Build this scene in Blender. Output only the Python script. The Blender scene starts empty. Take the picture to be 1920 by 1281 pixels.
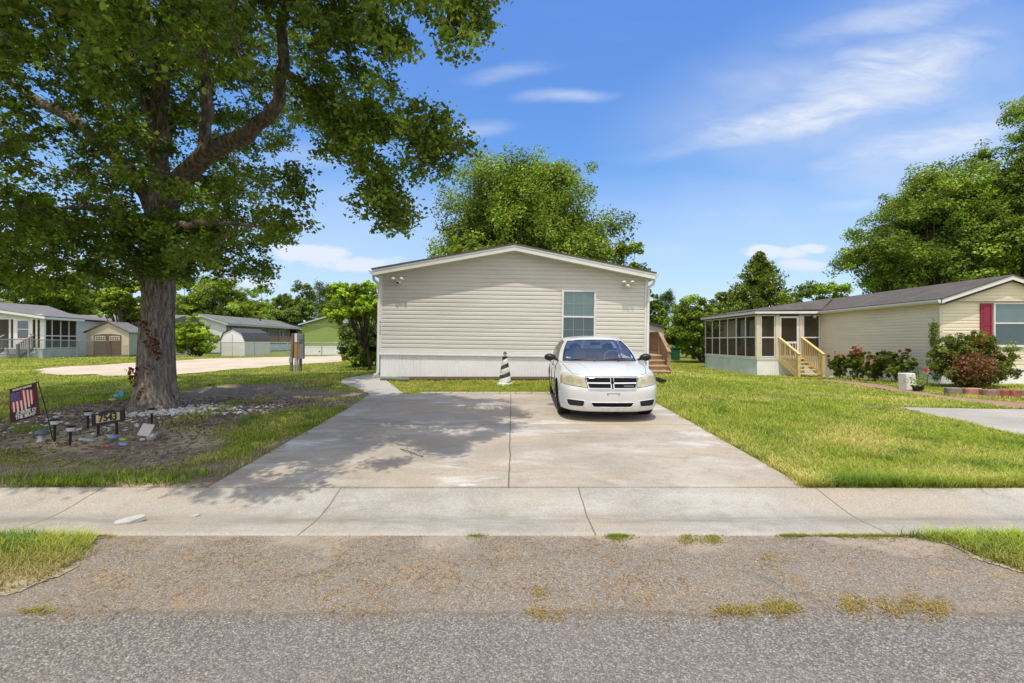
import bpy, bmesh, math, random
import numpy as np
from mathutils import Vector, Matrix, Euler
from mathutils.bvhtree import BVHTree

random.seed(7)
rng = np.random.default_rng(11)
R = math.radians
scene = bpy.context.scene
COL = scene.collection

# ------------------------------------------------------------------ camera model
F = 850.0            # focal length in pixels of the 1920 wide photograph (16 mm on 36 mm)
CX, CY = 960.0, 641.0
CAMZ = 1.6

def W(px, py, d):
    "point at depth d (metres along +Y) seen at a pixel"
    return Vector(((px - CX) / F * d, d, CAMZ - (py - CY) / F * d))

def interp(tab, y):
    ys = [t[0] for t in tab]; zs = [t[1] for t in tab]
    return np.interp(y, ys, zs)

PC = [(3.65, .02), (4.05, .0), (4.30, .03), (4.65, .10), (11.33, .28), (11.8, .293), (13.7, .49), (14.2, .505), (18, .46), (40, .5), (100, .7)]
PL = [(3.65, .02), (4.05, .0), (4.30, .03), (4.65, .10), (6.8, .14), (9.5, .21), (18, .38), (27, .55), (38, .36), (60, .45), (100, .6)]
PR = [(3.65, .02), (4.05, .0), (4.30, .03), (4.65, .10), (8, .13), (12, .06), (17, .0), (23, -.16), (35, -.08), (60, .1), (100, .4)]

def sstep(a, b, x):
    t = np.clip((np.asarray(x, float) - a) / (b - a), 0, 1)
    return t * t * (3 - 2 * t)

def gz(x, y):
    c = interp(PC, y); l = interp(PL, y); r = interp(PR, y)
    wl = sstep(-4.6, -9.0, x) if False else 1 - sstep(-9.0, -4.6, x)
    wr = sstep(4.3, 11.0, x)
    z = c * (1 - wl) * (1 - wr) + l * wl + r * wr
    return z

def G(px, py):
    "where the ray through a pixel meets the ground"
    lo, hi = 1.5, 400.0
    for _ in range(60):
        d = (lo + hi) / 2
        x = (px - CX) / F * d; z = CAMZ - (py - CY) / F * d
        if z > gz(x, d): lo = d
        else: hi = d
    x = (px - CX) / F * lo
    return Vector((x, lo, float(gz(x, lo))))

def on_ground(x, y): return Vector((x, y, float(gz(x, y))))

def inpoly(poly, X, Y):
    X = np.asarray(X); Y = np.asarray(Y)
    res = np.zeros(X.shape, bool)
    n = len(poly); j = n - 1
    for i in range(n):
        xi, yi = poly[i][0], poly[i][1]; xj, yj = poly[j][0], poly[j][1]
        c = ((yi > Y) != (yj > Y)) & (X < (xj - xi) * (Y - yi) / (yj - yi + 1e-12) + xi)
        res ^= c
        j = i
    return res

# ------------------------------------------------------------------ materials
MATS = {}
class NT:
    "short-hand for building node trees"
    def __init__(self, tree): self.t = tree; self.n = tree.nodes; self.l = tree.links
    def new(self, typ, **kw):
        nd = self.n.new(typ)
        for k, v in kw.items():
            if k.startswith('_'): setattr(nd, k[1:], v)
        return nd
    def link(self, a, b): self.l.new(a, b)
    def setin(self, nd, key, v):
        if v is None: return
        s = nd.inputs[key]
        if isinstance(v, bpy.types.NodeSocket): self.link(v, s)
        else: s.default_value = v
    def math(self, op, a, b=None, c=None, clamp=False):
        nd = self.n.new('ShaderNodeMath'); nd.operation = op; nd.use_clamp = clamp
        self.setin(nd, 0, a); self.setin(nd, 1, b); self.setin(nd, 2, c)
        return nd.outputs[0]
    def mix(self, fac, a, b, blend='MIX'):
        nd = self.n.new('ShaderNodeMix'); nd.data_type = 'RGBA'; nd.blend_type = blend
        self.setin(nd, 0, fac); self.setin(nd, 6, col4(a)); self.setin(nd, 7, col4(b))
        return nd.outputs[2]
    def coords(self, kind='Object'):
        return self.n.new('ShaderNodeTexCoord').outputs[kind]
    def pos(self):
        return self.n.new('ShaderNodeNewGeometry').outputs['Position']
    def mapping(self, v, scale=(1, 1, 1), rot=(0, 0, 0), loc=(0, 0, 0)):
        nd = self.n.new('ShaderNodeMapping'); self.link(v, nd.inputs[0])
        nd.inputs['Scale'].default_value = scale; nd.inputs['Rotation'].default_value = rot; nd.inputs['Location'].default_value = loc
        return nd.outputs[0]
    def noise(self, v, scale, detail=4, rough=.55, dist=0):
        nd = self.n.new('ShaderNodeTexNoise'); self.link(v, nd.inputs['Vector'])
        nd.inputs['Scale'].default_value = scale; nd.inputs['Detail'].default_value = detail
        nd.inputs['Roughness'].default_value = rough; nd.inputs['Distortion'].default_value = dist
        return nd.outputs['Fac']
    def voronoi(self, v, scale, feature='F1', out='Color'):
        nd = self.n.new('ShaderNodeTexVoronoi'); nd.feature = feature; self.link(v, nd.inputs['Vector'])
        nd.inputs['Scale'].default_value = scale
        return nd.outputs[out]
    def ramp(self, f, stops):
        nd = self.n.new('ShaderNodeValToRGB'); self.link(f, nd.inputs[0])
        e = nd.color_ramp.elements
        while len(e) < len(stops): e.new(.5)
        for i, (p, c) in enumerate(stops):
            e[i].position = p; e[i].color = col4(c)
        return nd.outputs[0]
    def range(self, f, a, b, c=0., d=1., smooth=True):
        nd = self.n.new('ShaderNodeMapRange'); self.link(f, nd.inputs[0])
        if smooth: nd.interpolation_type = 'SMOOTHSTEP'
        for i, v in enumerate((a, b, c, d)): nd.inputs[i + 1].default_value = v
        return nd.outputs[0]
    def sep(self, v):
        nd = self.n.new('ShaderNodeSeparateXYZ'); self.link(v, nd.inputs[0]); return nd.outputs
    def bump(self, h, strength=.3, dist=.02):
        nd = self.n.new('ShaderNodeBump'); self.link(h, nd.inputs['Height'])
        nd.inputs['Strength'].default_value = strength; nd.inputs['Distance'].default_value = dist
        return nd.outputs[0]

def col4(c):
    if isinstance(c, bpy.types.NodeSocket): return c
    if isinstance(c, (int, float)): return (c, c, c, 1)
    return tuple(c) + (1,) if len(c) == 3 else tuple(c)

def new_mat(name):
    m = bpy.data.materials.new(name); m.use_nodes = True
    t = NT(m.node_tree); b = m.node_tree.nodes['Principled BSDF']
    MATS[name] = m
    return m, t, b

def simple(name, c, rough=.6, var=.12, scale=6., metal=0., spec=.4, coat=0., bump=0., stain=0., grime=None, speck=None):
    "a plain surface with mottling, optional grime from the bottom up"
    m, t, b = new_mat(name)
    v = t.pos()
    n1 = t.noise(v, scale, 5); n2 = t.noise(v, scale * 9, 3)
    f = t.math('ADD', t.math('MULTIPLY', n1, .65), t.math('MULTIPLY', n2, .35))
    lo = tuple(x * (1 - var) for x in c); hi = tuple(min(1, x * (1 + var)) for x in c)
    colr = t.mix(t.range(f, .3, .7), lo, hi)
    if stain:
        s = t.range(t.noise(t.mapping(v, (1.5, 1.5, .35)), 1.6, 6, .65), .48, .75)
        colr = t.mix(t.math('MULTIPLY', s, stain), colr, tuple(x * .55 for x in c))
    if speck:
        sp = t.range(t.noise(v, speck, 2), .55, .7)
        colr = t.mix(t.math('MULTIPLY', sp, .5), colr, tuple(x * .6 for x in c))
    t.setin(b, 'Base Color', colr)
    b.inputs['Roughness'].default_value = rough
    b.inputs['Metallic'].default_value = metal
    b.inputs['Specular IOR Level'].default_value = spec
    b.inputs['Coat Weight'].default_value = coat
    if coat: b.inputs['Coat Roughness'].default_value = .04
    if bump: t.setin(b, 'Normal', t.bump(t.noise(v, scale * 12, 3), bump, .01))
    return m

def leaf_mat(name, c, trans=.35, gloss=.12, hue=0.):
    m, t, b = new_mat(name)
    t.n.remove(b)
    out = t.n['Material Output']
    a = t.new('ShaderNodeAttribute'); a.attribute_name = 'Col'
    base = t.mix(1.0, c, a.outputs['Color'], 'MULTIPLY')
    tr = t.mix(1.0, base, (1.25, 1.15, .55), 'MULTIPLY')
    d = t.new('ShaderNodeBsdfDiffuse'); t.link(base, d.inputs[0])
    tl = t.new('ShaderNodeBsdfTranslucent'); t.link(tr, tl.inputs[0])
    mx = t.new('ShaderNodeMixShader'); mx.inputs[0].default_value = trans
    t.link(d.outputs[0], mx.inputs[1]); t.link(tl.outputs[0], mx.inputs[2])
    last = mx.outputs[0]
    if gloss:
        g = t.new('ShaderNodeBsdfGlossy'); g.inputs['Roughness'].default_value = .5
        g.inputs['Color'].default_value = (.9, .95, .8, 1)
        m2 = t.new('ShaderNodeMixShader'); m2.inputs[0].default_value = gloss * .5
        t.link(last, m2.inputs[1]); t.link(g.outputs[0], m2.inputs[2]); last = m2.outputs[0]
    t.link(last, out.inputs[0])
    return m

def glass_mat(name, tint=(.03, .05, .06), refl=.18, clear=.5, rough=.01):
    "window glass: part clear, part mirror, part tint"
    m, t, b = new_mat(name)
    t.n.remove(b); out = t.n['Material Output']
    tr = t.new('ShaderNodeBsdfTransparent'); tr.inputs[0].default_value = tuple(.80 + 1.2 * x for x in tint) + (1,)
    d = t.new('ShaderNodeBsdfDiffuse'); d.inputs[0].default_value = tint + (1,)
    m1 = t.new('ShaderNodeMixShader'); m1.inputs[0].default_value = clear
    t.link(d.outputs[0], m1.inputs[1]); t.link(tr.outputs[0], m1.inputs[2])
    g = t.new('ShaderNodeBsdfGlossy'); g.inputs['Roughness'].default_value = rough
    g.inputs['Color'].default_value = (1, 1, 1, 1)
    lw = t.new('ShaderNodeLayerWeight'); lw.inputs[0].default_value = .35
    f = t.math('ADD', refl, t.math('MULTIPLY', lw.outputs['Fresnel'], .6), clamp=True)
    m2 = t.new('ShaderNodeMixShader'); t.link(f, m2.inputs[0])
    t.link(m1.outputs[0], m2.inputs[1]); t.link(g.outputs[0], m2.inputs[2])
    t.link(m2.outputs[0], out.inputs[0])
    return m

def screen_mat(name, opac=.55, c=(.03, .03, .03)):
    "insect screen: a fine dark mesh, partly see-through"
    m, t, b = new_mat(name)
    t.n.remove(b); out = t.n['Material Output']
    tr = t.new('ShaderNodeBsdfTransparent')
    d = t.new('ShaderNodeBsdfDiffuse'); d.inputs[0].default_value = c + (1,)
    m1 = t.new('ShaderNodeMixShader')
    n = t.noise(t.pos(), 1.2, 2)
    t.link(t.math('ADD', opac - .05, t.math('MULTIPLY', n, .12)), m1.inputs[0])
    t.link(tr.outputs[0], m1.inputs[1]); t.link(d.outputs[0], m1.inputs[2])
    t.link(m1.outputs[0], out.inputs[0])
    return m

# ------------------------------------------------------------------ object helpers
def tag(o, label=None, cat=None, group=None, kind=None):
    if label: o['label'] = label
    if cat: o['category'] = cat
    if group: o['group'] = group
    if kind: o['kind'] = kind
    return o

def thing(name, label, cat, loc=(0, 0, 0), rot=(0, 0, 0), group=None):
    o = bpy.data.objects.new(name, None); COL.objects.link(o)
    o.location = loc; o.rotation_euler = rot
    o.empty_display_size = .1
    return tag(o, label, cat, group)

def mesh_np(name, V, faces3=None, faces4=None, cols=None, smooth=False):
    me = bpy.data.meshes.new(name)
    V = np.asarray(V, np.float32)
    n3 = 0 if faces3 is None else len(faces3); n4 = 0 if faces4 is None else len(faces4)
    me.vertices.add(len(V)); me.vertices.foreach_set('co', V.ravel())
    idx = []; starts = []; 
    if n3: idx.append(np.asarray(faces3, np.int32).ravel())
    if n4: idx.append(np.asarray(faces4, np.int32).ravel())
    idx = np.concatenate(idx)
    st = np.concatenate([np.arange(n3) * 3, n3 * 3 + np.arange(n4) * 4]).astype(np.int32)
    me.loops.add(len(idx)); me.loops.foreach_set('vertex_index', idx)
    me.polygons.add(n3 + n4); me.polygons.foreach_set('loop_start', st)
    if smooth: me.polygons.foreach_set('use_smooth', np.ones(n3 + n4, bool))
    if cols is not None:
        a = me.attributes.new('Col', 'FLOAT_COLOR', 'POINT')
        c = np.ones((len(V), 4), np.float32); c[:, :cols.shape[1]] = cols
        a.data.foreach_set('color', c.ravel())
    me.update(calc_edges=True); me.validate()
    return me

def link_mesh(name, me, mat, parent=None):
    o = bpy.data.objects.new(name, me); COL.objects.link(o)
    if mat: me.materials.append(MATS[mat] if isinstance(mat, str) else mat)
    if parent: o.parent = parent
    return o

class MB:
    "collects shapes and links them as one mesh object"
    def __init__(s): s.v = []; s.f = []
    def add(s, vs, fs):
        k = len(s.v); s.v += [Vector(v) for v in vs]; s.f += [tuple(i + k for i in f) for f in fs]; return s
    def box(s, a, b):
        (x0, y0, z0), (x1, y1, z1) = a, b
        return s.add([(x0, y0, z0), (x1, y0, z0), (x1, y1, z0), (x0, y1, z0), (x0, y0, z1), (x1, y0, z1), (x1, y1, z1), (x0, y1, z1)],
                     [(0, 3, 2, 1), (4, 5, 6, 7), (0, 1, 5, 4), (1, 2, 6, 5), (2, 3, 7, 6), (3, 0, 4, 7)])
    def obox(s, c, u, v, w):
        "oriented box: centre and three half-axis vectors"
        c = Vector(c); u = Vector(u); v = Vector(v); w = Vector(w)
        P = [c + a * u + b * v + d * w for d in (-1, 1) for (a, b) in ((-1, -1), (1, -1), (1, 1), (-1, 1))]
        return s.add(P, [(0, 3, 2, 1), (4, 5, 6, 7), (0, 1, 5, 4), (1, 2, 6, 5), (2, 3, 7, 6), (3, 0, 4, 7)])
    def bar(s, p, q, w, h, up=(0, 0, 1)):
        p = Vector(p); q = Vector(q); d = (q - p); L = d.length; d.normalize()
        side = d.cross(Vector(up))
        if side.length < 1e-4: side = d.cross(Vector((0, 1, 0)))
        side.normalize(); upv = side.cross(d)
        return s.obox((p + q) / 2, d * L / 2, side * w / 2, upv * h / 2)
    def tube(s, path, rad, n=8, cap=True):
        path = [Vector(p) for p in path]
        if not hasattr(rad, '__len__'): rad = [rad] * len(path)
        rings = []; k0 = len(s.v); ref = None
        for i, p in enumerate(path):
            d = (path[min(i + 1, len(path) - 1)] - path[max(i - 1, 0)]).normalized()
            if ref is None:
                ref = d.orthogonal().normalized()
            u = (ref - d * ref.dot(d))
            u = u.normalized() if u.length > 1e-5 else d.orthogonal().normalized()
            ref = u; w = d.cross(u)
            for j in range(n):
                a = 2 * math.pi * j / n
                s.v.append(p + (u * math.cos(a) + w * math.sin(a)) * rad[i])
        for i in range(len(path) - 1):
            for j in range(n):
                a = k0 + i * n + j; b = k0 + i * n + (j + 1) % n
                s.f.append((a, b, b + n, a + n))
        if cap:
            s.f.append(tuple(k0 + j for j in range(n))[::-1])
            s.f.append(tuple(k0 + (len(path) - 1) * n + j for j in range(n)))
        return s
    def lathe(s, c, prof, n=20):
        c = Vector(c); k0 = len(s.v)
        for r, z in prof:
            for j in range(n):
                a = 2 * math.pi * j / n
                s.v.append(c + Vector((r * math.cos(a), r * math.sin(a), z)))
        for i in range(len(prof) - 1):
            for j in range(n):
                a = k0 + i * n + j; b = k0 + i * n + (j + 1) % n
                s.f.append((a, b, b + n, a + n))
        s.f.append(tuple(k0 + j for j in range(n))[::-1]); s.f.append(tuple(k0 + (len(prof) - 1) * n + j for j in range(n)))
        return s
    def prism(s, pts, off):
        "polygon (list of 3-D points) extruded by a vector"
        pts = [Vector(p) for p in pts]; off = Vector(off); n = len(pts)
        return s.add(pts + [p + off for p in pts],
                     [tuple(range(n))[::-1], tuple(range(n, 2 * n))] + [(i, (i + 1) % n, n + (i + 1) % n, n + i) for i in range(n)])
    def quad(s, a, b, c, d): return s.add([a, b, c, d], [(0, 1, 2, 3)])
    def ball(s, c, r, n=10, m=6, jit=0.):
        c = Vector(c)
        if not hasattr(r, '__len__'): r = (r, r, r)
        k0 = len(s.v)
        for i in range(m + 1):
            t = math.pi * i / m
            for j in range(n):
                a = 2 * math.pi * j / n
                q = 1 + random.uniform(-jit, jit)
                s.v.append(c + Vector((r[0] * math.sin(t) * math.cos(a) * q, r[1] * math.sin(t) * math.sin(a) * q, r[2] * math.cos(t) * q)))
        for i in range(m):
            for j in range(n):
                a = k0 + i * n + j; b = k0 + i * n + (j + 1) % n
                s.f.append((a, a + n, b + n, b))
        return s
    def build(s, name, mat, parent=None, smooth=False, bevel=0., base=None, fix=True):
        off = Vector(base) if base is not None else (parent_origin(parent) if parent else Vector())
        me = bpy.data.meshes.new(name)
        me.from_pydata([tuple(v - off) for v in s.v], [], s.f)
        if fix:
            bm = bmesh.new(); bm.from_mesh(me)
            bmesh.ops.remove_doubles(bm, verts=bm.verts, dist=1e-5)
            bmesh.ops.recalc_face_normals(bm, faces=bm.faces)
            bm.to_mesh(me); bm.free()
        o = link_mesh(name, me, mat, parent)
        if base is not None: o.location = base
        if smooth:
            for p in me.polygons: p.use_smooth = True
            try: me.set_sharp_from_angle(angle=R(40))
            except Exception: pass
        if bevel:
            md = o.modifiers.new('bevel', 'BEVEL'); md.width = bevel; md.segments = 2; md.limit_method = 'ANGLE'
        return o

def parent_origin(p):
    v = Vector()
    while p: v += Vector(p.location); p = p.parent
    return v

def text_mesh(txt, size, bold=0.):
    cu = bpy.data.curves.new('txt', 'FONT'); cu.body = txt; cu.size = size; cu.align_x = 'CENTER'; cu.align_y = 'CENTER'
    cu.extrude = .003; cu.offset = bold
    o = bpy.data.objects.new('txt', cu); COL.objects.link(o)
    dg = bpy.context.evaluated_depsgraph_get(); dg.update()
    me = bpy.data.meshes.new_from_object(o.evaluated_get(dg))
    bpy.data.objects.remove(o); bpy.data.curves.remove(cu)
    return me

def lettering(name, txt, size, origin, u, v, mat, parent, bold=0., sx=1.):
    "text standing in the plane spanned by u (right) and v (up), around origin (world)"
    me = text_mesh(txt, size, bold); me.name = name
    u = Vector(u).normalized(); v = Vector(v).normalized(); n = u.cross(v)
    off = Vector(origin) - parent_origin(parent)
    for vt in me.vertices:
        c = vt.co.copy(); vt.co = off + u * c.x * sx + v * c.y + n * c.z
    return link_mesh(name, me, mat, parent)

def dup(root, loc, rot=None, label=None):
    r = root.copy(); COL.objects.link(r); r.location = loc
    if rot is not None: r.rotation_euler = rot
    if label: r['label'] = label
    for ch in list(root.children):
        c = ch.copy(); COL.objects.link(c); c.parent = r
        for g in list(ch.children):
            d = g.copy(); COL.objects.link(d); d.parent = c
    return r

# leaves ------------------------------------------------------------
def rand_unit(n):
    v = rng.normal(size=(n, 3)); return v / np.linalg.norm(v, axis=1, keepdims=True)

def leaves(name, P, size, tint, mat, parent, up=.5, width=.55, outward=None, droop=0.):
    "P: n x 3 world points; every leaf is a folded rhombus"
    n = len(P)
    nrm = rand_unit(n); nrm[:, 2] = np.abs(nrm[:, 2]) * .6 + up
    if outward is not None: nrm += outward * .6
    nrm /= np.linalg.norm(nrm, axis=1, keepdims=True)
    a = rand_unit(n); a[:, 2] -= droop
    a -= nrm * (a * nrm).sum(1, keepdims=True); a /= np.linalg.norm(a, axis=1, keepdims=True) + 1e-9
    b = np.cross(nrm, a)
    L = (size * rng.uniform(.65, 1.3, n))[:, None]; Wd = L * width
    off = np.array(parent_origin(parent)) if parent else np.zeros(3)
    C = P - off
    V = np.empty((n, 4, 3), np.float32)
    V[:, 0] = C - a * L * .5
    V[:, 1] = C + b * Wd * .5 + nrm * Wd * .18 + a * L * .05
    V[:, 2] = C + a * L * .5 - nrm * L * .08
    V[:, 3] = C - b * Wd * .5 + nrm * Wd * .18 + a * L * .05
    i = np.arange(n)[:, None] * 4
    T = np.concatenate([i + [[0, 1, 2]], i + [[0, 2, 3]]])
    cols = np.repeat(tint[:, None, :], 4, axis=1).reshape(-1, 3)
    me = mesh_np(name, V.reshape(-1, 3), faces3=T, cols=cols)
    return link_mesh(name, me, mat, parent)

def leaf_tint(n, clump=None, spread=.25, warm=.12):
    b = rng.normal(1, spread, n).clip(.4, 1.9)
    if clump is not None: b = b * clump
    w = rng.normal(0, warm, n)
    return np.stack([b * (1 + w), b, b * (1 - w * .6)], 1).clip(.05, 3)
# ------------------------------------------------------------------ world and light
SUN_EL, SUN_AZ = R(71), R(12)      # azimuth: degrees to the left of straight behind the camera
sun_dir = Vector((-math.sin(SUN_AZ) * math.cos(SUN_EL), -math.cos(SUN_AZ) * math.cos(SUN_EL), math.sin(SUN_EL)))

def make_world():
    w = bpy.data.worlds.new('World'); scene.world = w; w.use_nodes = True
    t = NT(w.node_tree); bg = t.n['Background']
    sky = t.new('ShaderNodeTexSky'); sky.sky_type = 'NISHITA'; sky.sun_disc = False
    sky.sun_elevation = SUN_EL; sky.sun_rotation = math.atan2(sun_dir.x, sun_dir.y)
    sky.air_density = 1.0; sky.dust_density = .35; sky.ozone_density = 2.2; sky.altitude = 0
    d = t.coords('Generated')
    x, y, z = t.sep(d)
    up = t.range(z, .0, .62, 0, 1, smooth=False)
    tint = t.ramp(up, [(0., (1.1, 1.1, 1.1)), (.2, (.92, 1.12, 1.25)), (.55, (.80, 1.15, 1.45)), (.95, (.85, 1.2, 1.72)), (1., (.92, 1.22, 1.66))])
    base = t.mix(1., sky.outputs[0], tint, 'MULTIPLY')
    # clouds: on a sheet overhead (x/z, y/z), so they thin out and flatten towards the horizon
    zz = t.math('MAXIMUM', z, .03)
    cx = t.math('DIVIDE', x, zz); cy = t.math('DIVIDE', y, zz)
    cv = t.new('ShaderNodeCombineXYZ'); t.link(cx, cv.inputs[0]); t.link(cy, cv.inputs[1])
    sheet = cv.outputs[0]
    # direction seen towards +Y (x/y, z/y): where in the sky each bank stands
    yy = t.math('MAXIMUM', y, .05)
    dv = t.new('ShaderNodeCombineXYZ'); t.link(t.math('DIVIDE', x, yy), dv.inputs[0]); t.link(t.math('DIVIDE', z, yy), dv.inputs[1])
    dirv = dv.outputs[0]
    wob = t.new('ShaderNodeTexNoise'); t.link(dirv, wob.inputs['Vector']); wob.inputs['Scale'].default_value = 3.0; wob.inputs['Detail'].default_value = 5
    wv = t.new('ShaderNodeVectorMath'); wv.operation = 'MULTIPLY_ADD'
    t.link(wob.outputs['Color'], wv.inputs[0]); wv.inputs[1].default_value = (.16, .07, 0)
    t.link(dirv, wv.inputs[2])
    warped = wv.outputs[0]
    def bank(px, py, rx, ry, rot, amt):
        u = (px - CX) / F + .08; v = (CY - py) / F + .035
        m1 = t.new('ShaderNodeVectorMath'); m1.operation = 'SUBTRACT'; t.link(warped, m1.inputs[0]); m1.inputs[1].default_value = (u, v, 0)
        m2 = t.mapping(m1.outputs[0], (1, 1, 1), (0, 0, R(rot)))
        m3 = t.mapping(m2, (F / rx, F / ry, 1))
        ln = t.new('ShaderNodeVectorMath'); ln.operation = 'LENGTH'; t.link(m3, ln.inputs[0])
        return t.math('MULTIPLY', t.range(ln.outputs['Value'], 1.0, .0), amt)
    streak = t.range(t.noise(t.mapping(warped, (3.0, 11., 1), (0, 0, R(-14))), 1.7, 7, .62, .4), .28, .72)
    cir = None
    for b in [(1540, 215, 460, 66, -12, .95), (1680, 130, 330, 100, -12, .85), (1760, 270, 360, 60, -10, .85), (1680, 40, 320, 60, -10, .55),
              (1060, 178, 120, 18, -2, .6), (950, 137, 130, 22, -8, .3), (890, 243, 110, 26, -8, .38), (1350, 225, 160, 26, -14, .4),
              (1740, 310, 160, 22, -4, .45), (560, 300, 240, 40, -5, .3), (1240, 467, 130, 20, 0, .35), (1600, 385, 240, 25, -5, .28), (880, 400, 180, 30, 0, .22)]:
        k = bank(*b); cir = k if cir is None else t.math('MAXIMUM', cir, k)
    cir = t.math('MULTIPLY', cir, t.math('ADD', .45, t.math('MULTIPLY', streak, .6)))
    puff = t.range(t.noise(t.mapping(dirv, (6, 9, 1)), 2.2, 7, .6), .30, .62)
    cum = None
    for b in [(600, 474, 125, 34, 0, 1.0), (650, 492, 190, 26, 0, .75), (540, 460, 60, 20, 0, .6), (1440, 478, 100, 26, 0, .95), (1510, 466, 70, 17, 0, .8), (1500, 500, 140, 24, 0, .55),
              (470, 530, 130, 28, 0, .7), (740, 490, 90, 20, 0, .5), (130, 500, 200, 50, 0, .6)]:
        k = bank(*b); cum = k if cum is None else t.math('MAXIMUM', cum, k)
    cum = t.range(t.math('MULTIPLY', cum, t.math('ADD', .5, t.math('MULTIPLY', puff, .7))), .18, .62, 0, .88)
    # thin general haze of cirrus over the rest of the sky
    gen = t.math('MULTIPLY', t.range(t.noise(t.mapping(sheet, (.25, .8, 1), (0, 0, .5)), 1.1, 6, .6), .5, .8), .16)
    gen = t.math('MULTIPLY', gen, t.range(z, .03, .2))
    # unseen bright cloud added behind the camera and overhead to lift the ambient light
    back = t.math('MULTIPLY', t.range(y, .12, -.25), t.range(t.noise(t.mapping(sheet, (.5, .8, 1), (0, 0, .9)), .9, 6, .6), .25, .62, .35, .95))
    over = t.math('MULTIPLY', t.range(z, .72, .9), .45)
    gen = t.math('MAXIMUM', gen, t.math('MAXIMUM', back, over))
    veil = None
    for b in [(1600, 170, 560, 190, -12, .66), (1780, 270, 400, 150, -8, .62), (1650, 40, 380, 110, -12, .42), (600, 420, 460, 150, 0, .34), (1300, 410, 520, 130, 0, .32)]:
        k = bank(*b); veil = k if veil is None else t.math('MAXIMUM', veil, k)
    veil = t.math('MULTIPLY', veil, t.range(t.noise(t.mapping(warped, (1.6, 3.6, 1), (0, 0, R(-12))), 1.4, 5, .55), .28, .72, .3, 1.))
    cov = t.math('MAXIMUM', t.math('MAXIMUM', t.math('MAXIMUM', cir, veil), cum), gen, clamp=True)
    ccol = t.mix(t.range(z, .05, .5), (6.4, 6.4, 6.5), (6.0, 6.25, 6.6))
    ccol = t.mix(t.range(y, .1, -.3), ccol, (9.6, 9.2, 8.8))  # cloud behind the camera set brighter still, added as fill light
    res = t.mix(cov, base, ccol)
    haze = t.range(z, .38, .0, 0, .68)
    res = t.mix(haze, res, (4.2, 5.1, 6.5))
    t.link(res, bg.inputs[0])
    bg.inputs[1].default_value = .15
make_world()
sl = bpy.data.lights.new('sun', 'SUN'); sl.energy = 3.45; sl.angle = R(.53); sl.color = (1., .93, .80)
so = bpy.data.objects.new('sun', sl); COL.objects.link(so)
so.rotation_euler = (-sun_dir).to_track_quat('-Z', 'Y').to_euler(); so.location = (0, 0, 30)

cam = bpy.data.cameras.new('camera'); cam.lens = 16.0 * (F / 853.33); cam.sensor_width = 36; cam.clip_end = 2000; cam.clip_start = .05
co = bpy.data.objects.new('camera', cam); COL.objects.link(co)
co.location = (0, 0, CAMZ); co.rotation_euler = (R(90), 0, 0)
scene.camera = co
scene.view_settings.view_transform = 'Standard'; scene.view_settings.look = 'None'
scene.view_settings.exposure = 0
scene.render.engine = 'CYCLES'
scene.cycles.max_bounces = 8; scene.cycles.transparent_max_bounces = 16; scene.cycles.diffuse_bounces = 4
scene.cycles.use_denoising = True

# ------------------------------------------------------------------ ground materials
def mat_lawn():
    m, t, b = new_mat('lawn')
    v = t.pos()
    a = t.new('ShaderNodeAttribute'); a.attribute_name = 'Col'
    r, g, bl = t.sep(a.outputs['Color'])      # r = bare earth, g = pale straw, b = shade of green
    n1 = t.noise(v, .9, 6, .6); n2 = t.noise(v, 9, 5, .6); n3 = t.noise(v, 60, 3)
    grass = t.mix(t.range(n1, .3, .7), (.15, .19, .022), (.28, .29, .045))
    grass = t.mix(t.range(n2, .4, .75, 0, .6), grass, (.26, .23, .06))
    grass = t.mix(t.range(n3, .4, .7, 0, .5), grass, (.05, .085, .012))
    soil = t.mix(t.range(n2, .3, .7), (.21, .152, .112), (.34, .265, .20))
    soil = t.mix(t.range(n3, .45, .7, 0, .7), soil, (.11, .083, .063))
    soil = t.mix(t.range(t.noise(v, 2.2, 6, .65), .5, .72, 0, .75), soil, (.44, .37, .30))
    sand = t.mix(t.range(n2, .3, .75), (.50, .41, .29), (.38, .29, .19))
    nm = t.math('SUBTRACT', t.math('ADD', t.math('MULTIPLY', n2, .7), t.math('MULTIPLY', n3, .5)), .6)
    e = t.range(t.math('ADD', r, nm), .3, .6)
    c = t.mix(e, grass, soil)
    s = t.range(t.math('ADD', g, nm), .35, .65)
    c = t.mix(s, c, sand)
    t.setin(b, 'Base Color', c); b.inputs['Roughness'].default_value = .95; b.inputs['Specular IOR Level'].default_value = .1
    t.setin(b, 'Normal', t.bump(t.math('ADD', n3, n2), .5, .03))
mat_lawn()

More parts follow.
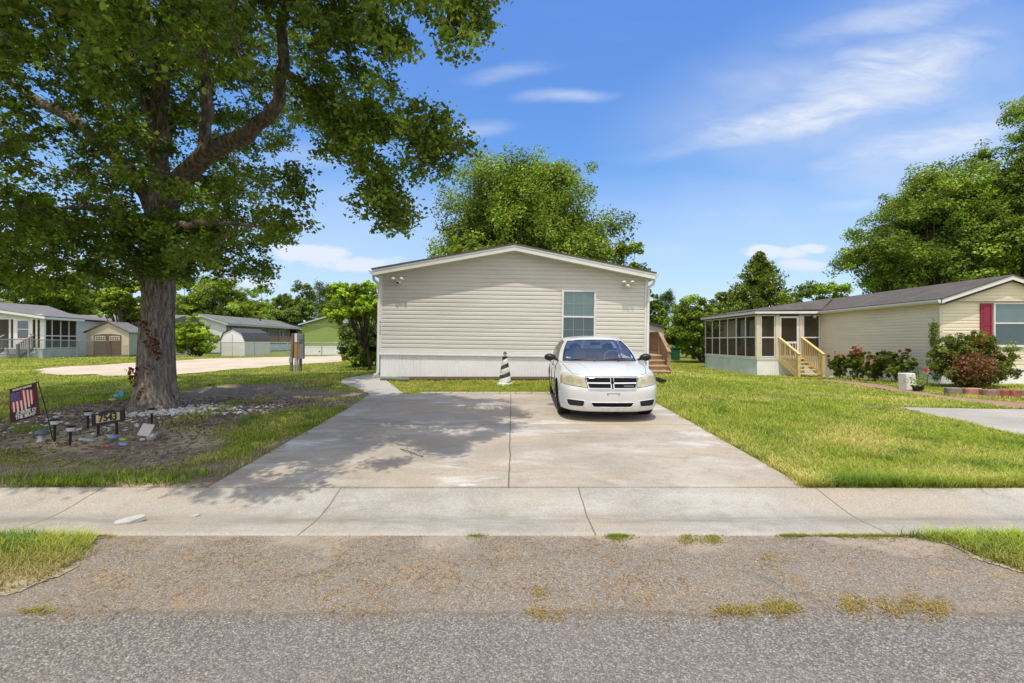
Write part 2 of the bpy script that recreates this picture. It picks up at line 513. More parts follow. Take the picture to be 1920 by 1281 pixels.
def mat_concrete(name, base=(.50, .47, .42), joints_x=None, joints_y=(), joint_mod=None, stain=.5, white=.0, gut=None):
    m, t, b = new_mat(name)
    v = t.pos(); x, y, z = t.sep(v)
    n1 = t.noise(v, .7, 7, .65); n2 = t.noise(v, 5, 6, .6, .4); n3 = t.noise(v, 90, 3, .6); n4 = t.noise(t.mapping(v, (.7, 5, 1)), 1.0, 6, .65)
    c = t.mix(t.range(n1, .3, .7), tuple(k * .76 for k in base), tuple(k * 1.10 for k in base))
    c = t.mix(t.range(n2, .45, .75, 0, stain * .7), c, tuple(k * q for k, q in zip(base, (.72, .68, .62))))
    c = t.mix(t.range(n4, .5, .75, 0, stain * .5), c, tuple(k * q for k, q in zip(base, (.80, .75, .66))))
    if white:
        w = t.math('MULTIPLY', t.range(t.noise(t.mapping(v, (.8, 2.2, 1), (0, 0, .2)), 1.3, 8, .7, .6), .47, .66), t.range(t.noise(v, .35, 3), .40, .55))
        c = t.mix(t.math('MULTIPLY', w, white), c, (.70, .68, .66))
        dk = t.range(t.noise(t.mapping(v, (.45, 1.1, 1)), 1.1, 8, .7, .5), .50, .70, 0, .7)
        c = t.mix(dk, c, tuple(k * q for k, q in zip(base, (.55, .52, .47))))
        rust = t.range(t.noise(t.mapping(v, (.5, .9, 1)), .8, 6, .6), .46, .66, 0, .8)
        c = t.mix(rust, c, tuple(k * q for k, q in zip(base, (1.0, .89, .74))))
    c = t.mix(t.range(n3, .35, .7, 0, .45), c, tuple(k * .62 for k in base))
    sp = t.voronoi(v, 160, out='Color')
    spx = t.sep(sp)[0]
    c = t.mix(t.range(spx, .8, 1., 0, .35), c, (.75, .72, .66))
    c = t.mix(t.range(spx, .18, .0, 0, .45), c, (.18, .16, .14))
    wob = t.math('MULTIPLY', t.math('SUBTRACT', t.noise(v, 2.5, 5), .5), .05)
    dark = None
    def line(coord, at, w):
        dd = t.math('ABSOLUTE', t.math('SUBTRACT', t.math('ADD', coord, wob), at))
        return t.range(dd, w, w * .35)
    if joints_x:
        for at, w in joints_x:
            k = line(x, at, w); dark = k if dark is None else t.math('MAXIMUM', dark, k)
    for at, w in joints_y:
        k = line(y, at, w); dark = k if dark is None else t.math('MAXIMUM', dark, k)
    if joint_mod:
        per, off, w = joint_mod
        q = t.math('ADD', t.math('ADD', x, wob), -off + 500 * per)
        q = t.math('ABSOLUTE', t.math('SUBTRACT', t.math('MODULO', t.math('ADD', q, per / 2), per), per / 2))
        k = t.range(q, w, w * .35); dark = k if dark is None else t.math('MAXIMUM', dark, k)
    h = t.math('MULTIPLY', n3, .4)
    if dark:
        halo = t.math('MULTIPLY', dark, .78)
        c = t.mix(halo, c, (.13, .105, .08))
        h = t.math('SUBTRACT', h, dark)
    if gut:
        at, w = gut
        dd = t.math('ABSOLUTE', t.math('SUBTRACT', t.math('ADD', y, t.math('MULTIPLY', wob, .7)), at))
        k = t.math('MULTIPLY', t.range(dd, w, 0.), t.range(t.noise(t.mapping(v, (.8, 6, 1)), 1.5, 6, .7), .3, .62))
        c = t.mix(t.math('MULTIPLY', k, .62), c, (.20, .175, .145))
    t.setin(b, 'Base Color', c); b.inputs['Roughness'].default_value = .88; b.inputs['Specular IOR Level'].default_value = .25
    t.setin(b, 'Normal', t.bump(h, .5, .006))
mat_concrete('driveway_concrete', (.47, .415, .345), joints_x=[(-.03, .014)], joints_y=[(7.72, .012), (9.9, .01)], stain=1.2, white=1.)
mat_concrete('kerb_concrete', (.44, .412, .368), joint_mod=(2.43, .68, .010), joints_y=[(4.66, .010)], stain=1.2, white=.35, gut=(4.05, .18))
mat_concrete('walk_concrete', (.52, .49, .45), stain=.4)
mat_concrete('slab_concrete', (.47, .435, .38), joint_mod=(3, 1.2, .02), stain=.6)
mat_concrete('paver_concrete', (.43, .37, .32), stain=.8)

def mat_road():
    m, t, b = new_mat('asphalt')
    v = t.pos(); x, y, z = t.sep(v)
    vs = t.mapping(v, (1, 1, 1))
    nd = t.new('ShaderNodeTexVoronoi'); t.link(vs, nd.inputs['Vector']); nd.inputs['Scale'].default_value = 108; nd.inputs['Randomness'].default_value = 1
    cell = t.sep(nd.outputs['Color'])
    dist = nd.outputs['Distance']
    nd2 = t.new('ShaderNodeTexVoronoi'); t.link(vs, nd2.inputs['Vector']); nd2.inputs['Scale'].default_value = 190
    cell2 = t.sep(nd2.outputs['Color'])
    n1 = t.noise(v, .55, 6, .65); n2 = t.noise(v, 4, 6, .65); n3 = t.noise(v, 35, 4, .7)
    stone = t.ramp(cell[0], [(0., (.07, .068, .068)), (.3, (.15, .145, .14)), (.62, (.25, .24, .23)), (.86, (.38, .36, .33)), (1., (.58, .54, .48))])
    stone2 = t.ramp(cell2[1], [(0., (.08, .078, .078)), (.5, (.20, .19, .185)), (1., (.40, .38, .35))])
    st = t.mix(.42, stone, stone2)
    edge = t.range(dist, .42, .75, 0, .55)
    road = t.mix(edge, st, (.085, .08, .078))
    road = t.mix(t.range(n1, .35, .7, 0, .35), road, (.26, .25, .245))
    road = t.mix(t.range(n2, .5, .8, 0, .3), road, (.09, .085, .085))
    # the older, weathered edge of the road: paler, tan and orange stones, sand
    gravel = t.mix(.52, t.ramp(cell[1], [(0., (.14, .12, .10)), (.35, (.27, .24, .20)), (.6, (.36, .31, .25)), (.8, (.40, .30, .18)), (.9, (.46, .42, .36)), (1., (.66, .61, .54))]), stone2)
    gravel = t.mix(edge, gravel, (.17, .145, .12))
    gravel = t.mix(t.range(n2, .44, .66, 0, .6), gravel, (.235, .22, .205))
    pine = t.range(t.noise(t.mapping(v, (1, 1.4, 1)), 2.2, 8, .75, .5), .5, .66, 0, .55)
    gravel = t.mix(t.math('MULTIPLY', pine, t.range(n3, .42, .6)), gravel, (.42, .27, .10))
    yw = t.math('ADD', t.math('ADD', y, t.math('MULTIPLY', t.math('SUBTRACT', t.noise(v, 1.3, 6, .7), .5), .22)), t.math('MULTIPLY', t.math('SUBTRACT', n3, .5), .05))
    k = t.range(yw, 2.60, 2.76)
    c = t.mix(k, road, gravel)
    c = t.mix(t.range(t.math('ABSOLUTE', t.math('SUBTRACT', yw, 2.67)), .035, .0, 0, .4), c, (.15, .115, .075))
    sandf = t.math('MULTIPLY', t.range(t.math('ADD', y, t.math('MULTIPLY', t.math('SUBTRACT', t.noise(v, 1.15, 4, .5), .5), 2.1)), 3.50, 3.72), t.range(y, 2.75, 3.1))
    sand = t.mix(t.range(n3, .35, .7), (.42, .375, .32), (.33, .285, .235))
    c = t.mix(t.math('MULTIPLY', sandf, .8), c, sand)
    c = t.mix(1., c, (1.0, .95, .88), 'MULTIPLY')
    ct = t.range(cell[2], .86, .97, 0, .3)
    c = t.mix(ct, c, (.60, .56, .50))
    c = t.mix(t.range(cell2[2], .22, .05, 0, .35), c, (.06, .042, .04))
    # tyre-worn bands, oil drips and a few hairline cracks
    band = t.range(t.math('ABSOLUTE', t.math('SUBTRACT', t.math('ADD', y, t.math('MULTIPLY', n1, .3)), 1.9)), .45, .1, 0, .16)
    c = t.mix(band, c, (.10, .095, .09))
    vw = t.new('ShaderNodeVectorMath'); vw.operation = 'MULTIPLY_ADD'
    wn = t.new('ShaderNodeTexNoise'); t.link(v, wn.inputs['Vector']); wn.inputs['Scale'].default_value = 3.; wn.inputs['Detail'].default_value = 6
    t.link(wn.outputs['Color'], vw.inputs[0]); vw.inputs[1].default_value = (.5, .5, 0); t.link(v, vw.inputs[2])
    cr = t.voronoi(t.mapping(vw.outputs[0], (.42, .8, 1)), 1., 'DISTANCE_TO_EDGE', 'Distance')
    ck = t.math('MULTIPLY', t.range(cr, .012, .002), t.range(t.noise(v, .8, 3), .5, .62))
    c = t.mix(t.math('MULTIPLY', ck, .3), c, (.04, .036, .033))
    t.setin(b, 'Base Color', c); b.inputs['Roughness'].default_value = .85; b.inputs['Specular IOR Level'].default_value = .3
    hh = t.math('SUBTRACT', t.math('MULTIPLY', cell[0], .4), dist)
    t.setin(b, 'Normal', t.bump(hh, .5, .008))
mat_road()

def mat_sand():
    m, t, b = new_mat('sand')
    v = t.pos(); n1 = t.noise(v, .5, 6, .6); n2 = t.noise(t.mapping(v, (.6, 4, 1), (0, 0, .4)), 2.0, 6, .65)
    c = t.mix(t.range(n1, .3, .7), (.54, .43, .31), (.66, .55, .42))
    c = t.mix(t.range(n2, .5, .75, 0, .6), c, (.33, .25, .16))
    t.setin(b, 'Base Color', c); b.inputs['Roughness'].default_value = .95
mat_sand()
def mat_brickpath():
    m, t, b = new_mat('brick_path')
    v = t.pos(); br = t.new('ShaderNodeTexBrick'); t.link(t.mapping(v, (1, 1, 1), (0, 0, R(25))), br.inputs[0])
    br.inputs['Scale'].default_value = 5; br.inputs['Color1'].default_value = (.36, .17, .11, 1); br.inputs['Color2'].default_value = (.30, .15, .10, 1); br.inputs['Mortar'].default_value = (.28, .22, .17, 1)
    c = t.mix(t.range(t.noise(v, 6, 5), .4, .7, 0, .6), br.outputs[0], (.42, .30, .22))
    t.setin(b, 'Base Color', c); b.inputs['Roughness'].default_value = .9
mat_brickpath()
simple('mulch', (.085, .05, .032), .95, .5, 30, bump=.8)

# ------------------------------------------------------------------ outlines of the ground areas (photo pixels dropped onto the terrain)
def gp(pts): return [tuple(G(*p)) for p in pts]
DRIVE = [(-3.12, 4.66), (3.02, 4.66), (3.12, 8.0), (3.2, 11.33), (-3.55, 11.33), (-3.36, 9.4), (-3.25, 7.0)]
WALK = gp([(697, 748), (757, 738), (715, 708), (715, 702), (640, 713), (640, 720), (668, 728), (690, 738)])
LANE = gp([(60, 697), (130, 688), (250, 682), (330, 678), (500, 671), (648, 667), (652, 674), (636, 680), (500, 689), (400, 698), (330, 704), (200, 706), (90, 703)])
SLAB = gp([(1684, 765), (1790, 767), (1930, 769), (2300, 775), (2300, 920), (1930, 823), (1850, 803), (1760, 783)])
BRICK = gp([(1536, 711), (1640, 721), (1700, 731), (1770, 744), (1930, 758), (2200, 772), (2200, 790), (1930, 770), (1800, 752), (1720, 740), (1640, 728), (1540, 714)])
DIRT = gp([(-300, 812), (0, 788), (120, 762), (240, 744), (420, 722), (560, 719), (692, 734), (700, 744), (676, 762), (560, 768), (470, 785), (420, 812), (428, 842), (370, 872), (300, 884), (160, 874), (0, 862), (-300, 880)])
DIRT2 = gp([(-300, 866), (0, 870), (140, 876), (300, 884), (405, 868), (425, 880), (400, 926), (-300, 926)])
SIDE_DIRT = [(-3.75, 4.7), (-3.3, 7.5), (-3.45, 9.6), (-3.9, 11.2), (-3.5, 11.4), (-3.1, 9), (-3.0, 4.6)]
STRAW = [gp(q) for q in ([(40, 822), (130, 800), (220, 812), (160, 850), (60, 856)], [(310, 810), (420, 800), (430, 830), (350, 850)], [(190, 900), (360, 905), (395, 920), (0, 922), (0, 912)])]
MULCH = [(-2.9, 13.35), (-2.2, 13.3), (-1.0, 13.42), (.5, 13.35), (1.6, 13.45), (2.4, 13.4), (4.0, 13.5), (4.0, 13.96), (-3.5, 13.96), (-3.5, 13.6)]
def cover_mask(X, Y):
    "1 where a hard surface covers the earth"
    m = np.zeros(X.shape, bool)
    for p in (DRIVE, WALK, SLAB, LANE, BRICK): m |= inpoly(p, X, Y)
    m |= (Y < 4.66)
    m |= (np.abs(X) < 3.4) & (Y > 11.2) & (Y < 11.8) & (X > -2.6)
    return m
def soft(poly, X, Y, j=.18, n=6):
    s = np.zeros(X.shape)
    for k in range(n):
        s += inpoly(poly, X + rng.uniform(-j, j, X.shape), Y + rng.uniform(-j, j, X.shape))
    return s / n

def vnoise(X, Y, s, seed=0):
    "cheap smooth noise in numpy, 0..1"
    r = np.random.default_rng(seed); T = r.random((64, 64))
    x = np.asarray(X) * s; y = np.asarray(Y) * s
    xi = np.floor(x).astype(int); yi = np.floor(y).astype(int); fx = x - xi; fy = y - yi
    fx = fx * fx * (3 - 2 * fx); fy = fy * fy * (3 - 2 * fy)
    g = lambda a, b: T[a % 64, b % 64]
    return (g(xi, yi) * (1 - fx) + g(xi + 1, yi) * fx) * (1 - fy) + (g(xi, yi + 1) * (1 - fx) + g(xi + 1, yi + 1) * fx) * fy

def build_ground():
    xs = np.concatenate([[-500, -350, -220, -150, -100, -70, -50], np.arange(-40, -16, 1.), np.arange(-16, 18, .11), np.arange(18, 40, 1.), [40, 50, 70, 100, 150, 220, 350, 500]])
    ys = np.concatenate([[-80, -50, -30, -15, -8, 0, 3.5, 3.62], np.arange(3.7, 17, .11), np.arange(17, 40, .6), [40, 44, 50, 58, 70, 90, 120, 170, 250, 400, 700]])
    X, Y = np.meshgrid(xs, ys)
    Z = gz(X, Y) + (vnoise(X, Y, 1.7, 3) - .5) * .02 * (Y > 4.8)
    cov = cover_mask(X, Y)
    Z = np.where(cov & ~inpoly(LANE, X, Y), Z - .05, Z)
    Z = np.where(Y < 3.69, -.05, Z)
    d = np.clip(soft(DIRT, X, Y, .3) + .8 * soft(SIDE_DIRT, X, Y, .12) * (vnoise(X, Y, 2.2, 5) > .35) + .95 * soft(DIRT2, X, Y, .1), 0, 1)
    n = vnoise(X, Y, .8, 9)
    d = np.clip(d - .55 * (n > .62) * (Y > 10) * (X < -3), 0, 1)
    d = np.maximum(d, .55 * (vnoise(X, Y, .9, 21) > .83) * (X > 3) * (Y < 14))
    s = np.zeros(X.shape)
    for q in STRAW: s = np.maximum(s, soft(q, X, Y, .3))
    cols = np.stack([d, s, n], -1).reshape(-1, 3)
    V = np.stack([X, Y, Z], -1).reshape(-1, 3)
    ny, nx = X.shape
    i = (np.arange(ny - 1)[:, None] * nx + np.arange(nx - 1)[None, :]).ravel()
    Q = np.stack([i, i + 1, i + nx + 1, i + nx], 1)
    me = mesh_np('ground', V, faces4=Q, cols=cols, smooth=True)
    tag(link_mesh('ground', me, 'lawn'), kind='structure')
build_ground()

def sheet(name, poly, mat, lift=.004, step=.25, z=None, thick=0.):
    "a polygonal sheet draped over the terrain"
    bm = bmesh.new()
    vs = [bm.verts.new((p[0], p[1], 0)) for p in poly]
    bm.faces.new(vs)
    xs = [p[0] for p in poly]; ys = [p[1] for p in poly]
    for axis, lo, hi in ((0, min(xs), max(xs)), (1, min(ys), max(ys))):
        st = max(step, (hi - lo) / 120)
        q = lo + st
        while q < hi:
            co = (q, 0, 0) if axis == 0 else (0, q, 0); no = (1, 0, 0) if axis == 0 else (0, 1, 0)
            bmesh.ops.bisect_plane(bm, geom=bm.verts[:] + bm.edges[:] + bm.faces[:], plane_co=co, plane_no=no)
            q += st
    for v in bm.verts:
        v.co.z = (float(gz(v.co.x, v.co.y)) if z is None else z(v.co.x, v.co.y)) + lift
    bmesh.ops.recalc_face_normals(bm, faces=bm.faces)
    for f in bm.faces:
        if f.normal.z < 0: f.normal_flip()
    if thick:
        r = bmesh.ops.extrude_edge_only(bm, edges=[e for e in bm.edges if e.is_boundary])
        for e in r['geom']:
            if isinstance(e, bmesh.types.BMVert): e.co.z -= thick
    me = bpy.data.meshes.new(name); bm.to_mesh(me); bm.free()
    for p in me.polygons: p.use_smooth = not thick
    return tag(link_mesh(name, me, mat), kind='structure')

def grid_sheet(name, poly, mat, lift=.004, cell=.03, amp=.05, freq=4., z=None, xr=None, seed=0):
    "a ground patch made of small cells, so that its edge is irregular and never overlaps itself"
    xs = [p[0] for p in poly]; ys = [p[1] for p in poly]
    x0, x1 = min(xs) - amp, max(xs) + amp
    if xr: x0, x1 = max(x0, xr[0]), min(x1, xr[1])
    gx = np.arange(x0, x1, cell); gy = np.arange(min(ys) - amp, max(ys) + amp, cell)
    X, Y = np.meshgrid(gx, gy)
    XC, YC = X[:-1, :-1] + cell / 2, Y[:-1, :-1] + cell / 2
    dx = (vnoise(XC, YC, freq, 60 + seed) + .5 * vnoise(XC, YC, freq * 3, 61 + seed) - .75) * amp * 1.6
    dy = (vnoise(XC, YC, freq, 62 + seed) + .5 * vnoise(XC, YC, freq * 3, 63 + seed) - .75) * amp * 1.6
    m = inpoly(poly, XC + dx, YC + dy)
    Z = (gz(X, Y) if z is None else z(X, Y)) + lift
    ny, nx = X.shape
    i = (np.arange(ny - 1)[:, None] * nx + np.arange(nx - 1)[None, :])[m]
    Q = np.stack([i, i + 1, i + nx + 1, i + nx], 1)
    used, inv = np.unique(Q, return_inverse=True)
    V = np.stack([X, Y, Z], -1).reshape(-1, 3)[used]
    return tag(link_mesh(name, mesh_np(name, V, faces4=inv.reshape(-1, 4), smooth=True), mat), kind='structure')

def strip_sheet(name, x0, x1, prof, mat, nx=200, fz=None):
    "a long strip along X with a Y-Z profile"
    xs = np.linspace(x0, x1, nx); V = []; Q = []
    for x in xs:
        for (y, z) in prof: V.append((x, y, z + (fz(x, y) if fz else 0)))
    m = len(prof)
    for i in range(nx - 1):
        for j in range(m - 1):
            a = i * m + j; Q.append((a, a + m, a + m + 1, a + 1))
    return tag(link_mesh(name, mesh_np(name, V, faces4=Q, smooth=True), mat), kind='structure')

strip_sheet('road', -70, 70, [(-9, -.02), (-3, .03), (0, .02), (2.6, .0), (2.7, .004), (3.3, .01), (3.705, .016)], 'asphalt', 60)
strip_sheet('kerb', -70, 70, [(3.69, -.06), (3.70, .02), (3.78, .016), (4.05, .004), (4.18, .012), (4.32, .034), (4.5, .072), (4.64, .1), (4.664, .096)], 'kerb_concrete', 80,
            lambda x, y: .004 * math.sin(x * 1.1))
sheet('driveway', [(p[0], max(p[1], 4.666)) for p in DRIVE], 'driveway_concrete', .006, .3, thick=.09)
sheet('path', WALK, 'walk_concrete', .012, .3, thick=.06)
grid_sheet('dirt_lane', LANE, 'sand', .022, .09, .45, .9)
sheet('neighbour_driveway', SLAB, 'slab_concrete', .012, .5)
sheet('brick_path', BRICK, 'brick_path', .012, .5)
sheet('mulch_bed', MULCH, 'mulch', .03, .15)

# row of pavers closing the far end of the driveway
simple('paver', (.42, .36, .30), .9, .25, 8, bump=.4, stain=.3)
m0 = MB()
x = -2.35
PAVX = []
while x < 3.1:
    w = .395
    PAVX.append((x, w)); x += w + .012
first = None
for i, (x, w) in enumerate(PAVX):
    zc = float(gz(x, 11.56)) + .012 + random.uniform(-.004, .004)
    b = MB().box((x, 11.345, zc - .06), (x + w, 11.345 + .40 + random.uniform(-.01, .01), zc))
    o = b.build('paver', 'paver', None, bevel=.008, base=(x + w / 2, 11.55, zc - .06))
    tag(o, 'square tan concrete paver in the row along the far end of the driveway', 'paver', 'pavers edging the far end of the driveway')
# ------------------------------------------------------------------ building materials and helpers
def mat_siding(name, c, dirt=.25):
    m, t, b = new_mat(name)
    v = t.pos()
    n1 = t.noise(t.mapping(v, (.5, .5, 2)), 1.2, 5, .6); n2 = t.noise(t.mapping(v, (.4, .4, 3)), 14, 4, .6)
    c2 = t.mix(t.range(n1, .3, .7), tuple(k * .93 for k in c), tuple(min(1, k * 1.04) for k in c))
    c2 = t.mix(t.range(n2, .5, .8, 0, dirt), c2, tuple(k * .8 for k in c))
    t.setin(b, 'Base Color', c2); b.inputs['Roughness'].default_value = .55; b.inputs['Specular IOR Level'].default_value = .3
mat_siding('siding_taupe', (.67, .635, .59)); mat_siding('siding_cream', (.80, .71, .54)); mat_siding('siding_white', (.66, .67, .68))
mat_siding('siding_grey', (.50, .49, .46)); mat_siding('siding_green', (.26, .34, .10))
simple('white_trim', (.74, .74, .72), .5, .05, 4, stain=.12)
simple('cream_trim', (.70, .62, .46), .5, .06, 4, stain=.12)
simple('skirt_white', (.86, .86, .87), .55, .05, 2, stain=.2)
simple('skirt_mossy', (.58, .66, .65), .6, .14, 1.6, stain=.4)
simple('porch_green_trim', (.42, .50, .42), .6, .06, 3)
simple('shingle_edge', (.24, .235, .225), .9, .2, 12)
simple('brown_trim', (.07, .035, .028), .6, .1, 5)
simple('shutter_red', (.26, .02, .045), .5, .06, 4)
simple('wood_weathered', (.33, .22, .145), .85, .28, 5, stain=.5, bump=.4)
simple('wood_steps', (.52, .36, .22), .85, .2, 5, stain=.4, bump=.4)
simple('wood_grey', (.20, .165, .14), .9, .25, 5, stain=.5)
simple('wood_yellow', (.68, .52, .24), .7, .14, 6, stain=.2, bump=.3)
simple('galvanised', (.36, .38, .39), .45, .12, 5, metal=.4, stain=.2)
simple('dark_void', (.012, .012, .013), .9, .1, 5)
simple('porch_floor', (.18, .16, .14), .9, .2, 3)
simple('black_plastic', (.018, .018, .02), .45, .15, 8)
simple('black_metal', (.012, .012, .013), .5, .1, 8)
simple('white_plastic', (.78, .78, .77), .35, .04, 4)
simple('curtain_white', (.55, .55, .57), .9, .15, 4)
simple('blinds', (.36, .49, .46), .7, .06, 3)
simple('blinds_dark', (.12, .19, .20), .7, .08, 3)
def mat_shingle(name, c):
    m, t, b = new_mat(name)
    v = t.pos(); n1 = t.noise(v, 1.2, 5); n2 = t.noise(v, 22, 3, .7); n3 = t.noise(t.mapping(v, (1, 4, 4)), 5, 3)
    k = t.mix(t.range(n1, .3, .7), tuple(x * .8 for x in c), tuple(x * 1.15 for x in c))
    k = t.mix(t.range(n2, .35, .7, 0, .6), k, tuple(x * .5 for x in c))
    k = t.mix(t.range(n3, .5, .75, 0, .5), k, tuple(min(1, x * 1.6) for x in c))
    t.setin(b, 'Base Color', k); b.inputs['Roughness'].default_value = .95; t.setin(b, 'Normal', t.bump(n2, .6, .02))
mat_shingle('shingle_grey', (.118, .098, .084)); mat_shingle('shingle_pale', (.20, .19, .18)); mat_shingle('shingle_dark', (.085, .085, .095))
glass_mat('window_glass', (.01, .05, .045), .07, .85)
glass_mat('dark_glass', (.015, .02, .025), .12, .35)
screen_mat('screen_mesh', .60, (.055, .043, .03))

def siding(mb, O, u, n, z0, bounds, course=.127, depth=.021, ztop=None):
    "lap siding: O origin (x,y), u direction along the wall, n outward; bounds(z) -> (u0,u1)"
    u = Vector((u[0], u[1], 0)).normalized(); n = Vector((n[0], n[1], 0)).normalized(); O = Vector((O[0], O[1], 0))
    P = lambda s, z, d: O + u * s + n * d + Vector((0, 0, z))
    z = z0
    while z < ztop - 1e-4:
        zb = min(z + course, ztop)
        h = zb - z
        lv = [(z, .002), (z, depth), (z + h * .60, depth * .95), (z + h * .90, .003), (zb, .002)]
        pts = []
        for zz, d in lv:
            a, b = bounds(zz)
            if b < a: a = b = (a + b) / 2
            pts.append((P(a, zz, d), P(b, zz, d)))
        for i in range(4):
            mb.quad(pts[i][0], pts[i][1], pts[i + 1][1], pts[i + 1][0])
        z = zb
    return mb

def skirting(mb, O, u, n, L, zb, zt, pitch=.085, depth=.012):
    "ribbed vinyl skirting; zb(s) -> bottom"
    u = Vector((u[0], u[1], 0)).normalized(); n = Vector((n[0], n[1], 0)).normalized(); O = Vector((O[0], O[1], 0))
    N = int(L / pitch * 6) + 1
    pr = []
    for i in range(N + 1):
        s = L * i / N; ph = (s / pitch) % 1
        d = depth * (1 - abs(2 * ph - 1) ** 6)
        pr.append(O + u * s + n * d)
    k0 = len(mb.v)
    for i, p in enumerate(pr):
        s = L * i / N
        mb.v.append(p + Vector((0, 0, zb(s)))); mb.v.append(p + Vector((0, 0, zt)))
    for i in range(N):
        a = k0 + 2 * i; mb.f.append((a, a + 2, a + 3, a + 1))
    return mb

# ------------------------------------------------------------------ the house
HY = 13.9; HX = .016; HW = 4.07; HL = 15.0
Z_SK, Z_TR, Z_EV, Z_RG = .505, 1.126, 3.62, 4.40
house = thing('mobile_home', 'taupe sided single-storey home with white skirting at the end of the concrete driveway', 'house', (HX, HY, Z_SK), (0, R(.8), 0))
slope = .19
def gable(z):
    if z <= Z_EV: return (-HW, HW)
    w = HW - (z - Z_EV) / slope
    return (-w, w)
ZR = Z_EV + HW * slope
mb = MB()
siding(mb, (HX, HY), (1, 0), (0, -1), 1.25, gable, ztop=ZR - .01)
for sx in (-1, 1):
    siding(mb, (HX + sx * HW, HY if sx > 0 else HY + HL), (0, sx), (sx, 0), 1.25, lambda z: (0, HL), ztop=Z_EV)
mb.box((HX - HW + .01, HY + .03, .9), (HX + HW - .01, HY + HL, Z_EV))
mb.build('wall', 'siding_taupe', house)
mb = MB()
gb = lambda s: .40
skirting(mb, (HX - HW + .01, HY), (1, 0), (0, -1), HW * 2 - .02, lambda s: float(gz(HX - HW + s, HY)) - .12, Z_TR + .04, .085, .016)
skirting(mb, (HX + HW, HY), (0, 1), (1, 0), HL, gb, Z_TR + .04)
skirting(mb, (HX - HW, HY + HL), (0, -1), (-1, 0), HL, gb, Z_TR + .04)
mb.build('skirting', 'skirt_white', house)
mb = MB()
mb.box((HX - HW - .03, HY - .045, Z_TR), (HX + HW + .03, HY + .02, Z_TR + .135))
mb.box((HX - HW - .04, HY - .062, Z_TR + .012), (HX + HW + .04, HY - .046, Z_TR + .05))
mb.build('skirting_trim', 'white_trim', house)
for sx in (-1, 1):
    mb = MB()
    xc = HX + sx * HW
    mb.box((xc - .055, HY - .035, Z_TR + .137), (xc + .045, HY + .1, Z_EV - .01))
    mb.build('corner_trim', 'white_trim', house)
# roof: rake fascia + shingle edge + slab
OH, OV = .33, .17
zr = ZR + .10; xe = HW + OV; ze = zr - xe * slope
mb = MB()
for sx in (-1, 1):
    P = lambda x, y, z: (HX + sx * x, y, z)
    # rake board
    mb.prism([P(0, HY - OH, zr - .165), P(xe, HY - OH, ze - .165), P(xe, HY - OH, ze), P(0, HY - OH, zr)], (0, .03, 0))
    # eave fascia
    mb.box((min(HX + sx * xe, HX + sx * (xe - .02)), HY - OH + .03, ze - .16), (max(HX + sx * xe, HX + sx * (xe - .02)), HY + HL, ze - .004))
mb.build('fascia', 'white_trim', house)
mb = MB()
for sx in (-1, 1):
    P = lambda x, y, z: (HX + sx * x, y, z)
    mb.prism([P(0, HY - OH + .03, zr - .16), P(xe - .02, HY - OH + .03, ze - .156), P(xe - .02, HY + .01, ze - .156), P(0, HY + .01, zr - .16)], (0, 0, .02))
    mb.box((min(HX + sx * (xe - .02), HX + sx * (HW - .02)), HY + .01, ze - .15), (max(HX + sx * (xe - .02), HX + sx * (HW - .02)), HY + HL, ze - .13))
mb.build('soffit', 'cream_trim', house)
mb = MB()
for sx in (-1, 1):
    P = lambda x, y, z: (HX + sx * x, y, z)
    mb.prism([P(0, HY - OH - .025, zr + .004), P(xe + .03, HY - OH - .025, ze + .002), P(xe + .03, HY - OH - .025, ze + .045), P(0, HY - OH - .025, zr + .05)], (0, HL + OH, 0))
mb.build('roof', 'shingle_grey', house)
mb = MB()
for sx in (-1, 1):
    P = lambda x, y, z: (HX + sx * x, y, z)
    mb.prism([P(0, HY - OH - .012, zr - .045), P(xe + .005, HY - OH - .012, ze - .045), P(xe + .005, HY - OH - .012, ze + .003), P(0, HY - OH - .012, zr + .003)], (0, .011, 0))
mb.build('drip_edge', 'white_trim', house)
# gutters and downspouts
for sx in (-1, 1):
    mb = MB(); gx = HX + sx * (xe + .004)
    pr = [(0, -.01), (0, -.115), (.07, -.115), (.115, -.05), (.12, -.01), (.105, -.01), (.10, -.045), (.065, -.1), (.012, -.1), (.012, -.01)]
    mb.prism([(gx + sx * a, HY - OH + .02, ze + b) for a, b in pr], (0, HL, 0))
    mb.build('gutter', 'white_trim', house)
    mb = MB()
    tx = HX + sx * (HW + .035)
    pth = [(gx + sx * .05, HY - .03, ze - .115), (gx + sx * .05, HY - .03, ze - .19), (gx + sx * .03, HY - .035, ze - .27), (tx + sx * .05, HY - .04, ze - .36), (tx + sx * .015, HY - .045, ze - .42), (tx + sx * .01, HY - .05, ze - .5), (tx + sx * .01, HY - .05, .62), (tx + sx * .03, HY - .1, .55), (tx + sx * .09, HY - .2, .52)]
    mb.tube(pth, .042, 8)
    mb.build('downspout', 'white_trim', house, smooth=True)
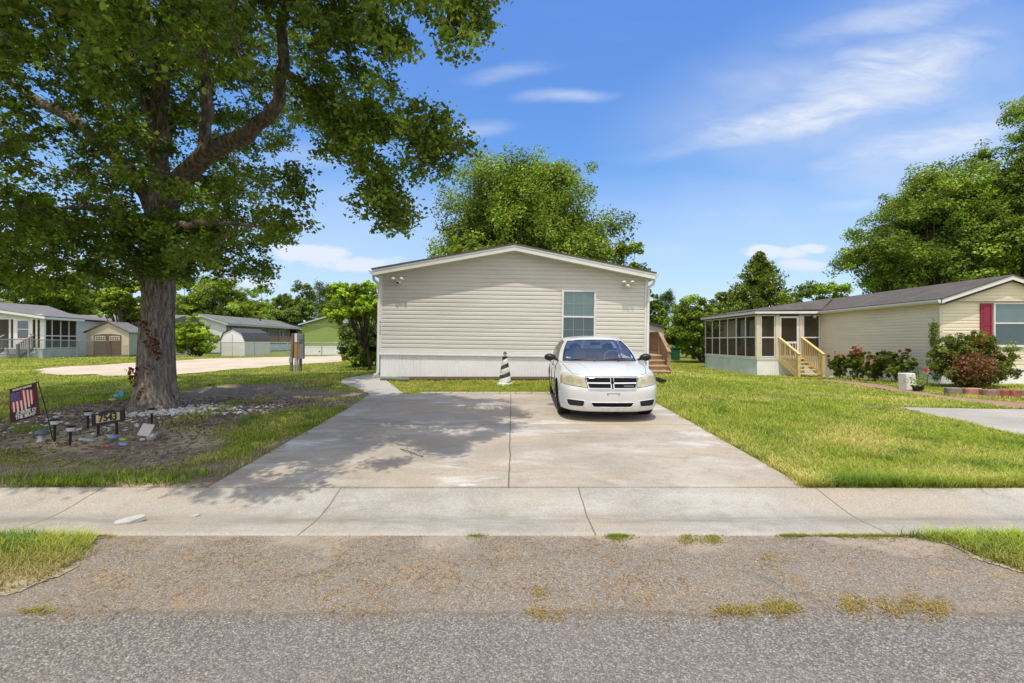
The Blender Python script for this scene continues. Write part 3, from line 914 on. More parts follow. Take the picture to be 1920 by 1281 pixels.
# window
wx0, wx1, wz0, wz1 = 1.49, 2.53, 1.56, 3.20
def window(parent, x0, x1, y, z0, z1, grid=(3, 2), blind=True, fr=.055):
    f = MB()
    f.box((x0, y - .05, z0), (x0 + fr, y + .02, z1)); f.box((x1 - fr, y - .05, z0), (x1, y + .02, z1))
    f.box((x0 + fr, y - .05, z1 - fr), (x1 - fr, y + .02, z1)); f.box((x0 + fr, y - .055, z0), (x1 - fr, y + .02, z0 + fr))
    zm = (z0 + z1) / 2
    f.box((x0 + fr, y - .042, zm - .025), (x1 - fr, y + .01, zm + .025))
    w = f.build('window', 'white_trim', parent, bevel=.005)
    a = MB(); a.quad((x0 + fr, y - .024, z0 + fr), (x1 - fr, y - .024, z0 + fr), (x1 - fr, y - .024, z1 - fr), (x0 + fr, y - .024, z1 - fr))
    a.build('pane', 'window_glass', w, fix=False)
    b = MB()
    for lo, hi in ((zm + .025, z1 - fr), (z0 + fr, zm - .025)):
        for i in range(1, grid[0]):
            xx = x0 + fr + (x1 - x0 - 2 * fr) * i / grid[0]; b.box((xx - .006, y - .0215, lo), (xx + .006, y - .012, hi))
        for i in range(1, grid[1]):
            zz = lo + (hi - lo) * i / grid[1]; b.box((x0 + fr, y - .0205, zz - .006), (x1 - fr, y - .0125, zz + .006))
    if grid[0] > 1: b.build('muntin', 'white_plastic', w)
    c = MB(); k = 0
    c.box((x0 + fr, y - .006, zm), (x1 - fr, y - .002, z1 - fr)); c.build('blind', 'blinds', w)
    c = MB(); c.box((x0 + fr, y - .005, z0 + fr), (x1 - fr, y - .001, zm)); c.build('lower_blind', 'blinds_dark', w)
    return w
window(house, wx0, wx1, HY - .02, wz0, wz1)
# the vertical house number on the corner board
for i, ch in enumerate('7543'):
    lettering('house_number', ch, .115, (HX - HW - .005, HY - .042, 1.6 + (641 - 608 - 6.9 * i) / 61.2 - .02), (1, 0, 0), (0, 0, 1), 'black_metal', house, .002, .8)

# security lights on the gable wall
def sec_light(name, label, px, py, dark):
    p = W(px, py, HY); p.y = HY - .016
    t = thing(name, label, 'security light', p, group='white security lights on the gable wall')
    MB().box((p.x - .06, p.y - .03, p.z - .07), (p.x + .06, p.y, p.z + .05)).build('mount', 'white_plastic', t, bevel=.01)
    for s in (-1, 1):
        mb = MB(); c = p + Vector((s * .125, -.215, .045))
        mb.tube([p + Vector((s * .03, -.03, .02)), c + Vector((-s * .02, .03, 0))], .02, 8)
        mb.ball(c, (.06, .085, .04), 14, 8)
        mb.build('lamp_head', 'white_plastic', t, smooth=True)
    mb = MB(); mb.tube([p + Vector((0, -.03, -.03)), p + Vector((0, -.22, -.075))], [.05, .055], 12)
    mb.build('camera_body', 'white_plastic', t, smooth=True)
    if dark:
        mb = MB(); mb.tube([p + Vector((0, -.218, -.075)), p + Vector((0, -.235, -.082))], [.042, .035], 12)
        mb.build('lens', 'black_plastic', t)
    else:
        mb = MB(); mb.ball(p + Vector((0, -.225, -.08)), .04, 10, 6); mb.build('sensor', 'cream_trim', t, smooth=True)
sec_light('security_light', 'white two-headed security light with black camera lens high on the left of the gable wall', 749, 528, True)
sec_light('security_light', 'small plain white twin floodlight high on the right of the gable wall', 1174, 534, False)

# splash pipe at the left front corner
a = G(714, 714); b = G(768, 716)
mb = MB(); mb.tube([a + Vector((0, 0, .06)), (a + b) / 2 + Vector((0, 0, .055)), b + Vector((0, 0, .05))], [.06, .055, .055], 10)
for i in range(14):
    p = a.lerp(b, (i + .5) / 14); mb.tube([p + Vector((-.012, 0, .057)), p + Vector((.012, 0, .057))], .066, 10)
simple('drain_green', (.16, .20, .16), .6, .2, 8)
tag(mb.build('drain_pipe', 'drain_green', None, smooth=True, base=a), 'dark green ribbed drain pipe lying in the grass below the left downspout', 'drain pipe')
# black pipe on the grass to the right of the car
a = W(1231, 711, 13.2); b = W(1246, 713.5, 12.9)
a.z = float(gz(a.x, a.y)) + .07; b.z = float(gz(b.x, b.y)) + .06
mb = MB(); mb.tube([a + Vector((-.15, .35, .01)), a, b], .055, 10)
for i in range(6):
    p = a.lerp(b, i / 5); mb.tube([p - (b - a) * .03, p + (b - a) * .03], .062, 10)
tag(mb.build('drain_hose', 'black_plastic', None, smooth=True, base=a), 'short black corrugated hose end on the grass right of the white car', 'hose')

# wooden steps and landing at the right side of the house
st = thing('wooden_steps', 'weathered brown wooden steps and railed landing on the right side of the taupe home', 'steps', on_ground(4.75, 15.2))
zg = .44; y0 = 15.25
X0, X1 = 4.16, 5.42
for i in range(4):
    z1 = zg + .17 * (i + 1)
    MB().box((X0, y0 + .29 * i, z1 - .04), (X1 - .06, y0 + .29 * i + .31, z1)).build('tread', 'wood_steps', st)
    MB().box((X0 + .02, y0 + .29 * i + .03, z1 - .165), (X1 - .07, y0 + .29 * i + .05, z1 - .042)).build('riser', 'wood_weathered', st)
ZD = zg + .17 * 4
MB().box((X0, y0 + 1.18, ZD - .045), (X1, y0 + 2.6, ZD + .003)).build('deck', 'wood_steps', st)
mb = MB(); mb.box((X0 + .02, y0 + 1.2, zg - .1), (X1 - .03, y0 + 1.22, ZD - .047)); mb.box((X1 - .03, y0 + 1.2, zg - .1), (X1 - .01, y0 + 2.58, ZD - .047)); mb.build('lattice', 'skirt_white', st)
for (px_, py_, pz_) in ((X1 - .05, y0 + .32, zg + .80), (X1 - .05, y0 + 1.24, ZD + .80), (X1 - .05, y0 + 2.52, ZD + .80), (X0 + .08, y0 + 2.52, ZD + .80)):
    MB().box((px_ - .045, py_ - .045, zg - .1), (px_ + .045, py_ + .045, pz_)).build('post', 'wood_weathered', st)
mb = MB()
mb.bar((X1 - .05, y0 + .22, zg + .80), (X1 - .05, y0 + 1.24, ZD + .82), .12, .04)
mb.box((X1 - .11, y0 + 1.2, ZD + .801), (X1 + .01, y0 + 2.56, ZD + .84)); mb.box((X0, y0 + 2.46, ZD + .801), (X1 - .112, y0 + 2.58, ZD + .838))
mb.build('handrail', 'wood_weathered', st)
mb = MB()
for i in range(12):
    yy = y0 + 1.30 + i * .105; mb.box((X1 - .03, yy, ZD + .02), (X1 - .01, yy + .085, ZD + .80))
for i in range(12):
    xx = X0 + .1 + i * .105; mb.box((xx, y0 + 2.5, ZD + .02), (xx + .085, y0 + 2.52, ZD + .80))
for i in range(7):
    yy = y0 + .42 + i * .115; zz = zg + .17 + (yy - y0) * .58; mb.box((X1 - .03, yy, zz - .1), (X1 - .01, yy + .06, zz + .60))
mb.bar((X1 - .045, y0 + .1, zg + .12), (X1 - .045, y0 + 1.24, ZD + .1), .03, .2)
mb.box((X1 - .06, y0 + 1.29, ZD + .05), (X1 - .032, y0 + 2.47, ZD + .13))
mb.build('railing_boards', 'wood_weathered', st)

# lighthouse ornament
p = G(947, 721)
lh = thing('lighthouse_ornament', 'black and white spiral-striped lighthouse ornament standing before the white skirting', 'garden ornament', p)
def mat_spiral():
    m, t, b = new_mat('spiral_stripes')
    v = t.coords('Object'); x, y, z = t.sep(v)
    a = t.math('DIVIDE', t.math('ARCTAN2', y, x), 2 * math.pi)
    f = t.math('FRACT', t.math('ADD', t.math('MULTIPLY', a, 1.0), t.math('MULTIPLY', z, -3.9)))
    k = t.range(f, .55, .57)
    n = t.noise(v, 20, 4)
    c = t.mix(k, t.mix(n, (.66, .65, .63), (.80, .80, .78)), (.03, .033, .035))
    t.setin(b, 'Base Color', c); b.inputs['Roughness'].default_value = .6
mat_spiral()
MB().lathe(p, [(.225, -.02), (.22, .03), (.19, .05)], 8).build('base', 'white_plastic', lh)
MB().lathe(p, [(.175, .05), (.168, .10), (.15, .28), (.135, .31), (.14, .32), (.115, .5), (.10, .52), (.105, .53), (.075, .73), (.07, .74)], 24).build('tower', 'spiral_stripes', lh, smooth=True)
MB().lathe(p + Vector((0, 0, .741)), [(.06, 0), (.085, .015), (.085, .035), (.05, .04)], 12).build('gallery', 'black_plastic', lh)
MB().lathe(p + Vector((0, 0, .782)), [(.045, 0), (.045, .075)], 10).build('lantern', 'window_glass', lh)
MB().lathe(p + Vector((0, 0, .858)), [(.062, 0), (.05, .025), (.012, .05), (.008, .07)], 10).build('cap', 'black_plastic', lh)

# ------------------------------------------------------------------ the right-hand neighbour
RX, RY, RL, RW = 16.06, 17.0, 22.0, 4.75
RZ = .0
nb = thing('long_neighbour_home', 'long cream sided home with grey shingle roof and red shutter on the right', 'house', (RX, RY, -.1))
RE = 3.12; RS = .333
def rgable(z):
    if z <= RE: return (0, RW)
    k = (z - RE) / RS
    return (k, RW - k)
ZRR = RE + RS * RW / 2
mb = MB()
siding(mb, (RX, RY), (1, 0), (0, -1), .62, lambda z: (0, RW), ztop=3.10)
siding(mb, (RX, RY + RL), (0, -1), (-1, 0), .62, lambda z: (0, RL), ztop=RE)
mb.box((RX + .01, RY + .03, .3), (RX + RW, RY + RL, RE - .02))
mb.build('wall', 'siding_cream', nb)
mb = MB(); siding(mb, (RX, RY - .10), (1, 0), (0, -1), 3.20, rgable, ztop=ZRR - .02)
mb.build('gable', 'siding_cream', nb)
mb = MB(); mb.box((RX - .02, RY - .125, 3.10), (RX + RW, RY - .002, 3.195)); mb.box((RX - .05, RY - .03, .62), (RX + .07, RY + .05, 3.098)); mb.build('corner_trim', 'cream_trim', nb)
mb = MB()
skirting(mb, (RX, RY), (1, 0), (0, -1), RW, lambda s: -.2, .60); skirting(mb, (RX, RY + RL), (0, -1), (-1, 0), RL, lambda s: -.4, .60)
mb.build('skirting', 'skirt_white', nb)
mb = MB(); mb.box((RX - .03, RY - .035, .52), (RX + RW, RY - .001, .62)); mb.box((RX - .035, RY + .0, .52), (RX - .001, RY + RL, .62)); mb.build('skirting_trim', 'white_trim', nb)
ro = .22; roh = .32
xe0 = RX - ro; zre = RE + .10 - RS * ro; xr = RX + RW / 2; zrr = RE + .10 + RS * RW / 2
mb = MB()
mb.prism([(xe0 - .02, RY - roh - .02, zre + .012), (xr, RY - roh - .02, zrr + .02), (RX + RW + ro, RY - roh - .02, zre + .012), (RX + RW + ro, RY - roh - .02, zre + .05), (xr, RY - roh - .02, zrr + .06), (xe0 - .02, RY - roh - .02, zre + .05)], (0, RL + roh, 0))
mb.build('roof', 'shingle_grey', nb)
mb = MB()
mb.prism([(xe0, RY - roh, zre - .13), (xr, RY - roh, zrr - .13), (xr, RY - roh, zrr + .018), (xe0, RY - roh, zre + .01)], (0, .03, 0))
mb.prism([(RX + RW + ro, RY - roh, zre - .13), (xr, RY - roh, zrr - .13), (xr, RY - roh, zrr + .018), (RX + RW + ro, RY - roh, zre + .01)], (0, .03, 0))
mb.build('fascia', 'white_trim', nb)
mb = MB()
mb.prism([(xe0 + .16, RY - roh + .035, zre - .17), (xr, RY - roh + .035, zrr - .21), (xr, RY - roh + .035, zrr - .11), (xe0 + .16, RY - roh + .035, zre - .08)], (0, .25, 0))
mb.build('rake_trim', 'brown_trim', nb)
mb = MB()
pr = [(0, .0), (0, -.115), (-.07, -.115), (-.12, -.05), (-.125, .0)]
mb.prism([(xe0 - .002 + a, RY - roh + .05, zre + b) for a, b in pr], (0, 6.6, 0))
mb.build('gutter', 'white_trim', nb)
mb = MB(); mb.box((xe0 + .005, RY - roh + .05, zre - .14), (RX - .003, RY + RL, zre - .11)); mb.build('soffit', 'cream_trim', nb)
# red shutter + wide window
sh = MB(); sx0 = RX + 1.46; sx1 = sx0 + .44; sz0, sz1 = 1.60, 3.02; ys = RY - .05
sh.box((sx0, ys, sz0), (sx1, ys + .03, sz1))
for a, b in ((sz0 + .0, sz0 + .06), (sz1 - .06, sz1), (2.2, 2.28)): sh.box((sx0, ys - .015, a), (sx1, ys - .001, b))
for a, b in ((sx0, sx0 + .07), (sx1 - .07, sx1)): sh.box((a, ys - .014, sz0 + .061), (b, ys - .002, sz1 - .061))
for a, b in ((sz0 + .1, 2.15), (2.33, sz1 - .1)): sh.box((sx0 + .1, ys - .008, a), (sx1 - .1, ys - .001, b))
sh.build('shutter', 'shutter_red', nb)
def big_window(parent, x0, x1, y, z0, z1):
    f = MB(); fr = .05
    f.box((x0, y - .05, z0), (x0 + fr, y + .02, z1)); f.box((x1 - fr, y - .05, z0), (x1, y + .02, z1))
    f.box((x0 + fr, y - .05, z1 - fr), (x1 - fr, y + .02, z1)); f.box((x0 - .02, y - .065, z0 - .06), (x1 + .02, y + .02, z0 + .02)); f.box((x0 + fr, y - .045, 2.26), (x1 - fr, y + .01, 2.31))
    w = f.build('window', 'white_trim', parent)
    MB().quad((x0 + fr, y - .026, z0), (x1 - fr, y - .026, z0), (x1 - fr, y - .026, z1 - fr), (x0 + fr, y - .026, z1 - fr)).build('pane', 'window_glass', w, fix=False)
    MB().box((x0 + fr, y - .006, 2.3), (x1 - fr, y - .002, z1 - fr)).build('blind', 'blinds', w)
    MB().box((x0 + fr, y - .006, z0), (x1 - fr, y - .002, 2.298)).build('lower_blind', 'blinds_dark', w)
big_window(nb, sx1 + .05, sx1 + 1.9, RY - .02, 1.45, 3.05)

# screened porch (part of the long home)
PX, PY0, PY1 = 12.75, 23.6, 29.9
zf = .72; zt = 2.98
mb = MB()
skirting(mb, (PX, PY1), (0, -1), (-1, 0), PY1 - PY0, lambda s: -.5, zf - .06, .11, .012)
mb.build('porch_skirting', 'skirt_mossy', nb)
mb = MB(); skirting(mb, (PX, PY0), (1, 0), (0, -1), RX - PX, lambda s: -.5, zf - .06, .11, .012); mb.build('porch_front_skirting', 'skirt_white', nb)
mb = MB(); mb.box((PX - .04, PY0 - .04, zf - .06), (RX - .02, PY1, zf + .03)); mb.build('porch_floor', 'white_trim', nb)
mb = MB(); mb.box((PX + .05, PY0 + .05, zf + .031), (RX - .03, PY1 - .05, zf + .04)); mb.build('porch_boards', 'porch_floor', nb)
mb = MB()   # frame of the left side: six panels
n = 6; L = PY1 - PY0 - .1
for i in range(n + 1):
    yy = PY0 + .1 + (L - .05) * i / n; mb.box((PX - .03, yy - .028, zf + .045), (PX + .03, yy + .028, zt))
for zz in (zf + .04, zf + 1.08, zt - .05): mb.box((PX - .032, PY0 + .1, zz), (PX + .028, PY1, zz + .055))
mb.build('porch_side_frame', 'white_trim', nb)
mb = MB()   # front frame
xs_ = [PX + .20, PX + .95, PX + 1.12, PX + 2.05, PX + 2.35, RX - .08]
for a, b in ((PX + .245, PX + .895), (PX + 2.445, RX - .095)):
    mb = MB()
    for xx in (a - .025, b + .025): mb.box((xx - .025, PY0 - .02, zf + .05), (xx + .025, PY0 + .04, zt))
    mb.box((a, PY0 - .022, zf + 1.06), (b, PY0 + .042, zf + 1.12)); mb.box((a, PY0 - .021, zf + .051), (b, PY0 + .041, zf + .12)); mb.box((a, PY0 - .021, zt - .05), (b, PY0 + .041, zt))
    mb.build('porch_front_frame', 'white_trim', nb)
mb = MB()
for xx, w in ((PX + .06, .11), (PX + 1.05, .09), (PX + 2.28, .09)): mb.box((xx - w, PY0 - .05, zf + .031), (xx + w, PY0 + .10, zt + .02))
mb.build('porch_post', 'cream_trim', nb)
mb = MB()
k = PX + .27
while k < PX + .9: mb.box((k, PY0 + .06, zf + .12), (k + .04, PY0 + .09, zf + 1.05)); k += .135
k = PX + 2.47
while k < RX - .1: mb.box((k, PY0 + .06, zf + .12), (k + .04, PY0 + .09, zf + 1.05)); k += .135
k = PY0 + .2
while k < PY1: mb.box((PX + .05, k, zf + .1), (PX + .08, k + .045, zf + 1.03)); k += .13
mb.box((PX + .045, PY0 + .15, zf + .98), (PX + .085, PY1, zf + 1.06))
mb.build('porch_baluster', 'wood_weathered', nb)
mb = MB()
mb.quad((PX, PY0 + .1, zf + .05), (PX, PY1, zf + .05), (PX, PY1, zt), (PX, PY0 + .1, zt)); mb.build('side_screen', 'screen_mesh', nb, fix=False)
for a, b in ((PX + .2, PX + .95), (PX + 2.4, RX - .05)): MB().quad((a, PY0, zf + .05), (b, PY0, zf + .05), (b, PY0, zt), (a, PY0, zt)).build('front_screen', 'screen_mesh', nb, fix=False)
# screen door
dx0, dx1 = PX + 1.16, PX + 2.17
mb = MB(); mb.box((dx0, PY0 - .035, zf + .04), (dx0 + .09, PY0, zt - .06)); mb.box((dx1 - .11, PY0 - .035, zf + .04), (dx1, PY0, zt - .06)); mb.box((dx0 + .09, PY0 - .034, zt - .16), (dx1 - .11, PY0 - .001, zt - .06)); mb.box((dx0 + .09, PY0 - .034, zf + .04), (dx1 - .11, PY0 - .001, zf + .16)); mb.box((dx0 + .09, PY0 - .034, zf + .78), (dx1 - .11, PY0 - .001, zf + .88))
dr = mb.build('screen_door', 'white_plastic', nb)
mb = MB()
for i in range(6): mb.box((dx0 + .16 + i * .13, PY0 - .028, zf + .16), (dx0 + .19 + i * .13, PY0 - .006, zf + .78))
mb.build('door_spindles', 'white_plastic', dr)
MB().quad((dx0 + .05, PY0 - .012, zf + .1), (dx1 - .05, PY0 - .012, zf + .1), (dx1 - .05, PY0 - .012, zt - .1), (dx0 + .05, PY0 - .012, zt - .1)).build('door_screen', 'screen_mesh', dr, fix=False)
# porch ceiling fascia and roof
mb = MB(); mb.box((PX - .22, PY0 - .25, zt + .06), (PX - .19, PY1 + .2, zt + .19)); mb.box((PX - .19, PY0 - .25, zt + .06), (RX - .1, PY0 - .22, zt + .19)); mb.build('porch_fascia', 'white_trim', nb)
mb = MB(); mb.box((PX - .19, PY0 - .22, zt + .03), (RX, PY1 + .2, zt + .055)); mb.build('porch_ceiling', 'wood_grey', nb)
zb = zt + .192
A = (PX - .24, PY0 - .27, zb); B = (PX - .24, PY1 + .2, zb); C_ = (18.05, PY1 + .2, 4.02); D = (18.05, PY0 + 1.9, 4.02); E = (RX - .1, PY0 - .27, zb + .06)
mb = MB(); mb.add([A, B, C_, D, E], [(0, 1, 2, 3), (0, 3, 4)]); mb.add([(v[0], v[1], v[2] + .035) for v in (A, B, C_, D, E)], [(0, 1, 2, 3), (0, 3, 4)])
mb.quad(A, E, (E[0], E[1], E[2] + .035), (A[0], A[1], A[2] + .035)); mb.quad(A, B, (B[0], B[1], B[2] + .035), (A[0], A[1], A[2] + .035))
mb.build('porch_roof', 'shingle_grey', nb, fix=False)
# curtains and dark back of the porch
mb = MB()
for (yy, w) in ((28.3, .35), (27.3, .5), (26.1, .55), (25.0, .4), (24.2, .45)):
    N = 10
    pts = [(RX - 1.9 + .04 * math.sin(i * 2.1), yy + w * (i / N - .5)) for i in range(N + 1)]
    for i in range(N): mb.quad((pts[i][0], pts[i][1], 1.3), (pts[i + 1][0], pts[i + 1][1], 1.3), (pts[i + 1][0], pts[i + 1][1], zt), (pts[i][0], pts[i][1], zt))
mb.build('curtain', 'curtain_white', nb, fix=False)
lamp = MB(); q = W(1525, 594, PY0 - .1); lamp.box((q.x - .06, q.y - .05, q.z - .03), (q.x + .06, q.y + .1, q.z + .05)); lamp.ball(q + Vector((0, -.1, -.05)), (.09, .09, .1), 10, 6)
lamp.build('porch_lamp', 'wood_grey', nb, smooth=True)

# yellow wooden stairs up to the screened porch
ys = thing('wooden_stairs', 'new yellow pine stairs with slatted handrails up to the screened porch', 'stairs', (PX + 1.7, PY0 - 1.5, -.15))
gzb = -.14; n = 5; rise = (zf + .02 - gzb) / n; run = .30; YB = PY0 - .06 - run * n
SX0, SX1 = PX + 1.12, PX + 2.30
for i in range(n):
    MB().box((SX0 + .05, YB + run * i - .02, gzb + rise * (i + 1) - .04), (SX1 - .05, YB + run * (i + 1), gzb + rise * (i + 1))).build('tread', 'wood_yellow', ys)
for xx in (SX0, SX1):
    mb = MB(); mb.bar((xx, YB - .05, gzb + .08), (xx, PY0 - .055, zf - .02), .045, .26); mb.build('stringer', 'wood_yellow', ys)
    MB().box((xx - .055, YB - .16, gzb - .1), (xx + .055, YB - .05, gzb + 1.15)).build('post', 'wood_yellow', ys)
    mb = MB(); mb.bar((xx, YB - .18, gzb + 1.12), (xx, PY0 - .05, zf + 1.10), .13, .045); mb.build('handrail', 'wood_yellow', ys)
    mb = MB()
    for i in range(10):
        yy = YB + .05 + i * .14; zz = gzb + (yy - YB) / (run * n) * (zf - gzb)
        mb.box((xx - .02, yy, zz + .05), (xx + .02, yy + .045, zz + 1.10))
    mb.build('baluster', 'wood_yellow', ys)
# ------------------------------------------------------------------ the white car
def car_paint():
    m, t, b = new_mat('car_white')
    v = t.coords('Object'); n = t.noise(v, 3, 5, .6); z = t.sep(v)[2]
    c = t.mix(t.range(n, .35, .7), (.71, .71, .70), (.65, .65, .64))
    k = t.math('MULTIPLY', t.range(z, .5, .16), t.range(t.noise(v, 9, 5, .7), .35, .7))
    c = t.mix(t.math('MULTIPLY', k, .5), c, (.42, .38, .33))
    t.setin(b, 'Base Color', c); b.inputs['Roughness'].default_value = .35; b.inputs['Coat Weight'].default_value = 1.; b.inputs['Coat Roughness'].default_value = .03
car_paint()
simple('tyre_rubber', (.016, .016, .016), .8, .2, 20)
simple('rim_silver', (.42, .43, .44), .35, .08, 8, metal=.8)
simple('chrome', (.80, .81, .83), .12, .03, 8, metal=1.)
simple('grille_black', (.008, .008, .009), .7, .1, 10, spec=.08)
simple('seat_grey', (.13, .14, .16), .9, .15, 12)
simple('dash_dark', (.035, .038, .045), .6, .15, 12)
simple('intake_grey', (.028, .029, .031), .75, .1, 12, spec=.12)
simple('amber', (.55, .22, .04), .25, .1, 12, coat=.6)
glass_mat('windscreen', (.02, .032, .045), .15, .80, .01)
glass_mat('car_side_glass', (.01, .012, .016), .10, .25, .01)
def lens_mat():
    m, t, b = new_mat('hazy_lens')
    v = t.coords('Object'); n = t.noise(v, 9, 5, .6); z = t.sep(v)[2]
    c = t.mix(t.range(n, .3, .7), (.50, .46, .30), (.36, .33, .22))
    c = t.mix(t.range(z, .74, .84, 0, .5), c, (.60, .57, .42))
    t.setin(b, 'Base Color', c); b.inputs['Roughness'].default_value = .3; b.inputs['Coat Weight'].default_value = .8
lens_mat()

def crom(P, n):
    "Catmull-Rom through rows of points (k x 3) -> n samples, spaced by chord"
    P = np.asarray(P, float); k = len(P)
    d = np.concatenate([[0], np.cumsum(np.linalg.norm(np.diff(P, axis=0), axis=1) + 1e-9)])
    t = np.linspace(0, d[-1], n)
    tang = np.zeros_like(P)
    for i in range(k):
        a, b = max(i - 1, 0), min(i + 1, k - 1); tang[i] = (P[b] - P[a]) / (d[b] - d[a])
    i = np.clip(np.searchsorted(d, t, side='right') - 1, 0, k - 2)
    h = d[i + 1] - d[i]; s = (t - d[i]) / h
    s = s[:, None]; h = h[:, None]
    return (2 * s**3 - 3 * s**2 + 1) * P[i] + (s**3 - 2 * s**2 + s) * h * tang[i] + (-2 * s**3 + 3 * s**2) * P[i + 1] + (s**3 - s**2) * h * tang[i + 1]

CARX, CARY = 1.735, 7.82
cz = float(gz(CARX, 8.8))
car = thing('parked_car', 'white four-door saloon parked nose out on the right half of the concrete driveway', 'car', (CARX, CARY, cz - .028), (R(1.6), 0, R(-1.75)))

# half loops around the body (front centre -> side -> rear centre), bottom to top; x, y(rearwards), z
def loop(zf, zs, zr, yin, w, fc=(.50, .74, .86)):
    return [(0, yin, zf), (.30, yin + .015, zf), (fc[0], yin + .06, zf), (fc[1] * w / .9, yin + .19, zf + (zs - zf) * .1), (fc[2] * w / .9, yin + .42, zf + (zs - zf) * .3),
            (w * .985, yin + .75, zf + (zs - zf) * .65), (w, 1.3, zs), (w, 2.2, zs), (w, 3.0, zs), (w, 3.6, zs), (w * .98, 4.15, zs + (zr - zs) * .3), (w * .90, 4.6, zr), (w * .6, 4.82, zr), (0, 4.88, zr)]
LOOPS = [loop(.175, .19, .24, .13, .83), loop(.205, .21, .26, .045, .875), loop(.27, .28, .34, .015, .895), loop(.40, .42, .46, .0, .905), loop(.52, .55, .58, -.01, .91),
         loop(.60, .65, .70, -.002, .908), loop(.66, .72, .80, .03, .903), loop(.735, .80, .9, .062, .893), loop(.79, .885, .98, .10, .87), loop(.815, .955, 1.05, .15, .835)]
NL, NP = 46, 170
G1 = np.array([crom(l, NP) for l in LOOPS])
G2 = np.array([crom(G1[:, j], NL) for j in range(NP)]).transpose(1, 0, 2)   # NL x NP x 3
GF = np.concatenate([G2[:, ::-1][:, :-1] * [-1, 1, 1], G2], 1)              # full width
nl, npn = GF.shape[:2]
wheels_y = (.93, 3.70); WR = .325
keep = []
Vb = GF.reshape(-1, 3).copy()
for cy_ in wheels_y:
    dy = Vb[:, 1] - cy_; dz = Vb[:, 2] - .33; rr = np.hypot(dy, dz)
    sel = (np.abs(rr - .375) < .03) & (np.abs(Vb[:, 0]) > .6)
    f = .375 / np.maximum(rr, 1e-6)
    Vb[sel, 1] = cy_ + dy[sel] * f[sel]; Vb[sel, 2] = .33 + dz[sel] * f[sel]
for i in range(nl - 1):
    for j in range(npn - 1):
        a = i * npn + j; q = (a, a + 1, a + npn + 1, a + npn)
        c = Vb[list(q)].mean(0)
        if abs(c[0]) > .55 and any(math.hypot(c[1] - w_, c[2] - .33) < .368 for w_ in wheels_y): continue
        keep.append(q)
carM = mesh_np('body', Vb, faces4=np.array(keep), smooth=True)
body = link_mesh('body', carM, 'car_white', car)
top = GF[-1]                       # shoulder line, full width
bvh_body = BVHTree.FromPolygons([tuple(v) for v in Vb], keep)

# bonnet: between the shoulder line (front) and the foot of the windscreen
def cowl(sx):  # cowl curve param -1..1
    x = sx * .80; return np.array([x, 1.20 + .33 * abs(sx) ** 2.2, 1.0 - .015 * abs(sx) ** 2])
half = (npn - 1) // 2
idx = [j for j in range(npn) if top[j][1] < 1.53]
front = top[idx]
nt = 26; hood = []
sxs = np.linspace(-1, 1, len(idx))
arc = np.concatenate([[0], np.cumsum(np.linalg.norm(np.diff(front, axis=0), axis=1))]); arc /= arc[-1]
# spread so that the straight sides of the shoulder map to the ends of the cowl
for it in range(nt + 1):
    tt = it / nt
    row = []
    for k, p in enumerate(front):
        s_ = np.clip((p[0] / .80), -1, 1)
        c = cowl(s_)
        q = p * (1 - tt) + c * tt
        bulge = math.sin(math.pi * min(tt, 1)) * .045 * (1 - abs(s_) ** 3) + .02 * math.sin(math.pi * tt) 
        # two long creases running back over the bonnet
        cr = .012 * math.exp(-((abs(q[0]) - (.30 + .22 * tt)) / .035) ** 2) * math.sin(math.pi * min(1, tt * 1.05)) 
        if p[1] > .8: bulge *= max(0, 1 - (p[1] - .8) / .6); cr = 0
        row.append((q[0], q[1], q[2] + bulge - cr))
    hood.append(row)
hood = np.array(hood)
m = len(idx)
Qh = [(i * m + j, i * m + j + 1, (i + 1) * m + j + 1, (i + 1) * m + j) for i in range(nt) for j in range(m - 1)]
link_mesh('bonnet', mesh_np('bonnet', hood.reshape(-1, 3), faces4=np.array(Qh), smooth=True), 'car_white', car)
# boot lid + beltline filler
idr = [j for j in range(npn) if top[j][1] >= 1.5]
left = sorted([j for j in idr if top[j][0] < 0], key=lambda j: top[j][1]); right = sorted([j for j in idr if top[j][0] >= 0], key=lambda j: top[j][1])
mm = min(len(left), len(right)); L_ = top[left][:mm]; R_ = top[right][:mm]
V_ = []; 
for k in range(mm):
    for u_ in np.linspace(0, 1, 5):
        p = L_[k] * (1 - u_) + R_[k] * u_; V_.append((p[0], p[1], p[2] + .02 * math.sin(math.pi * u_) - (.12 if 1.6 < p[1] < 3.9 and 0 < u_ < 1 else 0)))
Q_ = [(k * 5 + i, k * 5 + i + 1, (k + 1) * 5 + i + 1, (k + 1) * 5 + i) for k in range(mm - 1) for i in range(4)]
link_mesh('boot_lid', mesh_np('boot_lid', V_, faces4=np.array(Q_), smooth=True), 'car_white', car)

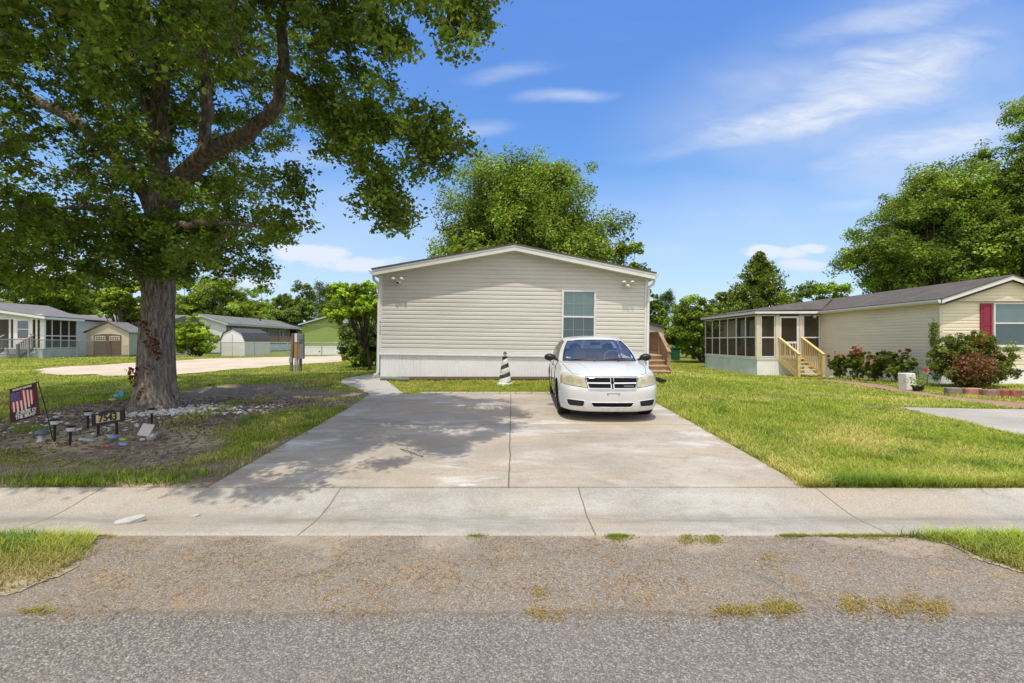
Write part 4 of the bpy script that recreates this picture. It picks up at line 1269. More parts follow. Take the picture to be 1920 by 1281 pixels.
# greenhouse
B_ = [(0, 1.215, 1.0), (.42, 1.27, .998), (.735, 1.46, .99), (.815, 1.60, .975), (.845, 2.45, .99), (.845, 2.55, .992), (.835, 3.35, 1.03), (.76, 3.95, 1.07), (.40, 4.2, 1.08), (0, 4.25, 1.08)]
T_ = [(0, 2.06, 1.395), (.36, 2.085, 1.39), (.575, 2.17, 1.365), (.635, 2.28, 1.36), (.66, 2.55, 1.385), (.66, 2.63, 1.385), (.63, 3.15, 1.375), (.56, 3.36, 1.355), (.33, 3.44, 1.375), (0, 3.46, 1.385)]
def gh(i, u, v):
    "point on greenhouse segment i, u along, v up; gently bowed"
    a = np.array(B_[i]); b = np.array(B_[i + 1]); c = np.array(T_[i]); d = np.array(T_[i + 1])
    lo = a * (1 - u) + b * u; hi = c * (1 - u) + d * u
    p = lo * (1 - v) + hi * v
    o = np.array([p[0], (p[1] - 2.75) * .6, 0]); o /= max(np.linalg.norm(o), 1e-6)
    return p + o * .035 * math.sin(math.pi * v) + np.array([0, 0, .012]) * math.sin(math.pi * v)
def gpatch(segs, name, mat, inset=(0, 1, 0, 1), off=0., n=8, parent=car, mirror=True, side=0):
    V = []; Q = []
    for sgn in ((side,) if side else (1, -1)):
        for i in segs:
            k0 = len(V)
            for a in range(n + 1):
                for b in range(n + 1):
                    u = inset[0] + (inset[1] - inset[0]) * a / n; v = inset[2] + (inset[3] - inset[2]) * b / n
                    p = gh(i, u, v); o = np.array([p[0], (p[1] - 2.75) * .6, .25]); o /= np.linalg.norm(o)
                    p = p + o * off
                    V.append((p[0] * sgn, p[1], p[2]))
            for a in range(n):
                for b in range(n):
                    s = k0 + a * (n + 1) + b; Q.append((s, s + 1, s + n + 2, s + n + 1))
    return link_mesh(name, mesh_np(name, V, faces4=np.array(Q), smooth=True), mat, parent)
def arc(pts, n):
    P_ = np.array(pts[:3]); full_ = np.concatenate([P_[::-1][:-1] * [-1, 1, 1], P_]); return crom(full_, n)
lo_, hi_ = arc(B_, 41), arc(T_, 41)
VW = []
for v_ in np.linspace(0, 1, 15):
    for k_ in range(41):
        p_ = lo_[k_] * (1 - v_) + hi_[k_] * v_; VW.append((p_[0], p_[1] - .012 * math.sin(math.pi * v_), p_[2] + .018 * math.sin(math.pi * v_)))
link_mesh('windscreen', mesh_np('windscreen', VW, faces4=np.array([(i * 41 + j, i * 41 + j + 1, (i + 1) * 41 + j + 1, (i + 1) * 41 + j) for i in range(14) for j in range(40)]), smooth=True), 'windscreen', car)
for sgn in (1, -1):
    for seg, nm in ((3, 'side_window'), (5, 'side_window')):
        V = []; n = 6; Q = []
        for a in range(n + 1):
            for b in range(n + 1):
                p = gh(seg, a / n, b / n * .97); V.append((p[0] * sgn, p[1], p[2]))
        for a in range(n):
            for b in range(n):
                s = a * (n + 1) + b; Q.append((s, s + 1, s + n + 2, s + n + 1))
        link_mesh(nm, mesh_np(nm, V, faces4=np.array(Q), smooth=True), 'car_side_glass', car)
gpatch([7, 8], 'rear_window', 'car_side_glass')
gpatch([2], 'front_pillar', 'car_white', off=.004, side=1); gpatch([2], 'front_pillar', 'car_white', off=.004, side=-1); gpatch([6], 'rear_pillar', 'car_white', off=.002, side=1); gpatch([6], 'rear_pillar', 'car_white', off=.002, side=-1); gpatch([4], 'centre_pillar', 'black_plastic', off=.003, side=1); gpatch([4], 'centre_pillar', 'black_plastic', off=.003, side=-1)
# black surround at the edge of the windscreen
mb = MB()
for sgn in (1, -1):
    mb.tube([Vector(gh(1, 1.0, v)) * 1. if sgn > 0 else Vector((-gh(1, 1., v)[0], gh(1, 1., v)[1], gh(1, 1., v)[2])) for v in np.linspace(0, 1, 9)], .011, 6)
V0 = [Vector(gh(i, u, 1.)) for i in (0, 1) for u in np.linspace(0, 1, 6)]
mb.tube([Vector((-p.x, p.y, p.z)) for p in V0[::-1]] + V0, .009, 6)
V0 = [Vector(gh(i, u, .0)) + Vector((0, -.012, .004)) for i in (0, 1) for u in np.linspace(0, 1, 6)]
mb.tube([Vector((-p.x, p.y, p.z)) for p in V0[::-1]] + V0, .02, 6)
for v in mb.v: v += parent_origin(car)
mb.build('windscreen_seal', 'black_plastic', car, smooth=True)
# roof skin
loops_r = []
TT = np.array(T_ ); full = np.concatenate([TT[::-1][:-1] * [-1, 1, 1], TT, ])[:-1]
cen = np.array([0, 2.76, 0])
rows = []
base_full = np.array([crom(np.concatenate([full, full[:1]]), 61)[:-1]])[0]
for s_, dz in ((1.0, .0), (.97, .022), (.90, .045), (.75, .065), (.5, .08), (.25, .088), (.02, .09)):
    q = (base_full - cen) * [s_, s_, 1] + cen; q = q.copy(); q[:, 2] = q[:, 2] * s_ + 1.385 * (1 - s_) + dz
    rows.append(q)
rows = np.array(rows); nn = rows.shape[1]
Qr = [(i * nn + j, i * nn + (j + 1) % nn, (i + 1) * nn + (j + 1) % nn, (i + 1) * nn + j) for i in range(len(rows) - 1) for j in range(nn)]
link_mesh('roof', mesh_np('roof', rows.reshape(-1, 3), faces4=np.array(Qr), smooth=True), 'car_white', car)
# drip channels: dark line between roof and windscreen pillar
CO = parent_origin(car)
def cb(mb, *a, **k):
    "build a mesh given in the car's own coordinates"
    for v in mb.v: v += CO
    return mb.build(*a, **k)
# interior
mb = MB(); mb.box((-.78, 1.5, .55), (.78, 3.6, .60)); mb.box((-.74, 1.42, .6), (.74, 1.85, .945)); mb.box((-.72, 3.3, .6), (.72, 3.6, 1.15))
cb(mb, 'dashboard', 'dash_dark', car)
for sx in (-.37, .37):
    mb = MB(); mb.prism([(sx - .24, 2.28, .6), (sx + .24, 2.28, .6), (sx + .22, 2.5, 1.12), (sx - .22, 2.5, 1.12)], (0, .12, 0)); mb.ball((sx, 2.58, 1.215), (.135, .06, .095), 10, 6)
    cb(mb, 'seat', 'seat_grey', car, smooth=True)
mb = MB(); c0 = Vector((.37, 1.93, 1.0))
ring = [c0 + Vector((.185 * math.cos(a), .10 * math.sin(a) * .9, .165 * math.sin(a))) for a in np.linspace(0, 2 * math.pi, 25)]
mb.tube(ring, .017, 8, cap=False); mb.bar(c0 + Vector((-.17, 0, 0)), c0 + Vector((.17, 0, 0)), .03, .03); mb.bar(c0, c0 + Vector((0, -.1, -.14)), .05, .03)
simple('wheel_grey', (.22, .23, .24), .5, .1, 10)
cb(mb, 'steering_wheel', 'wheel_grey', car, smooth=True)
mb = MB(); mb.box((-.10, 1.98, 1.29), (.10, 2.02, 1.345)); mb.bar((0, 2.0, 1.33), (0, 2.08, 1.385), .02, .02); cb(mb, 'rear_view_mirror', 'black_plastic', car)
mb = MB(); mb.box((-.70, 1.42, 1.035), (-.60, 1.425, 1.065)); 
# wheels
for sx in (-1, 1):
    for cy_ in wheels_y:
        w = thing('wheel', None, None, (sx * .775, cy_, .325)); w.parent = car
        mb = MB(); pr = [(.205, -.10), (.30, -.105), (.32, -.085), (.325, -.05), (.325, .05), (.32, .085), (.30, .105), (.205, .10)]
        n_ = 36; k0 = 0
        for r_, x_ in pr:
            for j in range(n_): a = 2 * math.pi * j / n_; mb.v.append(Vector((x_, r_ * math.cos(a), r_ * math.sin(a))))
        for i in range(len(pr) - 1):
            for j in range(n_): a = i * n_ + j; b = i * n_ + (j + 1) % n_; mb.f.append((a, b, b + n_, a + n_))
        o_ = parent_origin(w)
        for v in mb.v: v += o_
        mb.build('tyre', 'tyre_rubber', w, smooth=True)
        mb = MB(); xo = sx * .07
        mb.tube([(sx * -.08, 0, 0), (sx * .055, 0, 0)], .205, 28)
        for j in range(7):
            a = 2 * math.pi * j / 7; mb.bar((xo, 0, 0), (xo - sx * .0, .2 * math.cos(a), .2 * math.sin(a)), .045, .03, up=(1, 0, 0))
        mb.tube([(xo - sx * .02, 0, 0), (xo + sx * .02, 0, 0)], .055, 14)
        for v in mb.v: v += o_
        mb.build('rim', 'rim_silver', w)
# dark wheel wells and underside
mb = MB()
for sx in (-1, 1):
    for cy_ in wheels_y:
        pts = [(cy_ + .385 * math.cos(a), .33 + .385 * math.sin(a)) for a in np.linspace(-.3, math.pi + .3, 19)]
        for i in range(18):
            (a0, b0), (a1, b1) = pts[i], pts[i + 1]
            mb.quad((sx * .60, a0, b0), (sx * .885, a0, b0), (sx * .885, a1, b1), (sx * .60, a1, b1))
        mb.box((min(sx * .58, sx * .60), cy_ - .40, .22), (max(sx * .58, sx * .60), cy_ + .40, .72))
mb.box((-.74, .3, .17), (.74, 4.6, .20)); mb.box((-.56, .34, .2), (.56, 4.6, .55))
cb(mb, 'underbody', 'grille_black', car)

# features draped on the front of the body
def drape(poly, name, mat, off=.004, cuts=3, direction=(0, 1, 0), parent=car, solid=0., smooth=True):
    bm = bmesh.new(); vs = [bm.verts.new((p[0], -2 if direction[1] else p[1], p[1])) for p in poly]
    bm.faces.new(vs); bmesh.ops.triangulate(bm, faces=bm.faces)
    for _ in range(cuts): bmesh.ops.subdivide_edges(bm, edges=bm.edges, cuts=1, use_grid_fill=True); bmesh.ops.triangulate(bm, faces=bm.faces)
    for v in bm.verts:
        hit = bvh_body.ray_cast(Vector((v.co.x, -2, v.co.z)), Vector((0, 1, 0)))
        if hit[0] is not None:
            n = hit[1]; n = n if n.y < 0 else -n
            v.co = hit[0] + n * off
        else: v.co.y = .5
    bmesh.ops.recalc_face_normals(bm, faces=bm.faces)
    if smooth:
        for f in bm.faces: f.smooth = True
    me = bpy.data.meshes.new(name); bm.to_mesh(me); bm.free()
    return link_mesh(name, me, mat, parent)
def drape_line(pts, r, name, mat, off=.006, closed=True, parent=car, n=5):
    P = []
    q = list(pts) + ([pts[0]] if closed else [])
    for a, b in zip(q[:-1], q[1:]):
        for k in range(n):
            x = a[0] + (b[0] - a[0]) * k / n; z = a[1] + (b[1] - a[1]) * k / n
            h = bvh_body.ray_cast(Vector((x, -2, z)), Vector((0, 1, 0)))
            if h[0] is not None: P.append(h[0] + Vector((0, -off, 0)))
    x, z = q[-1]; h = bvh_body.ray_cast(Vector((x, -2, z)), Vector((0, 1, 0)))
    if h[0] is not None: P.append(h[0] + Vector((0, -off, 0)))
    mb = MB(); mb.tube(P, r, 6)
    return cb(mb, name, mat, parent, smooth=True)
def mir(poly): return [(-x, z) for x, z in poly][::-1]
GR = [(-.452, .785), (.452, .785), (.445, .74), (.405, .605), (.385, .592), (-.385, .592), (-.405, .605), (-.445, .74)]
gr = drape(GR, 'grille', 'chrome', .006, 4)
for q in ([(-.432, .772), (-.030, .772), (-.030, .705), (-.425, .705)], [(.030, .772), (.432, .772), (.425, .705), (.030, .705)],
          [(-.412, .680), (-.030, .680), (-.030, .612), (-.392, .612)], [(.030, .680), (.412, .680), (.392, .612), (.030, .612)]):
    drape(q, 'grille_opening', 'grille_black', .010, 3, parent=gr)
drape([(-.018, .78), (.018, .78), (.018, .715), (.026, .70), (.026, .685), (.012, .68), (.012, .60), (-.012, .60), (-.012, .68), (-.026, .685), (-.026, .70), (-.018, .715)], 'grille_emblem', 'grille_black', .013, 3, parent=gr)
drape_line(GR, .010, 'grille_surround', 'chrome', .008, parent=gr)
hp = bvh_body.ray_cast(Vector((.27, -2, .645)), Vector((0, 1, 0)))[0]
lettering('grille_badge', 'DODGE', .036, hp + CO + Vector((.01, -.017, 0)), (1, .03, 0), (0, 0, 1), 'chrome', gr, .001, 1.35)
HL_ = [(.470, .775), (.62, .812), (.76, .842), (.815, .838), (.845, .80), (.862, .735), (.858, .672), (.80, .655), (.60, .632), (.425, .615), (.43, .65)]
for sgn in (1, -1):
    pl = HL_ if sgn > 0 else mir(HL_)
    h = drape(pl, 'headlight', 'hazy_lens', .006, 4)
    am = [(.845, .80), (.862, .735), (.858, .672), (.838, .668), (.838, .70), (.825, .80)]
    drape(am if sgn > 0 else mir(am), 'indicator', 'amber', .009, 3, parent=h)
    drape_line(pl, .004, 'headlight_seam', 'grille_black', .004, parent=h)
    # faint reflector bowls behind the haze
    for (xx, zz, r_) in ((.70, .745, .062), (.555, .715, .05)):
        ring = [(sgn * xx + r_ * math.cos(a), zz + r_ * .9 * math.sin(a)) for a in np.linspace(0, 2 * math.pi, 15)[:-1]]
        drape(ring, 'reflector', 'reflector_dim' if 'reflector_dim' in MATS else simple('reflector_dim', (.35, .33, .23), .35, .2, 30, coat=.6).name, .0085, 2, parent=h)
    fog = [(.475, .382), (.50, .388), (.74, .40), (.765, .385), (.752, .315), (.72, .285), (.52, .280), (.485, .30)]
    drape(fog if sgn > 0 else mir(fog), 'fog_recess', 'intake_grey', .006, 3)
    drape_line(fog if sgn > 0 else mir(fog), .006, 'recess_lip', 'car_white', .004)
IN = [(-.365, .362), (.365, .362), (.37, .35), (.335, .292), (.31, .278), (-.31, .278), (-.335, .292), (-.37, .35)]
drape(IN, 'lower_intake', 'grille_black', .005, 4); drape_line(IN, .008, 'intake_lip', 'car_white', .003)
drape([(-.10, .522), (.13, .522), (.13, .514), (-.10, .514)], 'plate_slot', 'intake_grey', .005, 3)
for xx in (-.085, .105): drape([(xx - .008, .508), (xx + .008, .508), (xx + .008, .492), (xx - .008, .492)], 'plate_hole', 'grille_black', .006, 2)
drape_line([(-.46, .797), (-.2, .803), (.2, .803), (.46, .797)], .005, 'bonnet_seam', 'grille_black', .001, closed=False)
bvh_hood = BVHTree.FromPolygons([tuple(v) for v in hood.reshape(-1, 3)], Qh)
def hood_line(pts, r, name, mat):
    P_ = []
    for (xa, ya), (xb, yb) in zip(pts[:-1], pts[1:]):
        for k in range(8):
            x = xa + (xb - xa) * k / 8; y = ya + (yb - ya) * k / 8; h = bvh_hood.ray_cast(Vector((x, y, 3)), Vector((0, 0, -1)))
            if h[0] is not None: P_.append(h[0] + Vector((0, 0, .001)))
    if len(P_) > 2: mb = MB(); mb.tube(P_, r, 5); cb(mb, name, mat, car, smooth=True)
simple('seam_grey', (.10, .10, .105), .6, .1, 20)
for sgn in (1, -1):
    hood_line([(sgn * .48, .17), (sgn * .66, .34), (sgn * .735, .70), (sgn * .775, 1.1), (sgn * .79, 1.46)], .0045, 'bonnet_seam', 'seam_grey')
    hood_line([(sgn * .33, .22), (sgn * .40, .6), (sgn * .50, 1.18)], .003, 'bonnet_crease_shade', 'car_shade' if 'car_shade' in MATS else simple('car_shade', (.52, .52, .52), .4, .05, 10, coat=.5).name)  # grey line along the bonnet crease, its shade put into the colour
    drape_line([(sgn * .86, .655), (sgn * .895, .60), (sgn * .90, .50)], .0035, 'bumper_seam', 'seam_grey', .001, closed=False)
# side: door seams, handle, mirrors
def side_pt(y, z, sgn):
    h = bvh_body.ray_cast(Vector((sgn * 3, y, z)), Vector((-sgn, 0, 0)))
    return h[0] + Vector((sgn * .003, 0, 0)) if h[0] is not None else Vector((sgn * .9, y, z))
for sgn in (1, -1):
    mb = MB()
    for pth in ([(1.52, .95), (1.48, .7), (1.5, .35), (1.55, .26)], [(2.50, .96), (2.5, .6), (2.52, .26)], [(3.42, .97), (3.36, .72), (3.18, .5)], [(1.55, .26), (2.5, .26), (3.2, .27)]):
        P = []
        for a, b in zip(pth[:-1], pth[1:]):
            for k in range(6): P.append(side_pt(a[0] + (b[0] - a[0]) * k / 6, a[1] + (b[1] - a[1]) * k / 6, sgn))
        mb.tube(P, .005, 5)
    cb(mb, 'door_seam', 'grille_black', car)
    for yy in (2.28, 3.22):
        p = side_pt(yy, .80, sgn); mb = MB(); mb.tube([p + Vector((0, -.1, 0)), p + Vector((sgn * .03, -.06, 0)), p + Vector((sgn * .03, .06, 0)), p + Vector((0, .1, 0))], .014, 8)
        cb(mb, 'door_handle', 'car_white', car, smooth=True)
    mb = MB(); c = Vector((sgn * .985, 1.66, 1.045)); mb.ball(c, (.125, .085, .078), 16, 10)
    for v in mb.v:
        if v.y > c.y + .03: v.y = c.y + .03
        if (v.x - c.x) * sgn < 0: v.z = c.z + (v.z - c.z) * (1 - .35 * abs(v.x - c.x) / .125)
    mb.bar((sgn * .83, 1.68, .985), (sgn * .93, 1.67, 1.02), .06, .045)
    cb(mb, 'mirror', 'black_plastic', car, smooth=True)
# wipers and washer jets
mb = MB()
for (xa, xb) in ((.08, .60), (-.62, -.10)):
    a = Vector((xa, 1.235 + .22 * abs(xa) ** 2.2, 1.012)); b = Vector((xb, 1.30 + .2 * abs(xb) ** 2.2, 1.02)); mb.tube([a + Vector((0, -.01, .01)), (a + b) / 2 + Vector((0, -.0, .018)), b + Vector((0, 0, .012))], .010, 6)
cb(mb, 'wiper', 'black_plastic', car)
mb = MB()
for xx in (-.16, .30): mb.ball((xx, 1.02, 1.005), (.02, .02, .012), 8, 5)
cb(mb, 'washer_jet', 'black_plastic', car)
mb = MB(); mb.quad((-.66, 1.50, 1.035), (-.58, 1.48, 1.035), (-.58, 1.50, 1.06), (-.66, 1.52, 1.06)); cb(mb, 'windscreen_sticker', 'white_plastic', car, fix=False)
mb = MB(); p = [Vector(gh(1, u, v)) for (u, v) in ((.80, .10), (.90, .10), (.88, .22), (.80, .22))]
simple('sticker_blue', (.25, .48, .70), .5, .1, 10)
mb.add([q + Vector((0, -.006, .006)) for q in p], [(0, 1, 2, 3)]); cb(mb, 'inspection_sticker', 'sticker_blue', car, fix=False)
# ------------------------------------------------------------------ left-hand neighbours
def wpt(px, y, z): return ((px - CX) / F * y, y, z)

# porch house behind the chain-link fence
cx_, cy_ = -31.06, 30.0
A_ = math.radians(0)
ph = thing('porch_home', 'white home with screened porch and dark wooden steps behind the chain-link fence on the left', 'house', (cx_, cy_, .5), (0, 0, R(13.5)))
O = Vector((cx_, cy_, 0))
def lp(x, y, z): return (cx_ + x, cy_ + y, z)
zf_, zt_ = 1.10, 3.12
PLN = 3.2
def lpb(mb, a, b): return mb.box(lp(*a), lp(*b))
mb = MB(); skirting(mb, (cx_, cy_), (0, 1), (1, 0), PLN, lambda s: .3, zf_, .11); skirting(mb, (cx_ - 7, cy_), (1, 0), (0, -1), 7, lambda s: .3, zf_, .11)
mb.build('skirting', 'skirt_mossy', ph)
mb = MB()
for x in (-.08, -.32, -1.75, -2.75, -3.75): lpb(mb, (x - .05, -.03, zf_), (x + .05, .05, zt_))
lpb(mb, (-.03, -.04, zf_), (.12, .1, zt_)); lpb(mb, (-7, -.032, zf_), (.0, .04, zf_ + .08)); lpb(mb, (-7, -.032, zt_ - .08), (0, .04, zt_ + .3)); lpb(mb, (-7, -.03, zf_ + .85), (-2.6, .03, zf_ + .93))
for i in range(5): lpb(mb, (-.02, PLN * i / 4 - .03, zf_), (.03, PLN * i / 4 + .03, zt_))
for z in (zf_ + .02, zf_ + .85, zt_ - .06): lpb(mb, (-.022, 0, z), (.032, PLN, z + .07))
mb.build('porch_frame', 'white_trim', ph)
mb = MB(); lpb(mb, (-1.55, -.045, zf_), (-.52, -.005, zf_ + 2.0)); d_ = mb.build('door', 'white_plastic', ph)
mb = MB(); lpb(mb, (-1.32, -.055, zf_ + .72), (-.75, -.046, zf_ + 1.28)); lpb(mb, (-1.32, -.055, zf_ + 1.34), (-.75, -.046, zf_ + 1.86)); mb.build('door_pane', 'dark_glass', d_)
mb = MB(); mb.ball(lp(-.60, -.07, zf_ + .95), .04); mb.build('handle', 'black_metal', d_)
mb = MB(); mb.quad(lp(0, 0, zf_), lp(0, PLN, zf_), lp(0, PLN, zt_), lp(0, 0, zt_)); mb.quad(lp(-7, 0.01, zf_), lp(-.02, 0.01, zf_), lp(-.02, 0.01, zt_), lp(-7, 0.01, zt_)); mb.build('screen', 'screen_mesh', ph, fix=False)
mb = MB(); lpb(mb, (-8.5, 2.6, .4), (-2.4, 14, 3.3)); mb.build('wall', 'siding_white', ph)
mb = MB(); lpb(mb, (-7, .05, zf_ - .05), (-.05, PLN, zf_)); lpb(mb, (-2.35, PLN - .1, zf_), (-.03, PLN - .05, zt_)); mb.build('porch_floor', 'porch_floor', ph)
mb = MB()
rp = [lp(.35, -.4, 3.22), lp(.35, PLN + .25, 3.22), lp(-5.5, PLN + 6, 4.5), lp(-7.5, -.4, 4.45)]
mb.prism(rp, (0, 0, .06)); mb.prism([lp(-8.5, 3, 4.2), lp(-2.2, 3.2, 3.36), lp(-2.2, 14.3, 3.36), lp(-8.5, 14.3, 4.4)], (0, 0, .06)); mb.build('roof', 'shingle_pale', ph)
mb = MB(); mb.prism([lp(.36, -.43, 3.08), lp(-7.5, -.43, 4.31), lp(-7.5, -.43, 4.45), lp(.36, -.43, 3.23)], (0, .025, 0)); mb.box(lp(.34, -.404, 3.08), lp(.37, PLN + .25, 3.215)); mb.prism([lp(0, -.02, 3.1), lp(-7, -.02, 3.1), lp(-7, -.02, 4.3), lp(0, -.02, 3.2)], (0, .03, 0)); mb.build('fascia', 'white_trim', ph)
# its steps
s_ = thing('porch_steps', 'dark weathered wooden steps with slanted handrails at the white porch door', 'steps', lp(-1.25, -.6, .5), (0, 0, 0))
Mr = Matrix.Translation(O) @ Matrix.Rotation(R(13.5), 4, 'Z') @ Matrix.Translation(-O)
def rb(mb, *a, **k):
    for v in mb.v: v[:] = Mr @ v
    return mb.build(*a, **k)
s_.location = Mr @ Vector(s_.location)
for i in range(4):
    mb = MB(); lpb(mb, (-1.95, -1.3 + .3 * i, .5 + .15 * (i + 1) - .04), (-.5, -1.0 + .3 * i, .5 + .15 * (i + 1))); rb(mb, 'tread', 'wood_grey', s_)
for x in (-2.0, -.45):
    mb = MB(); mb.bar(lp(x, -1.4, 1.4), lp(x, -.1, 2.02), .1, .05); rb(mb, 'handrail', 'wood_weathered', s_)
    mb = MB(); lpb(mb, (x - .05, -1.4, .4), (x + .05, -1.3, 1.4)); rb(mb, 'post', 'wood_grey', s_)
    mb = MB()
    for i in range(7): lpb(mb, (x - .02, -1.2 + .16 * i, .62 + .08 * i), (x + .02, -1.15 + .16 * i, 1.48 + .076 * i))
    mb.bar(lp(x, -1.3, .6), lp(x, -.1, 1.1), .04, .22); rb(mb, 'baluster', 'wood_grey', s_)

# another white home further back
mb_o = (-36.5, 41, .4)
h2 = thing('white_home', 'low white home with pale grey roof showing behind the tan storage shed', 'house', mb_o)
mb = MB(); mb.box((-46, 41, .4), (-31.5, 46, 3.35)); mb.build('wall', 'siding_white', h2)
mb = MB(); mb.prism([(-46.3, 40.6, 3.36), (-46.3, 43.5, 4.15), (-46.3, 46.4, 3.36)], (15.2, 0, 0)); mb.build('roof', 'shingle_pale', h2)
mb = MB(); mb.box((-46.3, 40.56, 3.2), (-31.1, 40.6, 3.38)); mb.build('fascia', 'white_trim', h2)

# tan storage shed with brown double doors
sd = thing('storage_shed', 'tan resin storage shed with brown double doors and grey roof behind the fence', 'shed', (-30.5, 34.2, .45), (0, 0, R(14)))
SX, SY, SZ = -30.5, 34.2, .45
simple('resin_tan', (.56, .50, .38), .6, .06, 4); simple('resin_sage', (.40, .43, .34), .6, .08, 4); simple('resin_brown', (.15, .105, .075), .6, .1, 4); simple('resin_cream', (.62, .58, .44), .6, .05, 4)
w_ = 1.36; D_ = 2.5; e_ = 1.85; r_ = 2.62
mb = MB(); mb.prism([(SX - w_, SY, SZ + .12), (SX + w_, SY, SZ + .12), (SX + w_, SY, SZ + e_), (SX, SY, SZ + r_ - .05), (SX - w_, SY, SZ + e_)], (0, .05, 0))
for k in range(9):
    for s in (-1, 1): mb.box((SX + s * 1.12 - .17, SY - .025, SZ + .2 + k * .08), (SX + s * 1.12 + .17, SY - .001, SZ + .262 + k * .08))
mb.build('front_wall', 'resin_tan', sd)
mb = MB(); mb.box((SX + w_ - .05, SY + .051, SZ + .12), (SX + w_, SY + D_, SZ + e_)); mb.box((SX - w_, SY + .051, SZ + .12), (SX - w_ + .05, SY + D_, SZ + e_)); mb.box((SX - w_, SY + D_, SZ + .12), (SX + w_, SY + D_ + .05, SZ + e_)); mb.build('side_wall', 'resin_sage', sd)
mb = MB(); mb.box((SX - w_ - .05, SY - .05, SZ - .05), (SX + w_ + .05, SY + D_ + .1, SZ + .119)); mb.build('base', 'wood_grey', sd)
mb = MB()
for s in (-1, 1): mb.prism([(SX, SY - .12, SZ + r_), (SX + s * (w_ + .12), SY - .12, SZ + e_ - .06), (SX + s * (w_ + .12), SY - .12, SZ + e_), (SX, SY - .12, SZ + r_ + .06)], (0, D_ + .25, 0))
mb.build('roof', 'shingle_pale', sd)
mb = MB()
for s in (-1, 1): mb.prism([(SX, SY - .14, SZ + r_ - .0), (SX + s * (w_ + .13), SY - .14, SZ + e_ - .06), (SX + s * (w_ + .13), SY - .14, SZ + e_ + .01), (SX, SY - .14, SZ + r_ + .07)], (0, .019, 0))
mb.build('rake_trim', 'resin_brown', sd)
for s in (-1, 1):
    mb = MB(); pts = []
    for k in range(7):
        x = .86 * k / 6; pts.append((SX + s * (.015 + x), SY - .035, SZ + 1.72 - .10 * (k / 6) ** 2))
    mb.prism([(SX + s * .015, SY - .035, SZ + .14)] + pts + [(SX + s * .875, SY - .035, SZ + .14)], (0, .034, 0)); d = mb.build('door', 'resin_brown', sd)
    mb = MB(); mb.box((min(SX + s * .13, SX + s * .78), SY - .05, SZ + 1.22), (max(SX + s * .13, SX + s * .78), SY - .036, SZ + 1.56)); mb.build('door_window', 'resin_cream', d)
    mb = MB()
    for a in range(4):
        for b in range(2): x = SX + s * (.17 + a * .145); mb.box((min(x, x + s * .11), SY - .055, SZ + 1.26 + b * .14), (max(x, x + s * .11), SY - .051, SZ + 1.36 + b * .14))
    mb.build('door_pane', 'resin_brown', d)

# chain-link fence: one run towards the back, one run across
def fence(name, label, P0, P1, seg, h=1.2):
    P0 = Vector((P0[0], P0[1], 0)); P1 = Vector((P1[0], P1[1], 0)); L = (P1 - P0).length; u = (P1 - P0) / L
    zz = lambda s: float(gz((P0 + u * s).x, (P0 + u * s).y))
    t = thing(name, label, 'fence', (P0.x, P0.y, zz(0)), group='chain-link fences on the left')
    n = int(L / seg)
    for i in range(n + 1):
        s = L * i / n; p = P0 + u * s
        MB().tube([(p.x, p.y, zz(s) - .1), (p.x, p.y, zz(s) + h + .03)], .042 if i % 4 else .05, 8).build('post', 'galvanised', t, smooth=True)
    mb = MB(); mb.tube([P0 + u * (L * i / n) + Vector((0, 0, zz(L * i / n) + h)) for i in range(n + 1)], .030, 6); mb.build('top_rail', 'galvanised', t, smooth=True)
    mb = MB(); pit = .11; s = -h
    nrm = Vector((-u.y, u.x, 0)) * .002
    while s < L:
        for sgn in (1, -1):
            a, b = (s, s + h)
            za, zb = (0, h) if sgn > 0 else (h, 0)
            a2 = max(a, 0); b2 = min(b, L)
            if b2 > a2:
                f = lambda q: za + (zb - za) * (q - a) / h
                p = P0 + u * a2 + Vector((0, 0, zz(a2) + f(a2))) + nrm * sgn; q = P0 + u * b2 + Vector((0, 0, zz(b2) + f(b2))) + nrm * sgn
                w = Vector((0, 0, .0085)); mb.quad(p - w, q - w, q + w, p + w)
        s += pit
    mb.build('wire_mesh', 'galvanised', t, fix=False)
fence('chain_link_fence', 'grey chain-link fence running back in front of the white porch home and tan shed', (-30.3, 22), (-30.3, 38.0), 2.9)
fence('chain_link_fence', 'grey chain-link fence crossing behind the sandy lane in front of the white gambrel shed', (-30.2, 38.2), (-13.2, 38.2), 2.43, 1.15)

# white gambrel shed
gs = thing('gambrel_shed', 'small white gambrel-roofed shed with dark shingles behind the chain-link fence', 'shed', (-23.6, 39.2, .35), (0, 0, R(-4)))
X_, Y_, Z_ = -24.2, 39.2, .3
hw = 1.1; dep = 3.6
prof = [(-hw, 0), (hw, 0), (hw, 1.35), (hw * .72, 2.0), (0, 2.38), (-hw * .72, 2.0), (-hw, 1.35)]
mb = MB(); mb.prism([(X_ + a, Y_, Z_ + b) for a, b in prof], (0, .06, 0)); mb.box((X_ - hw, Y_ + .061, Z_), (X_ - hw + .05, Y_ + dep, Z_ + 1.35)); mb.box((X_ + hw - .05, Y_ + .061, Z_), (X_ + hw, Y_ + dep, Z_ + 1.35)); mb.prism([(X_ + a, Y_ + dep, Z_ + b) for a, b in prof], (0, .06, 0)); mb.build('wall', 'skirt_white', gs)
mb = MB(); rf = [(hw + .06, 1.32), (hw * .74, 2.03), (0, 2.42), (-hw * .74, 2.03), (-hw - .06, 1.32)]
for a, b in zip(rf[:-1], rf[1:]): mb.prism([(X_ + a[0], Y_ - .08, Z_ + a[1]), (X_ + b[0], Y_ - .08, Z_ + b[1]), (X_ + b[0], Y_ - .08, Z_ + b[1] + .05), (X_ + a[0], Y_ - .08, Z_ + a[1] + .05)], (0, dep + .2, 0))
mb.build('roof', 'shingle_dark', gs)
